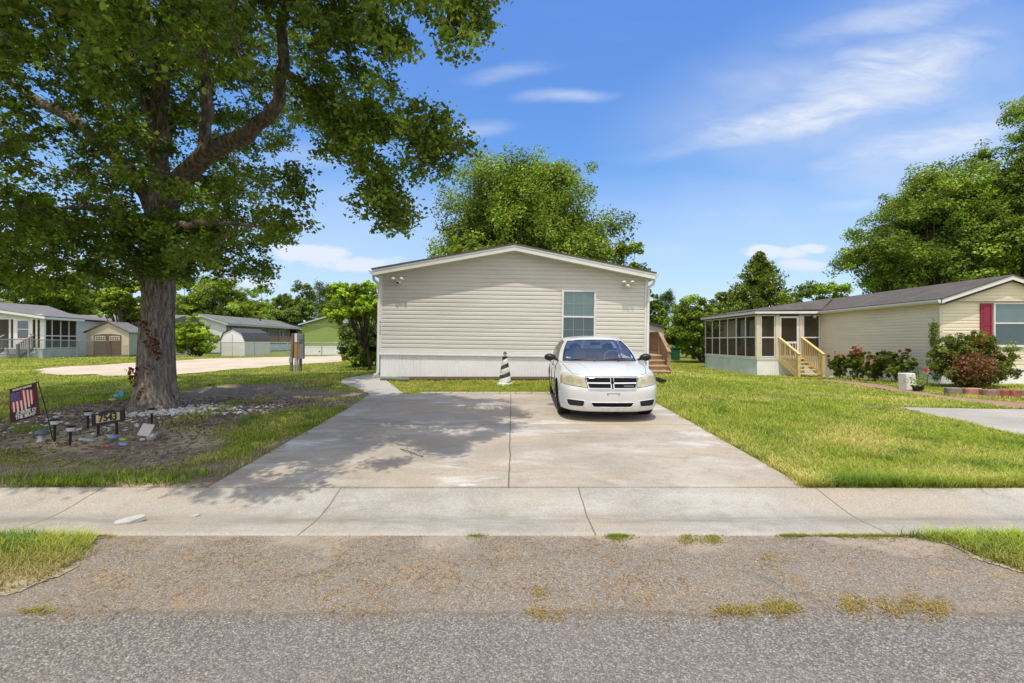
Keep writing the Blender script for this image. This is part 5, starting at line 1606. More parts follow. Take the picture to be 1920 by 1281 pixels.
mb = MB(); mb.prism([(X_ - .03, Y_ - .012, Z_ + .1), (X_ + .03, Y_ - .012, Z_ + .1), (X_ + .03, Y_ - .012, Z_ + 1.9), (X_ - .03, Y_ - .012, Z_ + 1.9)], (0, .01, 0)); mb.build('door_trim', 'siding_grey', gs)

# long home with open porch
lh2 = thing('long_porch_home', 'long white home with grey roof and open shaded wooden porch beyond the gambrel shed', 'house', (-29.5, 46, .45))
XA = -28.4; YA = 45.0; YB_ = 66; ZB = .5
mb = MB(); mb.prism([(XA - 5, YA, ZB), (XA, YA, ZB), (XA, YA, 3.32), (XA - 2.5, YA, 4.2), (XA - 5, YA, 3.32)], (0, .1, 0)); mb.box((XA - 5, YA + .101, ZB), (XA - 1.9, YB_, 3.3)); mb.build('wall', 'siding_white', lh2)
mb = MB(); mb.box((XA - .08, YA + .1, ZB), (XA - .02, YB_, ZB + .78)); mb.build('skirting', 'skirt_mossy', lh2)
mb = MB(); mb.box((XA - 1.89, YA + .11, ZB + .7), (XA - .09, YB_, ZB + .79)); mb.build('porch_floor', 'porch_floor', lh2)
mb = MB()
for i in range(9): y = YA + .3 + i * 2.5; mb.box((XA - .12, y - .07, ZB + .79), (XA + .02, y + .07, 3.25))
mb.box((XA - .1, YA + .2, ZB + 1.62), (XA, YB_, ZB + 1.72)); mb.box((XA - .08, YA + .2, ZB + .88), (XA - .05, YB_, ZB + 1.615))
mb.build('porch_railing', 'wood_weathered', lh2)
for (a, b, z0, z1) in ((48, 49, 1.3, 3), (53, 54.2, 1.3, 2.9), (59, 60, 1.3, 3.0), (50.5, 52, 1.3, 1.9)): MB().box((XA - 1.88, a, z0), (XA - 1.8, b, z1)).build('window', 'dark_glass', lh2)
mb = MB()
for s in (-1, 1): mb.prism([(XA - 2.5, YA - .3, 4.28), (XA - 2.5 + s * 2.85, YA - .3, 3.34), (XA - 2.5 + s * 2.85, YA - .3, 3.40), (XA - 2.5, YA - .3, 4.35)], (0, YB_ - YA + .6, 0))
mb.build('roof', 'shingle_pale', lh2)
mb = MB(); mb.box((XA + .34, YA - .3, 3.2), (XA + .38, YB_ + .3, 3.36)); mb.prism([(XA + .35, YA - .33, 3.2), (XA - 2.5, YA - .33, 4.14), (XA - 2.5, YA - .33, 4.3), (XA + .35, YA - .33, 3.36)], (0, .025, 0)); mb.build('fascia', 'porch_green_trim', lh2)
mb = MB(); mb.tube([(XA - 1.6, YA + 9, 4.0), (XA - 1.6, YA + 9, 4.45)], .08, 8); mb.build('vent_pipe', 'black_plastic', lh2)

# green building
gb_ = thing('green_home', 'olive green gabled home with white skirting beside the small tree', 'house', (-17.2, 42, .4))
GXa, GXb, GY = -19.45, -14.9, 42.0; GM = (GXa + GXb) / 2
mb = MB(); mb.prism([(GXa, GY, 1.15), (GXb, GY, 1.15), (GXb, GY, 3.18), (GM, GY, 3.82), (GXa, GY, 3.18)], (0, .1, 0)); mb.box((GXa, GY + .101, 1.15), (GXb, GY + 14, 3.17))
for i in range(20): x = GXa + .1 + i * .225; mb.box((x, GY - .012, 1.16), (x + .02, GY - .001, 3.1))
mb.build('wall', 'siding_green', gb_)
mb = MB(); mb.box((GXa, GY - .02, .2), (GXb, GY + .1, 1.14)); mb.box((GXa - .02, GY - .04, 1.05), (GXb + .02, GY - .021, 1.17)); mb.build('skirting', 'skirt_white', gb_)
mb = MB()
for s in (-1, 1): mb.prism([(GM, GY - .25, 3.86), (GM + s * 2.5, GY - .25, 3.14), (GM + s * 2.5, GY - .25, 3.22), (GM, GY - .25, 3.94)], (0, 14.5, 0))
mb.build('roof', 'shingle_pale', gb_)
mb = MB()
for s in (-1, 1): mb.prism([(GM, GY - .28, 3.80), (GM + s * 2.52, GY - .28, 3.08), (GM + s * 2.52, GY - .28, 3.20), (GM, GY - .28, 3.92)], (0, .025, 0))
mb.box((GXa + .3, GY - .016, 3.12), (GXb - .3, GY - .0125, 3.17)); mb.build('rake_trim', 'porch_green_trim', gb_)
MB().box((GXa + 1.55, GY - .03, .62), (GXa + 1.68, GY - .021, .75)).build('vent', 'dark_void', gb_)

# electric meter pedestal
pb = G(557, 698)
mp = thing('meter_pedestal', 'weathered utility pedestal with grey meter boxes and an orange-brown panel on wooden posts', 'utility box', pb)
def pp(px, py, dy=0.): q = W(px, py, pb.y + dy); return q
def pbox(n, mat, x0, y0, x1, y1, dy, th, bev=.006):
    a = pp(x0, y1, dy); b = pp(x1, y0, dy)
    return MB().box((a.x, pb.y + dy, a.z), (b.x, pb.y + dy + th, b.z)).build(n, mat, mp, bevel=bev)
mb = MB(); a = pp(545.8, 699.5); b = pp(549.3, 626); mb.obox((Vector(a) + Vector(b)) / 2, Vector((.045, 0, 0)), Vector((0, .045, 0)), (Vector(b) - Vector(a)) / 2); mb.build('post', 'wood_grey', mp)
mb = MB(); mb.tube([pp(557.6, 700, .02), pp(557.6, 670, .02)], .045, 10); mb.build('conduit', 'galvanised', mp, smooth=True)
mb = MB(); mb.tube([pp(553.4, 700, .05), pp(553.4, 670, .05)], .022, 8); mb.build('conduit', 'galvanised', mp, smooth=True)
pbox('post', 'wood_grey', 560.6, 670, 564.6, 699.5, .06, .09)
simple('panel_orange', (.42, .24, .07), .7, .1, 3); simple('box_grey', (.22, .225, .23), .55, .12, 5, stain=.3)
pbox('back_board', 'wood_grey', 550, 625.5, 569, 672, .08, .03)
pbox('orange_panel', 'panel_orange', 551, 644.5, 557.6, 672, -.06, .13)
pbox('breaker_box', 'box_grey', 558.2, 645, 569, 673.5, -.04, .115)
pbox('meter_box', 'box_grey', 558.5, 627, 568.8, 643.6, -.03, .105)
pbox('notice_plate', 'white_plastic', 552, 626.5, 557.2, 642.6, -.02, .09)
pbox('junction_box', 'galvanised', 541.8, 671, 547.6, 681, -.07, .10)
mb = MB(); mb.tube([pp(565, 634, -.07), pp(565, 634, -.031)], .085, 14); mb.build('meter_dial', 'dark_glass', mp, smooth=True)

# ------------------------------------------------------------------ bed around the tree
# garden flag
fb = G(100.5, 825); FD = fb.y
fl = thing('garden_flag', 'dark red garden flag with striped banner and white lettering hanging from a leaning black stake', 'flag', fb)
P = lambda px, py, dy=0.: W(px, py, FD + dy)
mb = MB(); mb.tube([P(100.5, 832), P(86, 768), P(71.2, 717)], .0065, 6); mb.tube([P(71.2, 717), P(40, 725), P(17, 731.5)], .006, 6)
for c, r in ((P(70, 714.5), .016),):
    mb.tube([c + Vector((r * math.cos(a), 0, r * math.sin(a))) for a in np.linspace(0, 6.3, 13)], .004, 5)
mb.tube([P(17, 731.5), P(10, 733), P(8, 730), P(9.5, 727)], .004, 5); mb.tube([P(75, 777), P(87, 776)], .006, 6)
mb.build('stake', 'black_metal', fl, smooth=True)
def mat_flag():
    m, t, b = new_mat('flag_cloth'); v = t.coords('Object'); n = t.noise(v, 12, 4)
    t.setin(b, 'Base Color', t.mix(t.range(n, .3, .7), (.075, .022, .03), (.045, .016, .022))); b.inputs['Roughness'].default_value = .9
mat_flag()
simple('flag_white', (.66, .60, .56), .9, .1, 30); simple('flag_red', (.40, .025, .03), .9, .15, 30); simple('flag_blue', (.035, .03, .14), .9, .15, 30)
TL, TR, BR, BL = P(18, 731.5), P(68.5, 718.5), P(78, 779), P(20.5, 794)
def fq(u, v, off=0.):
    "point on the banner: u right, v down"
    p = (TL * (1 - u) + TR * u) * (1 - v) + (BL * (1 - u) + BR * u) * v
    return p + Vector((.0, -.012 * math.sin(u * 6 + v * 2) - off, 0))
def fpatch(poly_rows, name, mat, off, parent):
    mb = MB()
    for (u0, v0, u1, v1) in poly_rows:
        nu = max(1, int((u1 - u0) * 12)); nv = max(1, int((v1 - v0) * 6))
        for i in range(nu):
            for j in range(nv):
                a = u0 + (u1 - u0) * i / nu; b = u0 + (u1 - u0) * (i + 1) / nu; c = v0 + (v1 - v0) * j / nv; d = v0 + (v1 - v0) * (j + 1) / nv
                mb.quad(fq(a, d, off), fq(b, d, off), fq(b, c, off), fq(a, c, off))
    return mb.build(name, mat, parent, fix=False)
cloth = fpatch([(0, 0, 1, 1)], 'banner', 'flag_cloth', 0, fl)
# hanging torn stripes: alternating red and white, ragged lower ends
ends = [.60, .70, .62, .74, .64, .76, .66, .74, .60, .66, .56, .60, .5]
st_r, st_w = [], []
for i in range(13):
    u0 = .07 + i * .058; top = .40 if i < 6 else .10 + .012 * (i - 6)
    (st_r if i % 2 == 0 else st_w).append((u0, top, u0 + .057, ends[i]))
fpatch(st_r, 'red_stripes', 'flag_red', .003, cloth); fpatch(st_w, 'white_stripes', 'flag_white', .004, cloth)
fpatch([(.05, .13, .415, .40)], 'canton', 'flag_blue', .004, cloth)
mb = MB()
for r in range(6):
    for c in range(7):
        u = .08 + c * .05 + (.02 if r % 2 else 0); v = .155 + r * .042
        if u > .40: continue
        q = fq(u, v, .006); s = .006
        pts = [q + Vector((s * (1 if k % 2 == 0 else .42) * math.sin(k * math.pi / 5), 0, s * (1 if k % 2 == 0 else .42) * math.cos(k * math.pi / 5))) for k in range(10)]
        mb.add(pts, [tuple(range(10))])
mb.build('stars', 'flag_white', cloth, fix=False)
fu = (TR - TL).normalized(); fv = (TL - BL).normalized()
for txt, sz, u, v, sx in (('BECAUSE OF', .072, .50, .775, .92), ('THE BRAVE', .072, .52, .895, .92), ('HOME OF THE FREE', .034, .5, .052, .95)):
    lettering('lettering', txt, sz, fq(u, v, .014), fu, fv, 'flag_white', cloth, .0022, sx)

# address sign
sb = G(199, 819); SDp = sb.y
P = lambda px, py, dy=0.: W(px, py, SDp + dy)
sg = thing('address_sign', 'dark framed yard sign with cream plate reading 7543 on two black legs', 'sign', sb)
simple('sign_frame', (.022, .022, .032), .5, .15, 20); simple('sign_plate', (.55, .43, .22), .6, .1, 12)
def sq(poly, dy, th, n, mat, par=sg): return MB().prism([P(a, b, dy) for a, b in poly], (0, th, 0)).build(n, mat, par, bevel=.004)
frm = sq([(170.5, 778), (188, 775.5), (190, 772), (199, 769.5), (210, 769.5), (214, 772), (231, 768), (231.5, 788), (228, 791), (188, 798), (172, 800.5)], 0, .035, 'frame', 'sign_frame')
sq([(179.5, 779.5), (224, 773), (224.5, 787.5), (180, 794.5)], -.006, .005, 'plate', 'sign_plate')
for (x, y0_, y1_) in ((182, 798, 825), (216.5, 793, 817)):
    mb = MB(); mb.box((P(x - 1.8, 0).x, SDp + .01, P(0, y1_ + 3).z), (P(x + 1.8, 0).x, SDp + .03, P(0, y0_).z)); mb.build('leg', 'black_metal', sg)
uu = (P(224, 773) - P(179.5, 779.5)).normalized()
lettering('number', '7543', .155, P(202, 783.7, -.012), uu, (0, 0, 1), 'sign_frame', sg, .004, .92)

# solar path lights
simple('frosted_lens', (.60, .62, .62), .4, .1, 20); simple('solar_cell', (.03, .035, .05), .25, .1, 10)
def solar_light(px, py_top, py_base, label, w=.055, lean=0.):
    b = G(px, py_base); d = b.y; H = (py_base - py_top) / F * d
    t = thing('solar_light', label, 'garden light', b, (0, R(lean), 0), group='small solar path lights in the bed')
    MB().lathe(b, [(.006, -.05), (.013, .0), (.018, H - .10), (.02, H - .085)], 8).build('stake', 'black_plastic', t, smooth=True)
    MB().lathe(b + Vector((0, 0, H - .084)), [(.035, 0), (w * .85, .012), (w * .9, .055), (w * .9, .058)], 12).build('lens', 'frosted_lens', t)
    MB().lathe(b + Vector((0, 0, H - .025)), [(w * 1.1, 0), (w * 1.1, .016), (w * .7, .026), (.01, .028)], 12).build('cap', 'black_plastic', t)
    return t
solar_light(102.5, 786, 829, 'solar path light with thick black stake right beside the flag pole')
solar_light(131, 798, 836, 'solar path light with pale lens on thin stake, frontmost of the row', .055, 3)
solar_light(165, 770, 806, 'solar path light standing just behind the left end of the number sign')
solar_light(284.5, 766, 798, 'solar path light on thin black stake in front of the tree roots', .05)
# mushroom-like ornament
b = G(76, 829)
mu = thing('mushroom_ornament', 'small pale mushroom ornament with faded teal cap at the foot of the flag', 'garden ornament', b, (0, R(8), 0))
simple('faded_teal', (.11, .165, .175), .6, .2, 20); simple('faded_white', (.50, .50, .50), .7, .2, 20)
MB().lathe(b, [(.05, 0), (.035, .03), (.03, .11)], 10).build('stem', 'faded_white', mu, smooth=True)
MB().lathe(b + Vector((0, 0, .10)), [(.02, 0), (.075, .01), (.085, .03), (.05, .07), (.01, .085)], 14).build('cap', 'faded_teal', mu, smooth=True)
# tipped square solar spotlight with stones
b = G(276, 828)
so_ = thing('solar_spotlight', 'tilted square grey solar panel on a small white garden figure right of the number sign', 'garden light', b)
MB().obox(b + Vector((-.0, -.02, .17)), Vector((.085, 0, -.012)), Vector((.02, .03, .075)), Vector((-.003, .012, .004))).build('panel', 'siding_grey', so_, bevel=.003)
mb = MB(); mb.ball(b + Vector((.04, .02, .06)), (.06, .05, .055), 10, 7); mb.ball(b + Vector((.085, -.02, .08)), .035, 8, 6); mb.ball(b + Vector((-.05, -.02, .03)), (.04, .03, .025), 8, 6); mb.tube([b + Vector((0, .02, 0)), b + Vector((0, 0, .16))], .014, 8); mb.build('figure', 'faded_white', so_, smooth=True)
# glass / plastic litter by the sign
simple('glass_pale_blue', (.32, .38, .40), .15, .15, 15, coat=.6); simple('glass_blue', (.15, .20, .30), .15, .15, 15, coat=.6); simple('plastic_lime', (.38, .46, .08), .4, .1, 15); simple('glass_slate', (.20, .23, .33), .2, .15, 15, coat=.5); simple('plastic_pink', (.42, .09, .13), .4, .1, 15)
def blob(px, py, r, mat, name, label, cat, rz=0., jit=.12):
    b = G(px, py); mb = MB(); mb.ball(Vector((0, 0, r[2] * .8)), r, 12, 8, jit)
    o = mb.build(name, mat, None, smooth=True, base=(0, 0, 0)); o.location = b; o.rotation_euler = (0, R(8), R(rz))
    return tag(o, label, cat)
blob(162, 829, (.11, .05, .035), 'glass_pale_blue', 'glass_ornament', 'pale blue glass lump lying on the mulch left of the sign legs', 'ornament', 10)
blob(212, 826, (.08, .05, .05), 'glass_blue', 'glass_ornament', 'bright blue glass lump on the mulch under the number sign', 'ornament')
blob(230, 826.5, (.055, .04, .022), 'plastic_lime', 'plastic_toy', 'lime green flat toy on the mulch right of the blue glass', 'toy')
blob(230, 837, (.08, .04, .035), 'glass_slate', 'glass_ornament', 'slate blue glass lump in front of the lime green toy', 'ornament', -25)
blob(202, 840, (.04, .03, .025), 'plastic_pink', 'plastic_toy', 'small pink toy on the mulch in front of the number sign', 'toy')
# butterfly stake
b = G(207, 760); d = b.y
bf = thing('bird_ornament', 'turquoise and yellow bird ornament on a thin stake left of the tree trunk', 'garden ornament', b)
simple('turquoise', (.10, .42, .55), .4, .15, 20); simple('toy_yellow', (.62, .50, .08), .5, .15, 20)
P = lambda px, py, dy=0.: W(px, py, d + dy)
MB().tube([b, P(208, 748)], .006, 6).build('stake', 'black_metal', bf)
MB().ball(P(211, 750), (.085, .04, .028), 12, 8).build('base', 'toy_yellow', bf, smooth=True)
mb = MB(); mb.ball(P(219, 743), (.075, .04, .045), 12, 8); mb.prism([P(222, 744), P(226, 731), P(231, 732), P(231, 742), P(227, 746)], (0, .02, 0)); mb.ball(P(210, 743.5), (.03, .025, .02), 8, 6); mb.build('bird', 'turquoise', bf, smooth=True)

# white stones round the trunk (countless) 
simple('white_stone', (.66, .63, .60), .8, .25, 40)
def stones(name, N, sampler, smin, smax, mat, label):
    V = []; Fc = []
    ico = [Vector(v) for v in ((0, 0, 1), (.89, 0, .45), (.28, .85, .45), (-.72, .53, .45), (-.72, -.53, .45), (.28, -.85, .45), (.72, .53, -.45), (-.28, .85, -.45), (-.89, 0, -.45), (-.28, -.85, -.45), (.72, -.53, -.45), (0, 0, -1))]
    fc = [(0, 1, 2), (0, 2, 3), (0, 3, 4), (0, 4, 5), (0, 5, 1), (1, 6, 2), (2, 7, 3), (3, 8, 4), (4, 9, 5), (5, 10, 1), (6, 7, 2), (7, 8, 3), (8, 9, 4), (9, 10, 5), (10, 6, 1), (11, 7, 6), (11, 8, 7), (11, 9, 8), (11, 10, 9), (11, 6, 10)]
    for _ in range(N):
        p = sampler(); s = random.uniform(smin, smax); k = len(V); rz = random.uniform(0, 6.3); sx, sy, sz = s * random.uniform(.8, 1.5), s, s * random.uniform(.4, .7)
        for v in ico:
            q = v * random.uniform(.8, 1.15); x = q.x * sx; y = q.y * sy
            V.append((p.x + x * math.cos(rz) - y * math.sin(rz), p.y + x * math.sin(rz) + y * math.cos(rz), p.z + sz * .4 + q.z * sz))
        Fc += [tuple(i + k for i in f) for f in fc]
    return tag(link_mesh(name, mesh_np(name, V, faces3=np.array(Fc)), mat), label, kind='stuff')
TB = Vector((-7.47, 9.5, float(gz(-7.47, 9.5))))
def samp():
    while True:
        q = random.random()
        if q < .55:
            a = random.gauss(-.75, .5); r = random.uniform(.6, 1.25); x = TB.x + r * math.cos(a) * 1.15; y = TB.y + r * math.sin(a) * .9
        elif q < .8: x = random.uniform(-7.2, -4.8); y = random.uniform(8.6, 9.8)
        else: x = random.uniform(-9.5, -6); y = random.uniform(6.9, 9)
        return on_ground(x, y)
stones('white_stones', 800, samp, .011, .040, 'white_stone', 'white stones scattered round the foot of the tree')
simple('bark_chip', (.15, .11, .085), .95, .4, 40)
DB = np.array(DIRT); dx0_, dy0_, dx1_, dy1_ = -13, 5.2, -3.8, 11
def samp2():
    while True:
        x = random.uniform(dx0_, dx1_); y = random.uniform(dy0_, dy1_)
        if bool(inpoly(DIRT, np.array([x]), np.array([y]))[0]): return on_ground(x, y)
stones('bark_chips', 2600, samp2, .012, .032, 'bark_chip', 'dark bark chips covering the bed under the tree')
simple('dry_leaf', (.36, .28, .20), .9, .4, 40)
stones('fallen_debris', 1300, samp2, .008, .024, 'dry_leaf', 'dry leaf litter on the bed under the tree')

# broken concrete, twig, blocks ------------------------------------------
simple('rubble', (.48, .46, .43), .9, .2, 20, bump=.5)
def chunk(px, py, s, label, seed):
    random.seed(seed); b = G(px, py)
    mb = MB(); top = [(-.12, -.05), (.02, -.07), (.14, .0), (.10, .06), (-.04, .055), (-.14, .02)]
    mb.prism([Vector((x * s, y * s, 0)) for x, y in top], (0, 0, .05 * s))
    o = mb.build('concrete_chunk', 'rubble', None, bevel=.006 * s, base=(0, 0, 0)); o.location = b; o.rotation_euler = (R(9), R(-6), R(20))
    tag(o, label, 'rubble')
chunk(245, 981, .82, 'flat broken piece of concrete lying on the kerb at lower left', 3)
chunk(366, 969, .28, 'small concrete crumb on the kerb right of the larger broken piece', 4)
random.seed(21)
b = G(772, 852)
mb = MB(); a0 = G(750, 845); a1 = G(794, 859)
def gl(u, dy=0., dz=.012): p = a0.lerp(a1, u); return Vector((p.x, p.y + dy, p.z + dz))
mb.tube([gl(0, .03), gl(.25, -.01, .03), gl(.5, .02, .015), gl(.75, -.02, .02), gl(1)], [.008, .007, .007, .006, .004], 6)
mb.tube([gl(.2), gl(.25, .09, .05), gl(.22, .16, .02)], [.005, .004, .002], 5); mb.tube([gl(.45), gl(.52, -.06, .03), gl(.6, -.09, .01)], [.005, .003, .002], 5); mb.tube([gl(.8), gl(.9, .06, .05), gl(1.0, .08, .02)], [.005, .003, .002], 5)
mb.tube([gl(.6), gl(.62, .06, .05), gl(.7, .10, .03)], [.004, .003, .002], 5); mb.tube([gl(.9), gl(.98, -.05, .04), gl(1.05, -.03, .03)], [.004, .003, .002], 5)
tag(mb.build('fallen_twig', 'wood_grey', None, base=b), 'bare brown twig lying on the left half of the driveway', 'twig')

# retaining blocks by the big bush
simple('block_pink', (.46, .22, .17), .9, .2, 8, stain=.3, bump=.5); simple('block_red', (.30, .10, .075), .9, .25, 8, stain=.3, bump=.5); simple('block_brown', (.26, .17, .13), .9, .25, 8, stain=.3, bump=.5); simple('block_grey', (.24, .20, .18), .9, .25, 8, bump=.5)
BL_ = [(1788, 737, .40, 'block_grey', 'dark grey-brown edging block at the left end under the bush'), (1823, 738, .44, 'block_pink', 'pinkish edging block in front of the bush'), (1858, 741, .50, 'block_brown', 'large brown edging block right of the pinkish one'),
       (1881, 741.5, .27, 'block_red', 'narrow dark red edging block right of the large brown one'), (1899, 742, .30, 'block_red', 'second red edging block from the right frame edge'), (1918, 742, .30, 'block_brown', 'brown-red edging block cut by the right edge of the photo')]
for px, py, w, mt, lb in BL_:
    b = G(px, py + 4); mb = MB(); h = .21
    mb.prism([(-w / 2, -.03, 0), (-w / 2 + .04, -.11, 0), (w / 2 - .04, -.11, 0), (w / 2, -.03, 0), (w / 2 - .03, .13, 0), (-w / 2 + .03, .13, 0)], (0, 0, h))
    o = mb.build('edging_block', mt, None, bevel=.02, base=(0, 0, 0)); o.location = b; o.rotation_euler = (0, 0, R(random.uniform(-6, 6)))
    tag(o, lb, 'edging block', 'edging blocks along the right flower bed')
# white box, pot, spigot by the wall
b = G(1701, 731)
mb = MB(); mb.obox(Vector((0, 0, .27)), (.20, .05, 0), (-.03, .13, 0), (-.03, -.01, .27))
o = mb.build('white_box', 'white_plastic', None, bevel=.02, base=(0, 0, 0)); o.location = b; tag(o, 'plain white plastic box leaning by the rose bushes near the wall', 'box')
b = G(1721, 735)
pt = thing('potted_rose', 'small yellowish potted rose with one pink bloom right of the white box', 'potted plant', b)
MB().lathe(b, [(.12, 0), (.15, .16), (.165, .17), (.165, .19), (.14, .185)], 14).build('pot', 'black_plastic', pt, smooth=True)
POT = b
a = W(1738, 721, 16.6); a.z = float(gz(a.x, a.y))
simple('hose_blue', (.04, .06, .11), .4, .15, 10)
mb = MB(); mb.tube([a, a + Vector((.02, 0, .28)), a + Vector((.05, 0, .40)), a + Vector((.12, -.03, .43)), a + Vector((.16, -.05, .37))], .02, 8); mb.ball(a + Vector((.10, -.02, .43)), .045, 8, 6)
tag(mb.build('yard_hydrant', 'hose_blue', None, smooth=True, base=a), 'dark blue standpipe tap at the cream wall corner', 'tap')

# stones at the foot of the stairs, rubber mat
b = G(1549, 713); mb = MB(); mb.box((-.45, -.12, 0), (.35, .3, .025)); o = mb.build('door_mat', 'black_plastic', None, base=(0, 0, 0)); o.location = G(1540, 712); tag(o, 'dark mat on the ground at the foot of the yellow stairs', 'mat')
for px, py, s, lb in ((1560, 711, .16, 'pale rounded rock beside the foot of the yellow stairs'), (1546, 708.5, .09, 'small grey rock closest to the yellow stair post')):
    bb = G(px, py); mb = MB(); mb.ball(Vector((0, 0, s * .35)), (s, s * .7, s * .55), 9, 6, .16); o = mb.build('rock', 'rubble', None, base=(0, 0, 0)); o.location = bb; tag(o, lb, 'rock')

# far right background: grey gabled house, bin
fh = thing('grey_gabled_house', 'pale grey gabled house glimpsed behind the brown wooden landing', 'house', (13, 42, 0))
xa, xb = 9.9, 14.1; Y = 42.0
mb = MB(); mid = 11.2
mb.prism([(xa, Y, .2), (xb, Y, .2), (xb, Y, 2.85), (mid, Y, 3.7), (xa, Y, 3.2)], (0, .1, 0)); mb.box((xa, Y + .11, .2), (xb, Y + 9, 2.7)); mb.build('wall', 'siding_grey', fh)
mb = MB(); mb.prism([(mid, Y - .2, 3.72), (xb + .3, Y - .2, 2.78), (xb + .3, Y - .2, 2.88), (mid, Y - .2, 3.82)], (0, 9.5, 0)); mb.prism([(mid, Y - .2, 3.72), (xa - .5, Y - .2, 3.1), (xa - .5, Y - .2, 3.2), (mid, Y - .2, 3.82)], (0, 9.5, 0)); mb.build('roof', 'shingle_grey', fh)
mb = MB(); mb.box((xb - .9, Y - .02, 1.2), (xb - .2, Y - .001, 2.3)); mb.build('window', 'dark_glass', fh)
simple('bin_green', (.02, .12, .07), .5, .15, 8); simple('slide_yellow', (.60, .40, .05), .5, .1, 8)
p = on_ground(14.6, 40.5)
bn = thing('rubbish_bin', 'dark green rubbish bin in the far gap right of the wooden steps', 'bin', p)
MB().prism([(p.x - .3, p.y - .3, p.z), (p.x + .3, p.y - .3, p.z), (p.x + .3, p.y + .3, p.z), (p.x - .3, p.y + .3, p.z)], (0, 0, 1.0)).build('body', 'bin_green', bn, bevel=.04)
MB().box((p.x - .36, p.y - .36, p.z + 1.001), (p.x + .36, p.y + .34, p.z + 1.12)).build('lid', 'bin_green', bn, bevel=.03)
p = on_ground(13.7, 40.3); mb = MB(); mb.bar(p + Vector((-.45, 0, .1)), p + Vector((.1, 0, 1.5)), .35, .08); mb.bar(p + Vector((.15, 0, 0)), p + Vector((.1, 0, 1.5)), .08, .08)
tag(mb.build('play_slide', 'slide_yellow', None, base=p), 'small yellow play slide in the far gap behind the wooden steps', 'slide')
p = on_ground(17.6, 40.8)
sh2 = thing('white_shed', 'little white shed half hidden under the dark bush beside the screened porch', 'shed', p)
MB().box((p.x - .8, p.y, p.z), (p.x + .8, p.y + 1.5, p.z + 1.5)).build('wall', 'siding_white', sh2)
mb = MB(); mb.prism([(p.x - .95, p.y - .1, p.z + 1.5), (p.x, p.y - .1, p.z + 2.0), (p.x + .95, p.y - .1, p.z + 1.5)], (0, 1.7, 0)); mb.build('roof', 'shingle_pale', sh2)
# ------------------------------------------------------------------ vegetation
random.seed(5)
leaf_mat('oak_leaf', (.172, .248, .036), .50, .04)
leaf_mat('tree_leaf', (.175, .25, .032), .38, .03)
leaf_mat('bright_leaf', (.28, .38, .035), .36, .03)
leaf_mat('dark_leaf', (.125, .185, .03), .32, .03)
leaf_mat('conifer_leaf', (.16, .21, .028), .28, .02)
leaf_mat('bush_leaf', (.14, .18, .025), .32, .04)
leaf_mat('flower_pink', (.62, .07, .14), .3, 0)
leaf_mat('rust_leaf', (.17, .055, .028), .3, 0)
leaf_mat('grass_blade', (1., 1., 1.), .42, .03)
def mat_bark(name, c, sc=1.):
    m, t, b = new_mat(name)
    v = t.pos(); vv = t.mapping(v, (7 * sc, 7 * sc, 1.5 * sc))
    n1 = t.noise(vv, 1.6, 7, .7, .6); n2 = t.noise(v, 30 * sc, 4)
    k = t.mix(t.range(n1, .36, .66), tuple(x * .28 for x in c), tuple(x * 1.25 for x in c))
    k = t.mix(t.range(n2, .45, .7, 0, .4), k, tuple(x * .55 for x in c))
    k = t.mix(t.range(t.noise(v, .8, 4), .5, .75, 0, .4), k, (.25, .24, .21))
    t.setin(b, 'Base Color', k); b.inputs['Roughness'].default_value = .95; b.inputs['Specular IOR Level'].default_value = .1
    t.setin(b, 'Normal', t.bump(t.math('ADD', t.math('MULTIPLY', n1, 1.4), t.math('MULTIPLY', n2, .3)), 1., .05))
mat_bark('oak_bark', (.37, .31, .265), 2.2); mat_bark('oak_limb', (.33, .26, .205), 1.6); mat_bark('bark', (.16, .13, .10), 1.)

def smooth_path(pts, n):
    P = np.array([(p[0].x, p[0].y, p[0].z, p[1]) for p in pts]); Q = crom(P, n); return [Vector(q[:3]) for q in Q], list(np.maximum(Q[:, 3], .003))

# ---- the big shade tree
TBASE = TB
oak = thing('shade_tree', 'large shade tree with thick furrowed trunk and spreading limbs in the bed on the left', 'tree', TBASE)
trunk_pts = [(W(291, 785, 9.5), .43), (W(291, 765, 9.5), .40), (W(292, 745, 9.5), .36), (W(293, 720, 9.5), .338), (W(294, 690, 9.5), .322), (W(295, 640, 9.5), .302), (W(297, 580, 9.5), .286), (W(299, 510, 9.5), .282), (W(302, 440, 9.5), .31), (W(305, 395, 9.5), .29), (W(306, 360, 9.5), .24)]
pth, rad = smooth_path(trunk_pts, 40)
V = []; Q = []; NS = 48
for i, (p, r) in enumerate(zip(pth, rad)):
    h = p.z - TBASE.z
    fl = math.exp(-max(h, 0) / .28)
    for j in range(NS):
        a = 2 * math.pi * j / NS
        rr = r * (1 + .035 * math.sin(5 * a + h * .8) + .03 * math.sin(9 * a - h * 1.7) + .018 * math.sin(23 * a + 2.2 * math.sin(h * 2.3)) + .012 * math.sin(31 * a + 3 * math.sin(h * 4)) + fl * (.16 + .22 * max(0, math.sin(4 * a + .9)) ** 2))
        V.append((p.x + rr * math.cos(a) - TBASE.x, p.y + rr * math.sin(a) - TBASE.y, p.z - TBASE.z))
for i in range(len(pth) - 1):
    for j in range(NS): Q.append((i * NS + j, i * NS + (j + 1) % NS, (i + 1) * NS + (j + 1) % NS, (i + 1) * NS + j))
link_mesh('trunk', mesh_np('trunk', V, faces4=np.array(Q), smooth=True), 'oak_bark', oak)
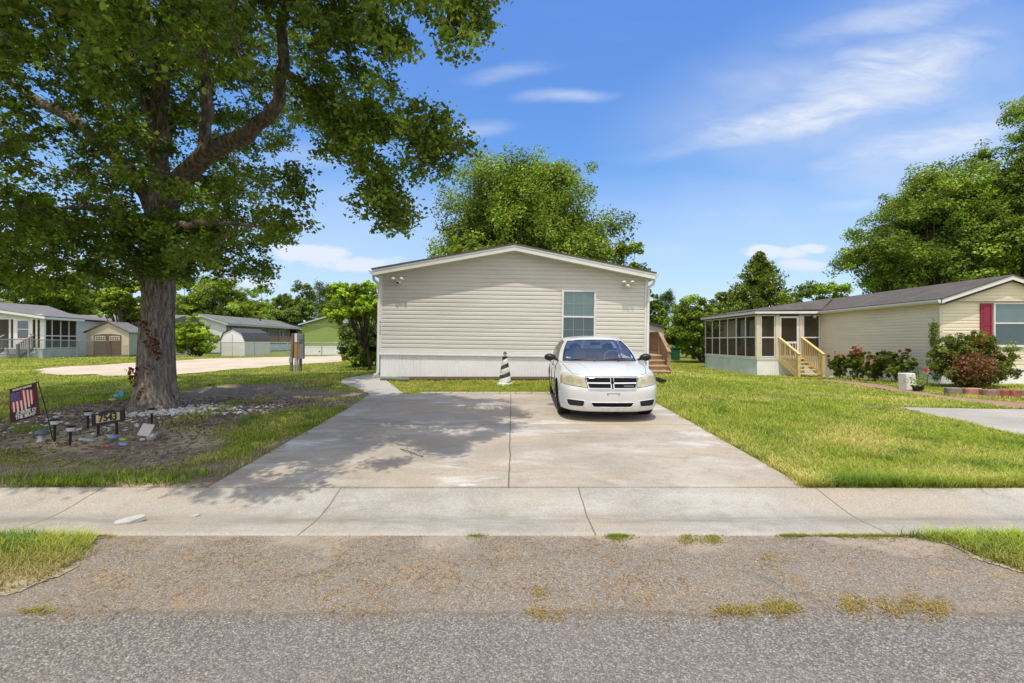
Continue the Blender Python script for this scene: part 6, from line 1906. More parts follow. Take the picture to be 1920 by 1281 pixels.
LIMBS = [
    [(300, 420, 9.5, .27), (302, 330, 9.45, .23), (298, 250, 9.4, .20), (300, 180, 9.3, .18), (307, 80, 9.2, .16), (314, -60, 9.1, .13), (308, -250, 9, .09), (300, -420, 9, .04)],
    [(305, 410, 9.45, .26), (325, 358, 9.3, .24), (362, 312, 9.0, .215), (400, 280, 8.8, .20), (450, 258, 8.6, .165), (498, 228, 8.4, .145), (524, 185, 8.3, .13), (532, 110, 8.2, .115), (530, 20, 8.1, .1), (545, -120, 7.9, .07), (575, -300, 7.6, .03)],
    [(383, 292, 8.9, .13), (386, 200, 9.1, .125), (390, 80, 9.4, .11), (402, -40, 9.6, .085), (425, -250, 9.7, .04)],
    [(297, 420, 9.5, .2), (262, 345, 9.6, .165), (160, 245, 9.8, .135), (70, 185, 10, .105), (-40, 122, 10, .075), (-200, 60, 10, .03)],
    [(299, 260, 9.4, .12), (240, 130, 9, .11), (195, 60, 8.6, .1), (140, -5, 8.2, .08), (60, -150, 7.8, .04)],
    [(303, 130, 9.3, .10), (390, -80, 7.6, .08), (470, -330, 6.2, .05), (560, -600, 5.2, .02)],
    [(531, 130, 8.2, .07), (590, 180, 7.7, .05), (650, 250, 7.3, .034), (700, 330, 7.05, .022), (738, 415, 6.95, .010)],
    [(600, 190, 7.65, .04), (690, 215, 7.2, .03), (790, 235, 6.9, .02), (850, 262, 6.8, .009)],
    [(535, -20, 8.1, .06), (680, -60, 7.3, .045), (820, -30, 6.9, .03), (895, 40, 6.7, .010)],
    [(300, 400, 9.5, .1), (330, 420, 8.6, .07), (420, 420, 7.8, .04), (520, 430, 7.2, .015)],
    [(295, 440, 9.5, .1), (240, 400, 8.8, .07), (120, 390, 8.0, .04), (-30, 420, 7.4, .015)],
    [(300, 460, 9.5, .09), (360, 450, 10.2, .06), (430, 470, 11.0, .035), (490, 510, 11.6, .012)],
    [(295, 450, 9.6, .1), (200, 420, 11., .07), (80, 440, 12.2, .04), (-60, 480, 13, .015)],
    [(300, 330, 9.5, .1), (330, 220, 11, .08), (420, 120, 12.6, .05), (520, 60, 13.8, .02)],
    [(300, 330, 9.5, .1), (240, 230, 11.4, .08), (120, 130, 13, .05), (20, 60, 14, .02)],
    [(303, 60, 9.2, .12), (420, -120, 8.2, .10), (560, -330, 6.6, .08), (600, -560, 5.0, .055), (560, -900, 3.9, .03), (500, -1300, 3.2, .01)],
    [(540, -80, 8., .07), (660, -230, 7.2, .055), (720, -420, 6.2, .035), (760, -620, 5.4, .012)],
    [(303, 200, 9.3, .09), (200, -150, 7, .07), (60, -600, 5.4, .04), (-100, -1100, 4.4, .015)],
]
sk_pts = []
for L in LIMBS:
    pth, rad = smooth_path([(W(a, b, c), r * .86) for a, b, c, r in L], 26)
    pth = [p + Vector((random.gauss(0, .02), random.gauss(0, .02), random.gauss(0, .02))) if 2 < i < 25 else p for i, p in enumerate(pth)]
    mb = MB(); mb.tube(pth, rad, 12 if rad[0] > .1 else 8); mb.build('limb', 'oak_limb', oak, smooth=True, fix=False)
    sk_pts += [(p, r) for p, r in zip(pth, rad) if True]
SK = np.array([tuple(p) for p, r in sk_pts]); SKR = np.array([r for p, r in sk_pts])
SIL = [(-400, -400), (925, -400), (930, 20), (905, 60), (872, 108), (850, 80), (815, 35), (775, 20), (768, 90), (735, 125), (705, 70), (668, 95), (672, 150), (700, 200), (760, 195), (812, 212), (868, 212), (862, 330), (815, 318), (770, 345), (735, 300),
       (752, 360), (778, 420), (742, 442), (700, 405), (690, 325), (655, 275), (620, 300), (592, 290), (596, 240), (545, 262), (512, 300), (538, 348), (565, 365), (520, 380), (515, 400), (566, 430), (520, 462), (470, 470), (505, 520), (470, 528), (420, 500), (380, 555), (330, 545), (262, 560), (240, 505), (190, 525), (120, 515), (60, 545), (0, 525), (-60, 560), (-400, 600)]
def proj(P): return CX + P[..., 0] / P[..., 1] * F, CY - (P[..., 2] - CAMZ) / P[..., 1] * F
# clusters of foliage through the crown
CC = np.array([-7.5, 9.2, 7.6]); CR = np.array([6.9, 6.4, 6.4])
SHP = gp([(395, 912), (470, 925), (550, 945), (600, 905), (640, 885), (730, 880), (772, 852), (690, 835), (745, 828), (800, 840), (840, 862), (858, 832), (940, 818), (985, 778), (930, 768), (950, 752), (860, 745), (800, 738), (740, 742), (690, 738), (600, 700), (300, 720), (0, 700), (0, 912), (300, 905)])
SHK = gp([(200, 962), (260, 945), (370, 925), (340, 945), (290, 950)])
def clear_ok(P, px, py):
    "keep the view of the bare trunk and of some limbs open"
    near = (P[:, 1] < 9.3)
    def band(ax, ay, bx, by, w):
        t_ = np.clip(((px - ax) * (bx - ax) + (py - ay) * (by - ay)) / ((bx - ax) ** 2 + (by - ay) ** 2), 0, 1)
        return np.hypot(px - ax - t_ * (bx - ax), py - ay - t_ * (by - ay)) < w * np.clip(8.6 / P[:, 1], .9, 1.7)
    k = ~(near & (band(325, 362, 405, 278, 62) | band(405, 278, 520, 205, 58) | band(526, 190, 534, 110, 38) | band(303, 240, 303, 150, 36) | band(390, 285, 396, 160, 26) | band(120, 215, 60, 180, 24)))
    return k & ~((px > 225) & (px < 350) & (py > 500) & near)
def shadow_ok(P, j=.0):
    t_ = (P[:, 2] - .2) / sun_dir.z
    sx = P[:, 0] - sun_dir.x * t_; sy = P[:, 1] - sun_dir.y * t_
    a = inpoly(SHP, sx, sy) | inpoly(SHK, sx, sy)
    a &= ~((sx <= -3.3) & (.6 * vnoise(sx, sy, 1.3, 47) + .4 * vnoise(sx, sy, 2.9, 48) > .60))
    a &= ~((sx > -3.3) & (.6 * vnoise(sx, sy, 1.15, 45) + .4 * vnoise(sx, sy, 2.6, 46) > .615))
    free = (sx < -4.3) & (sy > 4.9) & (sy < 17)
    free &= ~((np.abs(vnoise(sx, sy, .55, 41) - .5) > .27) & (sy > 4.9))
    return a | free
cl = []
while len(cl) < 1900:
    u = rand_unit(4000) * (rng.random((4000, 1)) ** (1 / 2.1)); P = CC + u * CR
    P = P[(P[:, 2] > 2.9) & (P[:, 1] > 2.2)]
    px, py = proj(P)
    ok = inpoly(SIL, px, py)
    inframe = (px > -30) & (px < 1950) & (py > -30)
    ok = ok | ~inframe
    ok &= shadow_ok(P)
    ok &= ~((px > 880) & (py < -30) & (P[:, 0] > -.6))
    ok &= clear_ok(P, px, py)
    cl += [tuple(p) for p in P[ok]]
cl = cl[:1900]
# fill the shade on the driveway: walk up the sun's rays from the ground
n0 = 0
while n0 < 1150:
    q = np.where(rng.random((400, 1)) < .62, rng.uniform([-3.8, 4.3], [.6, 11.6], (400, 2)), rng.uniform([-9.5, 4.5], [-3.4, 8.5], (400, 2))); q = q[inpoly(SHP, q[:, 0], q[:, 1])]
    t_ = rng.uniform(4.5, 11.5, len(q))
    P = np.column_stack([q[:, 0] + sun_dir.x * t_, q[:, 1] + sun_dir.y * t_, .2 + sun_dir.z * t_])
    px, py = proj(P); ok = (P[:, 1] > 2.2) & ((inpoly(SIL, px, py) & (rng.random(len(P)) < .4)) | (py < -40)) & (P[:, 2] < 12) & clear_ok(P, px, py) & shadow_ok(P)
    cl += [tuple(p) for p in P[ok]]; n0 += int(ok.sum())
# extra sprays on the outer right boughs
for L in (LIMBS[6], LIMBS[7], LIMBS[8]):
    pth, rad = smooth_path([(W(a, b, c), r) for a, b, c, r in L], 40)
    for _ in range(52):
        i = int(10 + 29 * random.random() ** .8); p = pth[i]
        q = p + Vector((random.gauss(0, .16), random.gauss(0, .30), random.gauss(-.05, .17)))
        cl.append(tuple(q))
for (x, y, d, s, k) in ((835, 280, 6.9, .16, 9), (800, 300, 7, .14, 7), (745, 400, 7, .13, 9), (725, 350, 7.1, .13, 8), (905, 20, 6.8, .15, 8), (860, 70, 6.9, .13, 8), (745, 90, 7.2, .15, 7), (705, 60, 7.3, .16, 8), (640, 270, 7.4, .13, 6), (540, 435, 7.2, .10, 6), (545, 355, 7.6, .12, 7), (490, 510, 11.5, .2, 8), (430, 380, 7.9, .2, 9), (640, 100, 7.6, .25, 16), (620, 30, 7.7, .25, 14), (690, 140, 7.4, .2, 8)):
    for _ in range(k): cl.append(tuple(W(x, y, d) + Vector((random.gauss(0, s), random.gauss(0, s * 1.4), random.gauss(0, s)))))
for _ in range(125):
    cl.append(tuple(W(random.uniform(-60, 240), random.uniform(370, 540), random.uniform(7.4, 10.8))))
for _ in range(80):
    cl.append(tuple(W(random.uniform(205, 440), random.uniform(405, 515), random.choice([8.75, 8.9, 9.0, 9.4, 9.9])) + Vector((random.gauss(0, .1), 0, 0))))
for _ in range(16):
    cl.append(tuple(W(random.uniform(265, 340), random.uniform(395, 520), random.uniform(8.7, 9.0))))
cl = np.array(cl)
mbt = MB(); LP = []; LC = []
d0 = np.array([np.min(np.linalg.norm(SK - c, axis=1)) for c in cl])
order = np.argsort(d0); nodes = np.empty((len(SK) + len(cl), 3)); nodes[:len(SK)] = SK; nn_ = len(SK)
for ci in order:
    c = cl[ci]
    d = np.linalg.norm(nodes[:nn_] - c, axis=1); d[:len(SK)] *= 1.15
    j = int(np.argmin(d)); s = Vector(nodes[j]); e = Vector(c); ln = (e - s).length
    nodes[nn_] = c; nn_ += 1
    rr = random.uniform(.26, .50) * (.75 if c[0] > -3.2 else 1)
    if .08 < ln < 2.2:
        mid = s.lerp(e, .5) + Vector((random.gauss(0, .05), random.gauss(0, .05), random.uniform(-.02, .08))) * min(ln, 1.2)
        r0 = .013 if j < len(SK) else .009
        pv = np.array([tuple(s.lerp(e, f_)) for f_ in (.25, .5, .75)]); pxs, pys = proj(pv)
        if not bool(((pys > -20) & (pxs > -20) & ~inpoly(SIL, pxs, pys)).any()): mbt.tube([s, mid, e], [r0, .8 * r0, .5 * r0], 4, cap=False)
    nleaf = int(118 * (rr / .4) ** 1.6)
    nt_ = random.randint(5, 8); br = random.uniform(.6, 1.5)
    for _ in range(nt_):
        dr = Vector(tuple(rand_unit(1)[0])); dr.z = dr.z * .5 - .08; tip = e + dr * rr
        k = max(4, nleaf // nt_)
        tt = rng.random(k) ** .7
        q = np.array(e)[None] * (1 - tt[:, None]) + np.array(tip)[None] * tt[:, None] + rng.normal(0, .05, (k, 3))
        LP.append(q); LC.append(leaf_tint(k, br * random.uniform(.75, 1.25), .25, .12))
mbt.build('twigs', 'oak_limb', oak, fix=False)
LP = np.concatenate(LP); LC = np.concatenate(LC)
leaves('crown', LP, .081, LC, 'oak_leaf', oak, up=.45, width=.66)
# rusty dead creeper on the trunk
Pv = []
for (x, y, n_, s) in ((286, 640, 34, .08), (292, 660, 22, .05), (268, 610, 10, .04), (276, 690, 10, .05), (247, 697, 26, .07), (250, 712, 16, .05), (265, 745, 12, .06), (228, 455, 12, .05)):
    c = W(x, y, 9.12); 
    for _ in range(n_): Pv.append(tuple(c + Vector((random.gauss(0, s), random.gauss(0, .03), random.gauss(0, s * 1.2)))))
leaves('dead_creeper', np.array(Pv), .075, leaf_tint(len(Pv), 1, .3), 'rust_leaf', oak, up=0, width=.7)

# ---- generic broad-leaved tree or shrub
def broadleaf(name, label, cat, base, H, rx, ry, zlo, nl_, nleaf, lsize, mat, group=None, trunk_r=.25, lobe=(.26, .42), spread=.22, shape=1.0, seed=0, stems=1, flat=.75, lean=0., bright=(.6, 1.4), bark='bark', skirt=False, full=False):
    global rng
    rs = np.random.default_rng(seed); random.seed(seed); rng = np.random.default_rng(seed + 100)
    base = Vector(base)
    t = thing(name, label, cat, base, group=group)
    zc = (zlo + H) / 2; hz = (H - zlo) / 2
    cen = base + Vector((lean, 0, zc))
    lob = []
    for i in range(nl_):
        u = rand_unit(1)[0]; 
        if u[2] < -.6 and not full: u[2] *= .4
        f = rs.uniform(.25, .86)
        k = (1 - max(0, u[2]) * (1 - 1 / shape)) if shape != 1 else 1
        c = np.array(cen) + u * f * np.array([rx * k, ry * k, hz])
        lob.append((c, rs.uniform(*lobe) * min(rx, hz * 1.3), rs.uniform(*bright)))
    mb = MB()
    top = base + Vector((lean * .6, 0, zlo + hz * .9))
    for s in range(stems):
        off = Vector((random.gauss(0, .12), random.gauss(0, .12), 0)) if stems > 1 else Vector()
        mb.tube([base + off + Vector((0, 0, -.1)), base + off * 1.6 + Vector((lean * .1, 0, zlo * .5 + .1)), base + off * 2.5 + Vector((lean * .35, 0, zlo + .1)), top + off * 4], [trunk_r * 1.25, trunk_r, trunk_r * .8, trunk_r * .25], 8)
    for c, r, b_ in lob:
        st = base + Vector((lean * .4, 0, zlo * .8 + (c[2] - base.z - zlo) * .25 * random.random()))
        e = Vector(tuple(c)); mid = st.lerp(e, .5) + Vector((0, 0, -.08 * (e - st).length))
        mb.tube([st, mid, e], [trunk_r * .4, trunk_r * .22, trunk_r * .06], 5, cap=False)
    mb.build('trunk', bark, t, smooth=True, fix=False)
    wts = np.array([l[1] ** 2 for l in lob]); cnt = (wts / wts.sum() * nleaf).astype(int)
    P = []; T = []; ON = []
    for (c, r, b_), n in zip(lob, cnt):
        if n < 3: continue
        # several small tufts on each lobe, so the outline is broken up
        nt_ = max(3, int(9 * (r / .8) ** .6)); tu = rand_unit(nt_); tu[:, 2] = np.where((tu[:, 2] < -.35) & (not full), -tu[:, 2] * .5, tu[:, 2]); tu *= rs.uniform(.55, 1.0, (nt_, 1))
        tr = r * rs.uniform(.24, .42, nt_); tb = rs.uniform(.6, 1.4, nt_)
        w = rs.integers(0, nt_, n)
        u = rand_unit(n) * (rng.random((n, 1)) ** .45)
        p = c + (tu[w] * r + u * tr[w][:, None]) * np.array([1, 1, flat])
        o = p - c; o /= np.linalg.norm(o, axis=1, keepdims=True) + 1e-6
        P.append(p); ON.append(o); T.append(leaf_tint(n, (b_ * tb[w]), spread))
    P = np.concatenate(P); T = np.concatenate(T); ON = np.concatenate(ON)
    keep = P[:, 2] > base.z + .02
    leaves('crown', P[keep], lsize, T[keep], mat, t, up=.35, outward=ON[keep], width=.6)
    return t

def conifer(name, label, base, H, R0, n, lsize, mat, seed=0, zlo=.3, group=None):
    global rng
    random.seed(seed); rng = np.random.default_rng(seed)
    base = Vector(base); t = thing(name, label, 'tree', base, group=group)
    mb = MB(); mb.tube([base, base + Vector((0, 0, H * .97))], [.2, .02], 8)
    P = []; T = []
    nb_ = 170
    for i in range(nb_):
        f = (i + .5) / nb_; z = zlo + (H - zlo) * f ** .85; r = R0 * (1 - f) ** .8 * random.uniform(.72, 1.12) + .05
        a = i * 2.4 + random.gauss(0, .3); tip = base + Vector((r * math.cos(a), r * math.sin(a), z + r * .16)); s = base + Vector((0, 0, z - r * .1))
        mb.tube([s, s.lerp(tip, .5) + Vector((0, 0, -.05 * r)), tip], [.035, .02, .006], 4, cap=False)
        k = int(n / nb_ * (.3 + 1.4 * (1 - f))); tt = rng.random(k) ** .6
        q = np.array(s)[None] * (1 - tt[:, None]) + np.array(tip)[None] * tt[:, None] + rng.normal(0, 1, (k, 3)) * (.10 + .14 * r * .5) * np.array([1, 1, .55])
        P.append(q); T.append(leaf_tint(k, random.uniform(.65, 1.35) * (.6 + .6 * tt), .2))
    mb.build('trunk', 'bark', t, fix=False)
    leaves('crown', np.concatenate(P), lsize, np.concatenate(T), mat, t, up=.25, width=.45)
    return t

def pine(name, label, base, H, seed, group=None):
    global rng
    random.seed(seed); rng = np.random.default_rng(seed)
    base = Vector(base); t = thing(name, label, 'tree', base, group=group); mb = MB(); mb.tube([base, base + Vector((.2, 0, H))], [.28, .05], 7)
    P = []; T = []
    for i in range(60):
        z = H * random.uniform(.42, 1.0); r = (1.15 - z / H) * 3.4 * random.uniform(.5, 1.1) + .3; a = random.uniform(0, 6.28)
        s = base + Vector((.2 * z / H, 0, z - .3)); tip = s + Vector((r * math.cos(a), r * math.sin(a), .35 * r + .2)); mb.tube([s, tip], [.05, .015], 4, cap=False)
        k = 90; tt = rng.uniform(.45, 1.05, k)
        q = np.array(s)[None] * (1 - tt[:, None]) + np.array(tip)[None] * tt[:, None] + rng.normal(0, .28, (k, 3)); P.append(q); T.append(leaf_tint(k, random.uniform(.7, 1.2), .2))
    mb.build('trunk', 'bark', t, fix=False); leaves('crown', np.concatenate(P), .32, np.concatenate(T), 'dark_leaf', t, up=.4, width=.3); return t

def at(px, d): x = (px - CX) / F * d; return (x, d, float(gz(x, d)))
BK = 'trees behind the homes on the left'
def bgt(px, pytop, hwpx, d, label, mat, seed, n=9000, ls=.26, zlo=.6, nl_=34, bright=(.6, 1.4), group=BK, lobe=(.26, .42), ry=None):
    b = at(px, d); H = CAMZ + (CY - pytop) / F * d - b[2]; rx = hwpx / F * d
    return broadleaf('broadleaf_tree', label, 'tree', b, H, rx, ry or rx, zlo, nl_, int(n * 2.0), ls * .98, mat, group, .28, lobe, .24, seed=seed, bright=(bright[0] * 1.15, bright[1] * 1.25))
# tree behind the house
b = at(985, 31)
big = broadleaf('broadleaf_tree', 'big rounded green tree rising behind the ridge of the taupe home', 'tree', b, CAMZ + (641 - 300) / F * 31 - b[2], 6.9, 6.0, 1.8, 165, 150000, .185, 'tree_leaf', None, .28, (.25, .37), .30, shape=1.25, seed=31, flat=.85, lean=.1, bright=(.7, 1.55))
b = at(895, 27)
broadleaf('broadleaf_tree', 'lower round-topped green tree just left of the ridge behind the taupe home', 'tree', b, CAMZ + (641 - 425) / F * 27 - b[2], 2.5, 2.5, 2.2, 22, 9000, .18, 'tree_leaf', None, .2, (.30, .46), .2, seed=33, flat=.6, bright=(.9, 1.3))
b = at(1168, 28)
broadleaf('broadleaf_tree', 'bright green lower tree at the right end of the roof behind the taupe home', 'tree', b, CAMZ + (641 - 432) / F * 28 - b[2], 1.5, 1.7, 2.2, 18, 7000, .18, 'bright_leaf', None, .2, (.4, .6), .2, seed=35, flat=.75, bright=(.6, 1.0))
# right background
b = at(1750, 39)
broadleaf('broadleaf_tree', 'wide spreading tree with dark gaps behind the long cream home', 'tree', b, CAMZ + (641 - 283) / F * 39 - b[2], 7.0, 7, .2, 180, 140000, .22, 'tree_leaf', None, .32, (.23, .34), .30, shape=1.2, seed=41, flat=.72, lean=.2, bright=(.75, 1.6))
b = at(1950, 34)
broadleaf('broadleaf_tree', 'tallest tree at the right edge of the photo rising above the cream home', 'tree', b, CAMZ + (641 - 130) / F * 34 - b[2], 5.3, 5.5, .4, 130, 105000, .20, 'tree_leaf', None, .34, (.24, .35), .30, shape=1.5, seed=43, flat=.8, bright=(.8, 1.7))
GR_ = 'trees beyond the screened porch'
b = at(1425, 47); conifer('conifer_tree', 'pointed conical evergreen tree behind the screened porch', b, CAMZ + (641 - 474) / F * 47 - b[2], 5.0, 17000, .34, 'conifer_leaf', 51)
bgt(1562, 515, 62, 62, 'round pale-green tree between the conical evergreen and the spreading tree', 'tree_leaf', 53, 9000, .32, group=GR_)
bgt(1480, 545, 60, 56, 'low bushy tree just right of the conical evergreen above the roof', 'tree_leaf', 54, 9000, .30, group=GR_)
bgt(1362, 535, 50, 52, 'bushy tree left of the conical evergreen above the porch roof', 'tree_leaf', 55, 9000, .28, .6, group=GR_)
b = at(1312, 36)
broadleaf('broadleaf_bush', 'tall bushy green tree with dark base standing left of the screened porch', 'tree', b, CAMZ + (641 - 545) / F * 36 - b[2], 2.5, 2.2, .1, 60, 24000, .20, 'tree_leaf', None, .14, (.26, .42), .26, seed=57, stems=3, flat=.9, full=True, bright=(.7, 1.7))
bgt(1222, 548, 30, 66, 'dark tree showing just right of the taupe home wall', 'dark_leaf', 58, 6000, .32, group=GR_, bright=(.8, 1.5))
b = at(1247, 80); pine('pine_tree', 'thin dark pine in the far gap right of the taupe home', b, CAMZ + (641 - 548) / F * 80 - b[2], 59, GR_)
b = at(1268, 46); broadleaf('shrub', 'low dark hedge bush in the far gap beyond the rubbish bin', 'shrub', b, 3.4, 2.0, 1.4, .1, 30, 9000, .22, 'tree_leaf', None, .06, (.3, .45), .25, seed=97, stems=4)
bgt(1275, 590, 50, 75, 'low far tree closing the gap behind the grey gabled house', 'tree_leaf', 60, 6000, .34, group=GR_)
# left background
bgt(30, 490, 85, 52, 'bright green tree above the porch home roof at far left', 'bright_leaf', 61, 10000, .28, bright=(.45, .95))
bgt(112, 518, 62, 56, 'mid green tree above the right end of the porch home roof', 'tree_leaf', 62, 9000, .28, bright=(.7, 1.5))
bgt(168, 490, 70, 64, 'dark tall tree behind the tan shed', 'dark_leaf', 63, 9000, .3)
bgt(232, 495, 44, 40, 'bright leafy tree beside the tan shed left of the big trunk', 'bright_leaf', 64, 9000, .22, .5, bright=(.45, 1.0))
bgt(345, 515, 58, 58, 'tree just right of the big trunk above the bright bush', 'tree_leaf', 65, 8000, .28, bright=(.7, 1.5))
bgt(425, 512, 62, 60, 'olive green tree above the gambrel shed', 'tree_leaf', 66, 10000, .28, bright=(.7, 1.5))
bgt(486, 540, 46, 74, 'hazy green tree left of the round dark tree', 'tree_leaf', 67, 7000, .34, bright=(.8, 1.5))
bgt(546, 524, 50, 62, 'round dark green tree above the long porch home roof', 'dark_leaf', 68, 11000, .28, bright=(.9, 1.6), lobe=(.3, .45))
b = at(598, 86); pine('pine_tree', 'tall thin pine between the round dark tree and the small tree', b, CAMZ + (641 - 530) / F * 86 - b[2], 69, BK)
b = at(617, 90); pine('pine_tree', 'second thin pine close to the crown of the small tree', b, CAMZ + (641 - 538) / F * 90 - b[2], 70, BK)
bgt(640, 560, 50, 70, 'green tree behind the small tree and the green home', 'tree_leaf', 71, 7000, .32)
bgt(720, 560, 60, 80, 'far tree hidden behind the left corner of the taupe home', 'tree_leaf', 72, 6000, .34)
bgt(515, 585, 60, 72, 'low tree line filling the gap behind the long porch home', 'tree_leaf', 74, 7000, .32)
bgt(75, 590, 80, 70, 'low dark tree filling the gap behind the porch home', 'dark_leaf', 75, 7000, .34)
bgt(205, 590, 60, 62, 'low tree filling the gap behind the white home', 'tree_leaf', 76, 7000, .3)
bgt(-90, 490, 90, 55, 'tree at the far left edge above the porch home', 'tree_leaf', 77, 7000, .3)
# small tree by the house, shrub behind it, bright bush by the fence
b = at(694, 17.6); b = (b[0], b[1], float(gz(b[0], b[1])))
broadleaf('small_tree', 'bright green little tree with leaning trunk by the left corner of the taupe home', 'tree', b, CAMZ + (641 - 500) / F * 17.6 - b[2], 1.36, 1.3, .9, 56, 16000, .11, 'bright_leaf', None, .06, (.20, .33), .28, seed=81, flat=.95, lean=-.45, bright=(1.0, 1.8))
b = at(685, 20.5)
broadleaf('shrub', 'dark rounded shrub at ground level behind the small tree', 'shrub', b, 2.35, 1.25, 1.1, .0, 44, 14000, .12, 'dark_leaf', None, .04, (.3, .48), .25, seed=83, stems=4, flat=.95, full=True, bright=(.8, 1.6))
b = at(362, 36)
broadleaf('shrub', 'feathery lime green bush behind the fence right of the big trunk', 'shrub', b, 3.3, 2.1, 1.8, .1, 60, 17000, .19, 'bright_leaf', None, .05, (.2, .32), .2, seed=85, stems=4, flat=.7, full=True, bright=(.8, 1.45))
# right-hand shrubs
def flowers(t, pts, size, mat='flower_pink', name='blossom'):
    leaves(name, np.array(pts), size, leaf_tint(len(pts), 1, .25, .05), mat, t, up=.5, width=.9)
def rose(px, py, wpx, hpx, d, label, seed, blooms):
    x = (px - CX) / F * d; z = float(gz(x, d)); b = (x, d, z); H = hpx / F * d
    t = broadleaf('rose_bush', label, 'shrub', b, H, wpx / F * d / 1.8, wpx / F * d / 2.3, .08, 42, 9500, .07, 'bush_leaf', 'rose bushes along the cream wall', .013, (.28, .44), .25, seed=seed, stems=5, flat=.95, full=True, bright=(.6, 1.6))
    pts = []
    for (bx, by, n, s) in blooms:
        c = W(bx, by, d - .25)
        for _ in range(n): pts.append(tuple(c + Vector((random.gauss(0, s), random.gauss(0, s), random.gauss(0, s * .7)))))
    if pts: flowers(t, pts, .06)
    return t
rose(1573, 712, 36, 54, 20.6, 'small rose bush with faded pink blooms nearest the yellow stairs', 91, [(1572, 666, 14, .09), (1583, 676, 8, .07)])
rose(1607, 718, 42, 62, 19.4, 'rose bush topped with bright pink blossoms along the cream wall', 92, [(1608, 655, 60, .12), (1604, 664, 20, .1), (1612, 660, 20, .1), (1626, 674, 14, .1)])
rose(1640, 720, 46, 52, 18.5, 'rose bush with scattered red blooms in the middle of the row', 93, [(1634, 674, 12, .1), (1630, 680, 10, .1)])
rose(1681, 722, 56, 66, 17.8, 'tallest green rose bush with only a few red buds beside the white box', 94, [(1682, 655, 3, .05), (1700, 660, 3, .05)])
b = at(1820, 15.6)
bb = broadleaf('photinia_bush', 'large rounded bush with reddish bronze patch in front of the cream wall corner', 'shrub', b, 1.86, 1.22, 1.0, .0, 110, 46000, .07, 'bush_leaf', None, .03, (.30, .42), .28, seed=95, stems=6, flat=1., full=True, bright=(.6, 1.5))
pts = []
for _ in range(2100):
    u = rand_unit(1)[0]; c = W(1836, 688, 14.72); pts.append(tuple(c + Vector((random.gauss(0, .34), random.gauss(.12, .16), random.gauss(0, .23)))))
leaf_mat('bronze_leaf', (.25, .105, .055), .3, .06)
leaves('bronze_foliage', np.array(pts), .07, leaf_tint(len(pts), 1, .3), 'bronze_leaf', bb, up=.3)
pts = [tuple(W(1838 + random.gauss(0, 8), 642 + random.gauss(0, 5), 15.2 + random.gauss(0, .1))) for _ in range(140)]
leaf_mat('new_leaf', (.42, .16, .06), .35, .06)
leaves('new_growth', np.array(pts), .07, leaf_tint(len(pts), 1, .3), 'new_leaf', bb, up=.3)
for (x0, y0, x1, y1) in ((1862, 700, 1884, 672), (1868, 706, 1900, 676), (1820, 645, 1826, 622), (1812, 650, 1815, 630)):
    pts = []
    for k in range(220): u = random.random(); pts.append(tuple(W(x0 + (x1 - x0) * u, y0 + (y1 - y0) * u, 15.4) + Vector((random.gauss(0, .035), random.gauss(0, .035), random.gauss(0, .035)))))
    leaves('shoot', np.array(pts), .075, leaf_tint(len(pts), 1.3, .3), 'bush_leaf', bb, up=.3)
# hanging fern on the wall corner
c = W(1751, 604, 16.85)
hv = thing('hanging_fern', 'long green fern hanging from the corner of the cream wall', 'hanging plant', c)
mb = MB(); mb.tube([c + Vector((0, .12, .12)), c + Vector((0, 0, .1)), c], .008, 5); mb.tube([c, c + Vector((0, 0, -.9))], .006, 5); mb.build('hook', 'black_metal', hv)
pts = []; 
for _ in range(900):
    u = random.random(); w = .13 * (1 - .45 * u) * (.5 + .5 * min(1, u * 6)); pts.append(tuple(c + Vector((random.uniform(-w, w), random.gauss(0, .07), -.02 - .95 * u))))
leaves('fronds', np.array(pts), .075, leaf_tint(len(pts), 1.3, .3), 'bush_leaf', hv, up=.1, droop=.8, width=.4)
# the potted rose
pts = [tuple(POT + Vector((random.gauss(0, .16), random.gauss(0, .12), .33 + random.gauss(0, .10)))) for _ in range(260)] + [tuple(POT + Vector((.22 + random.gauss(0, .06), random.gauss(0, .05), .42 + random.gauss(0, .1)))) for _ in range(80)]
leaves('foliage', np.array(pts), .055, leaf_tint(len(pts), 1.9, .3, .3), 'bush_leaf', pt, up=.3)
leaves('blossom', np.array([tuple(POT + Vector((.25 + random.gauss(0, .025), random.gauss(0, .02), .68 + random.gauss(0, .025)))) for _ in range(26)]), .055, leaf_tint(26, 1.2, .2), 'flower_pink', pt, width=.9)
MB().tube([POT + Vector((.1, 0, .2)), POT + Vector((.22, 0, .45)), POT + Vector((.25, 0, .66))], .006, 5).build('stem', 'bark', pt)

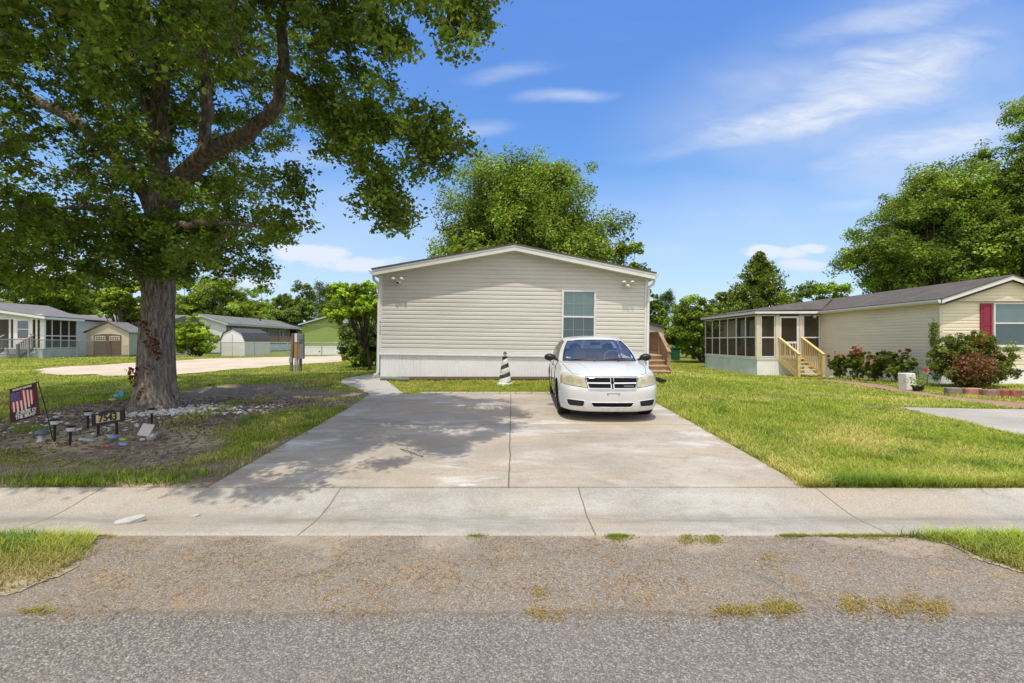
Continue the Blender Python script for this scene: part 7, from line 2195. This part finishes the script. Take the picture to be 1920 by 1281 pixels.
# ---- grass
rng = np.random.default_rng(77)
def grass(name, P, hgt, wid, tint, lean=.55, label=None):
    n = len(P); a = rng.uniform(0, 2 * np.pi, n)
    d = np.stack([np.cos(a), np.sin(a), np.zeros(n)], 1); s = np.stack([-np.sin(a), np.cos(a), np.zeros(n)], 1)
    h = (hgt * rng.uniform(.5, 1.35, n))[:, None]; w = (wid * rng.uniform(.7, 1.3, n))[:, None]; ln = (lean * rng.uniform(.3, 1.6, n))[:, None]
    up = np.array([0, 0, 1.])
    V = np.empty((n, 5, 3), np.float32)
    V[:, 0] = P - s * w / 2; V[:, 1] = P + s * w / 2
    m = P + up * h * .6 + d * h * ln * .35
    V[:, 2] = m + s * w * .4; V[:, 3] = m - s * w * .4
    V[:, 4] = P + up * h * .92 + d * h * ln * 1.05
    i = np.arange(n)[:, None] * 5
    Q = i + [[0, 1, 2, 3]]; T = i + [[3, 2, 4]]
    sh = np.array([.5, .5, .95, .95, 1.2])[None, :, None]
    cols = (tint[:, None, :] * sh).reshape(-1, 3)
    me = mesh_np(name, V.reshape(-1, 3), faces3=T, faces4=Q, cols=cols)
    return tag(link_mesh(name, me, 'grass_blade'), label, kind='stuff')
def grass_tint(P, yellow=.0):
    n = len(P); g = np.array([.37, .46, .07]); y = np.array([.70, .63, .24]); dk = np.array([.16, .28, .04])
    a = vnoise(P[:, 0], P[:, 1], .75, 1) * .6 + vnoise(P[:, 0], P[:, 1], 2.9, 2) * .4
    b = np.clip((a - .44) * 2.6 + rng.normal(0, .33, n) + yellow, 0, 1)[:, None]
    c = g * (1 - b) + y * b
    k = np.clip((.40 - .55 * vnoise(P[:, 0], P[:, 1], 1.7, 4) - .45 * vnoise(P[:, 0], P[:, 1], 5.3, 8)) * 4.5 + rng.normal(0, .2, n), 0, .85)[:, None]
    c = c * (1 - k) + dk * k
    return c * rng.uniform(.55, 1.45, (n, 1))
def lawn(n, xr, yr, dens_pow, keepf):
    # density falls off with the square of the distance
    y = 1 / (1 / yr[0] + rng.random(n) * (1 / yr[1] - 1 / yr[0]))
    x = rng.uniform(-1, 1, n) * 1.22 * y
    P = np.stack([x, y], 1); P = P[(x > xr[0]) & (x < xr[1])]
    return P[keepf(P)]
def keep_all(P):
    X, Y = P[:, 0], P[:, 1]
    jx = (vnoise(X, Y, 6, 81) - .5) * .13 + (vnoise(X, Y, 1.6, 83) - .5) * .12 + rng.normal(0, .022, len(X)); jy = (vnoise(X, Y, 6, 82) - .5) * .07 + rng.normal(0, .015, len(X))
    k = ~cover_mask(X + jx, np.maximum(Y + jy, np.where(Y >= 4.645, 4.661, 0)))
    k &= Y > 4.62
    rim = cover_mask(X + jx * 1.2 + np.sign(-X) * .09, Y) & (Y < 11.3) & (X > 0)
    k &= ~(rim & (rng.random(len(X)) < .62))
    k &= ~inpoly(MULCH, X, Y)
    d = soft(DIRT, X, Y, .35, 4) * np.where((X > -6.3) & (Y > 7.2), .55 + .43 * (vnoise(X, Y, 1.9, 71) > .5), .97) + (.74 + .24 * (vnoise(X, Y, 1.4, 51) > .45)) * soft(DIRT2, X, Y, .12, 3) + .8 * soft(SIDE_DIRT, X, Y, .1, 3)
    patch = (vnoise(X, Y, .8, 9) > .66) & (Y > 10)
    d = np.where(patch, d * .5, d)
    k &= rng.random(len(X)) > d
    bald = vnoise(X, Y, .9, 21)
    k &= ~((bald > .80) & (rng.random(len(X)) < .65))
    k &= ~((Y > HY - .05) & (X > -4.1) & (X < 4.15) & (Y < 29))
    k &= ~((X > 16) & (Y > 17)); k &= ~((X > 12.7) & (Y > 23.5) & (Y < 30))
    k &= ~((X > 4.1) & (X < 5.3) & (Y > 15.2) & (Y < 18))
    return k
P2 = lawn(520000, (-40, 26), (4.66, 34), 2, keep_all)
z = gz(P2[:, 0], P2[:, 1]) - .004
P3 = np.column_stack([P2, z])
dist = P3[:, 1]
hh = np.where(P3[:, 0] > 0, .052, .048) * (1 + .5 * vnoise(P3[:, 0], P3[:, 1], 1.1, 13)) * np.clip(.85 + dist / 70, .8, 1.3)
hh = np.where((P3[:, 0] < -3) & (dist < 6.6) & (P3[:, 0] < -3.9), hh * .55, hh)
edge_ = (np.abs(P3[:, 1] - 4.72) < .12) & (P3[:, 0] > 3)
hh = np.where(edge_, hh * 1.5, hh)
wd = np.clip(.0016 * dist * .62, .0052, .030)
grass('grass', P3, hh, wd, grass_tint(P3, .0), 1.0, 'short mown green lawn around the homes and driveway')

# tall tufts in the verge grass beside the road and straggling tufts on the shoulder
VL = gp([(-300, 1003), (0, 1001), (110, 999), (172, 1001), (178, 1012), (150, 1050), (95, 1085), (0, 1118), (-300, 1190)])
VR = gp([(1640, 998), (1660, 1003), (1720, 1009), (1790, 1022), (1835, 1045), (1925, 1074), (2200, 1130), (2200, 985), (1925, 987), (1800, 992), (1640, 997)])
simple('verge_soil', (.36, .31, .20), .95, .3, 14, bump=.5)
def zroad(x, y):
    q = np.interp(y, [0, 2.6, 2.7, 3.3, 3.705], [.02, .0, .004, .01, .016])
    return q if hasattr(y, '__len__') else float(q)
def ragged(poly, amp):
    out = []; n = len(poly)
    for i in range(n):
        a = Vector(poly[i][:2]); b = Vector(poly[(i + 1) % n][:2]); k = max(1, int((b - a).length / .07))
        for j in range(k): q = a.lerp(b, j / k); out.append((q.x + random.gauss(0, amp), q.y + random.gauss(0, amp)))
    return out
VL = [(p[0], min(p[1], 3.69)) for p in VL]; VR = [(p[0], min(p[1], 3.69)) for p in VR]
grid_sheet('verge', VL, 'verge_soil', .006, .02, .07, 5., zroad, (-6, 6), 1); grid_sheet('verge', VR, 'verge_soil', .006, .02, .07, 5., zroad, (-6, 6), 2)
def fill(poly, n):
    xs = [p[0] for p in poly]; ys = [p[1] for p in poly]
    P = np.stack([rng.uniform(max(min(xs), -5.5), min(max(xs), 5.5), n), rng.uniform(min(ys), max(ys), n)], 1)
    j = rng.normal(0, .02, P.shape)
    return P[inpoly(poly, P[:, 0] + j[:, 0], P[:, 1] + j[:, 1])]
A = fill(VL, 26000); Bq = fill(VR, 30000)
def thin_edge(P, poly, right):
    # denser and taller near the kerb, straw-coloured towards the road
    t = np.clip((P[:, 1] - 2.95) / .7, 0, 1)
    t = np.clip(t + (np.abs(P[:, 0]) - 3.3) * .5, 0, 1)
    k = rng.random(len(P)) < .30 + .7 * t
    return P[k], t[k]
PA, ta = thin_edge(A, VL, False); PB, tb = thin_edge(Bq, VR, True)
PV = np.concatenate([PA, PB]); tv = np.concatenate([ta, tb])
PV3 = np.column_stack([PV, np.full(len(PV), .014)])
tin = grass_tint(PV3, -.2) * (.75 + .3 * tv[:, None]); tin = tin * tv[:, None] + np.array([.46, .38, .14]) * (1 - tv[:, None]) * rng.uniform(.6, 1.2, (len(PV), 1))
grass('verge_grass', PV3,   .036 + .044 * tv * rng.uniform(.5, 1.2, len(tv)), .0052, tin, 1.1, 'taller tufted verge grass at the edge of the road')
# small tufts along the kerb and straw on the shoulder
TP = []; TT_ = []
def tuft(px0, px1, py0, py1, n, yel):
    nc = max(2, int((px1 - px0) / 16)); cs = [(random.uniform(px0, px1), random.triangular(py0, py1), random.random() ** 1.5 + .12) for _ in range(nc)]
    for _ in range(n):
        c0 = random.choices(cs, [c[2] for c in cs])[0]
        x, y = random.gauss(c0[0], 4 + 9 * c0[2]), random.gauss(c0[1], 1.5 + (py1 - py0) * .22); g = G(x, y)
        TP.append((g.x, min(g.y, 3.69), zroad(g.x, g.y) + .002)); c = np.array([.27, .36, .045]) * (1 - yel) + np.array([.56, .42, .15]) * yel; TT_.append(c * random.uniform(.55, 1.25))
tuft(1128, 1220, 1000, 1010, 700, .1); tuft(1284, 1372, 1004, 1018, 650, .45); tuft(884, 912, 1001, 1007, 130, .15); tuft(1340, 1490, 1130, 1150, 700, .75); tuft(1580, 1780, 1115, 1148, 1100, .9); tuft(1440, 1500, 1125, 1150, 300, .6); tuft(1460, 1640, 997, 1004, 1100, .25); tuft(1560, 1730, 996, 1010, 900, .3); tuft(30, 105, 1138, 1146, 140, .5); tuft(970, 1050, 1140, 1160, 160, .95); tuft(1000, 1060, 1100, 1112, 120, .95); tuft(1420, 1500, 1030, 1055, 140, .9); tuft(150, 215, 1003, 1012, 120, .7)
TP = np.array(TP); TT_ = np.array(TT_)
grass('roadside_tufts', TP, .014, .004, TT_, 2.2, 'sparse green and straw tufts growing on the road shoulder')
# pine straw lying flat
m_ = 11000
xx = rng.uniform(-4.5, 4.8, m_); yy_ = rng.uniform(2.55, 3.66, m_)
kk = rng.random(m_) < np.clip((.5 * vnoise(xx, yy_, 2.3, 31) + .5 * vnoise(xx, yy_, 7, 32) - .36) * 3, .05, 1)
PS = np.stack([xx, yy_, np.array([zroad(a, b) for a, b in zip(xx, yy_)]) + .004], 1)[kk]
grass('pine_straw', PS, .012, .0032, np.array([.55, .34, .11]) * rng.uniform(.6, 1.2, (len(PS), 1)), 5.0, 'loose tan pine straw lying on the road shoulder')
# weeds in the bed and by the skirting
WP = []; WT = []
for (px, py, s, n) in ((50, 805, .16, 160), (10, 852, .2, 200), (55, 812, .12, 100), (728, 706, .10, 120), (755, 707, .08, 60), (160, 905, .22, 420), (215, 898, .2, 420), (300, 905, .12, 200), (120, 912, .14, 160), (20, 900, .25, 320), (350, 893, .15, 260), (985, 722, .2, 200), (960, 724, .15, 120)):
    c = G(px, py)
    for _ in range(n):
        x = c.x + random.gauss(0, s * 1.4); y = max(4.68, c.y + random.gauss(0, s * .6)); WP.append((x, y, float(gz(x, y)))); WT.append(np.array([.26, .36, .04]) * random.uniform(.6, 1.5))
grass('weeds', np.array(WP), .085, .007, np.array(WT), .7, 'scattered green weeds and grass tufts in the tree bed')
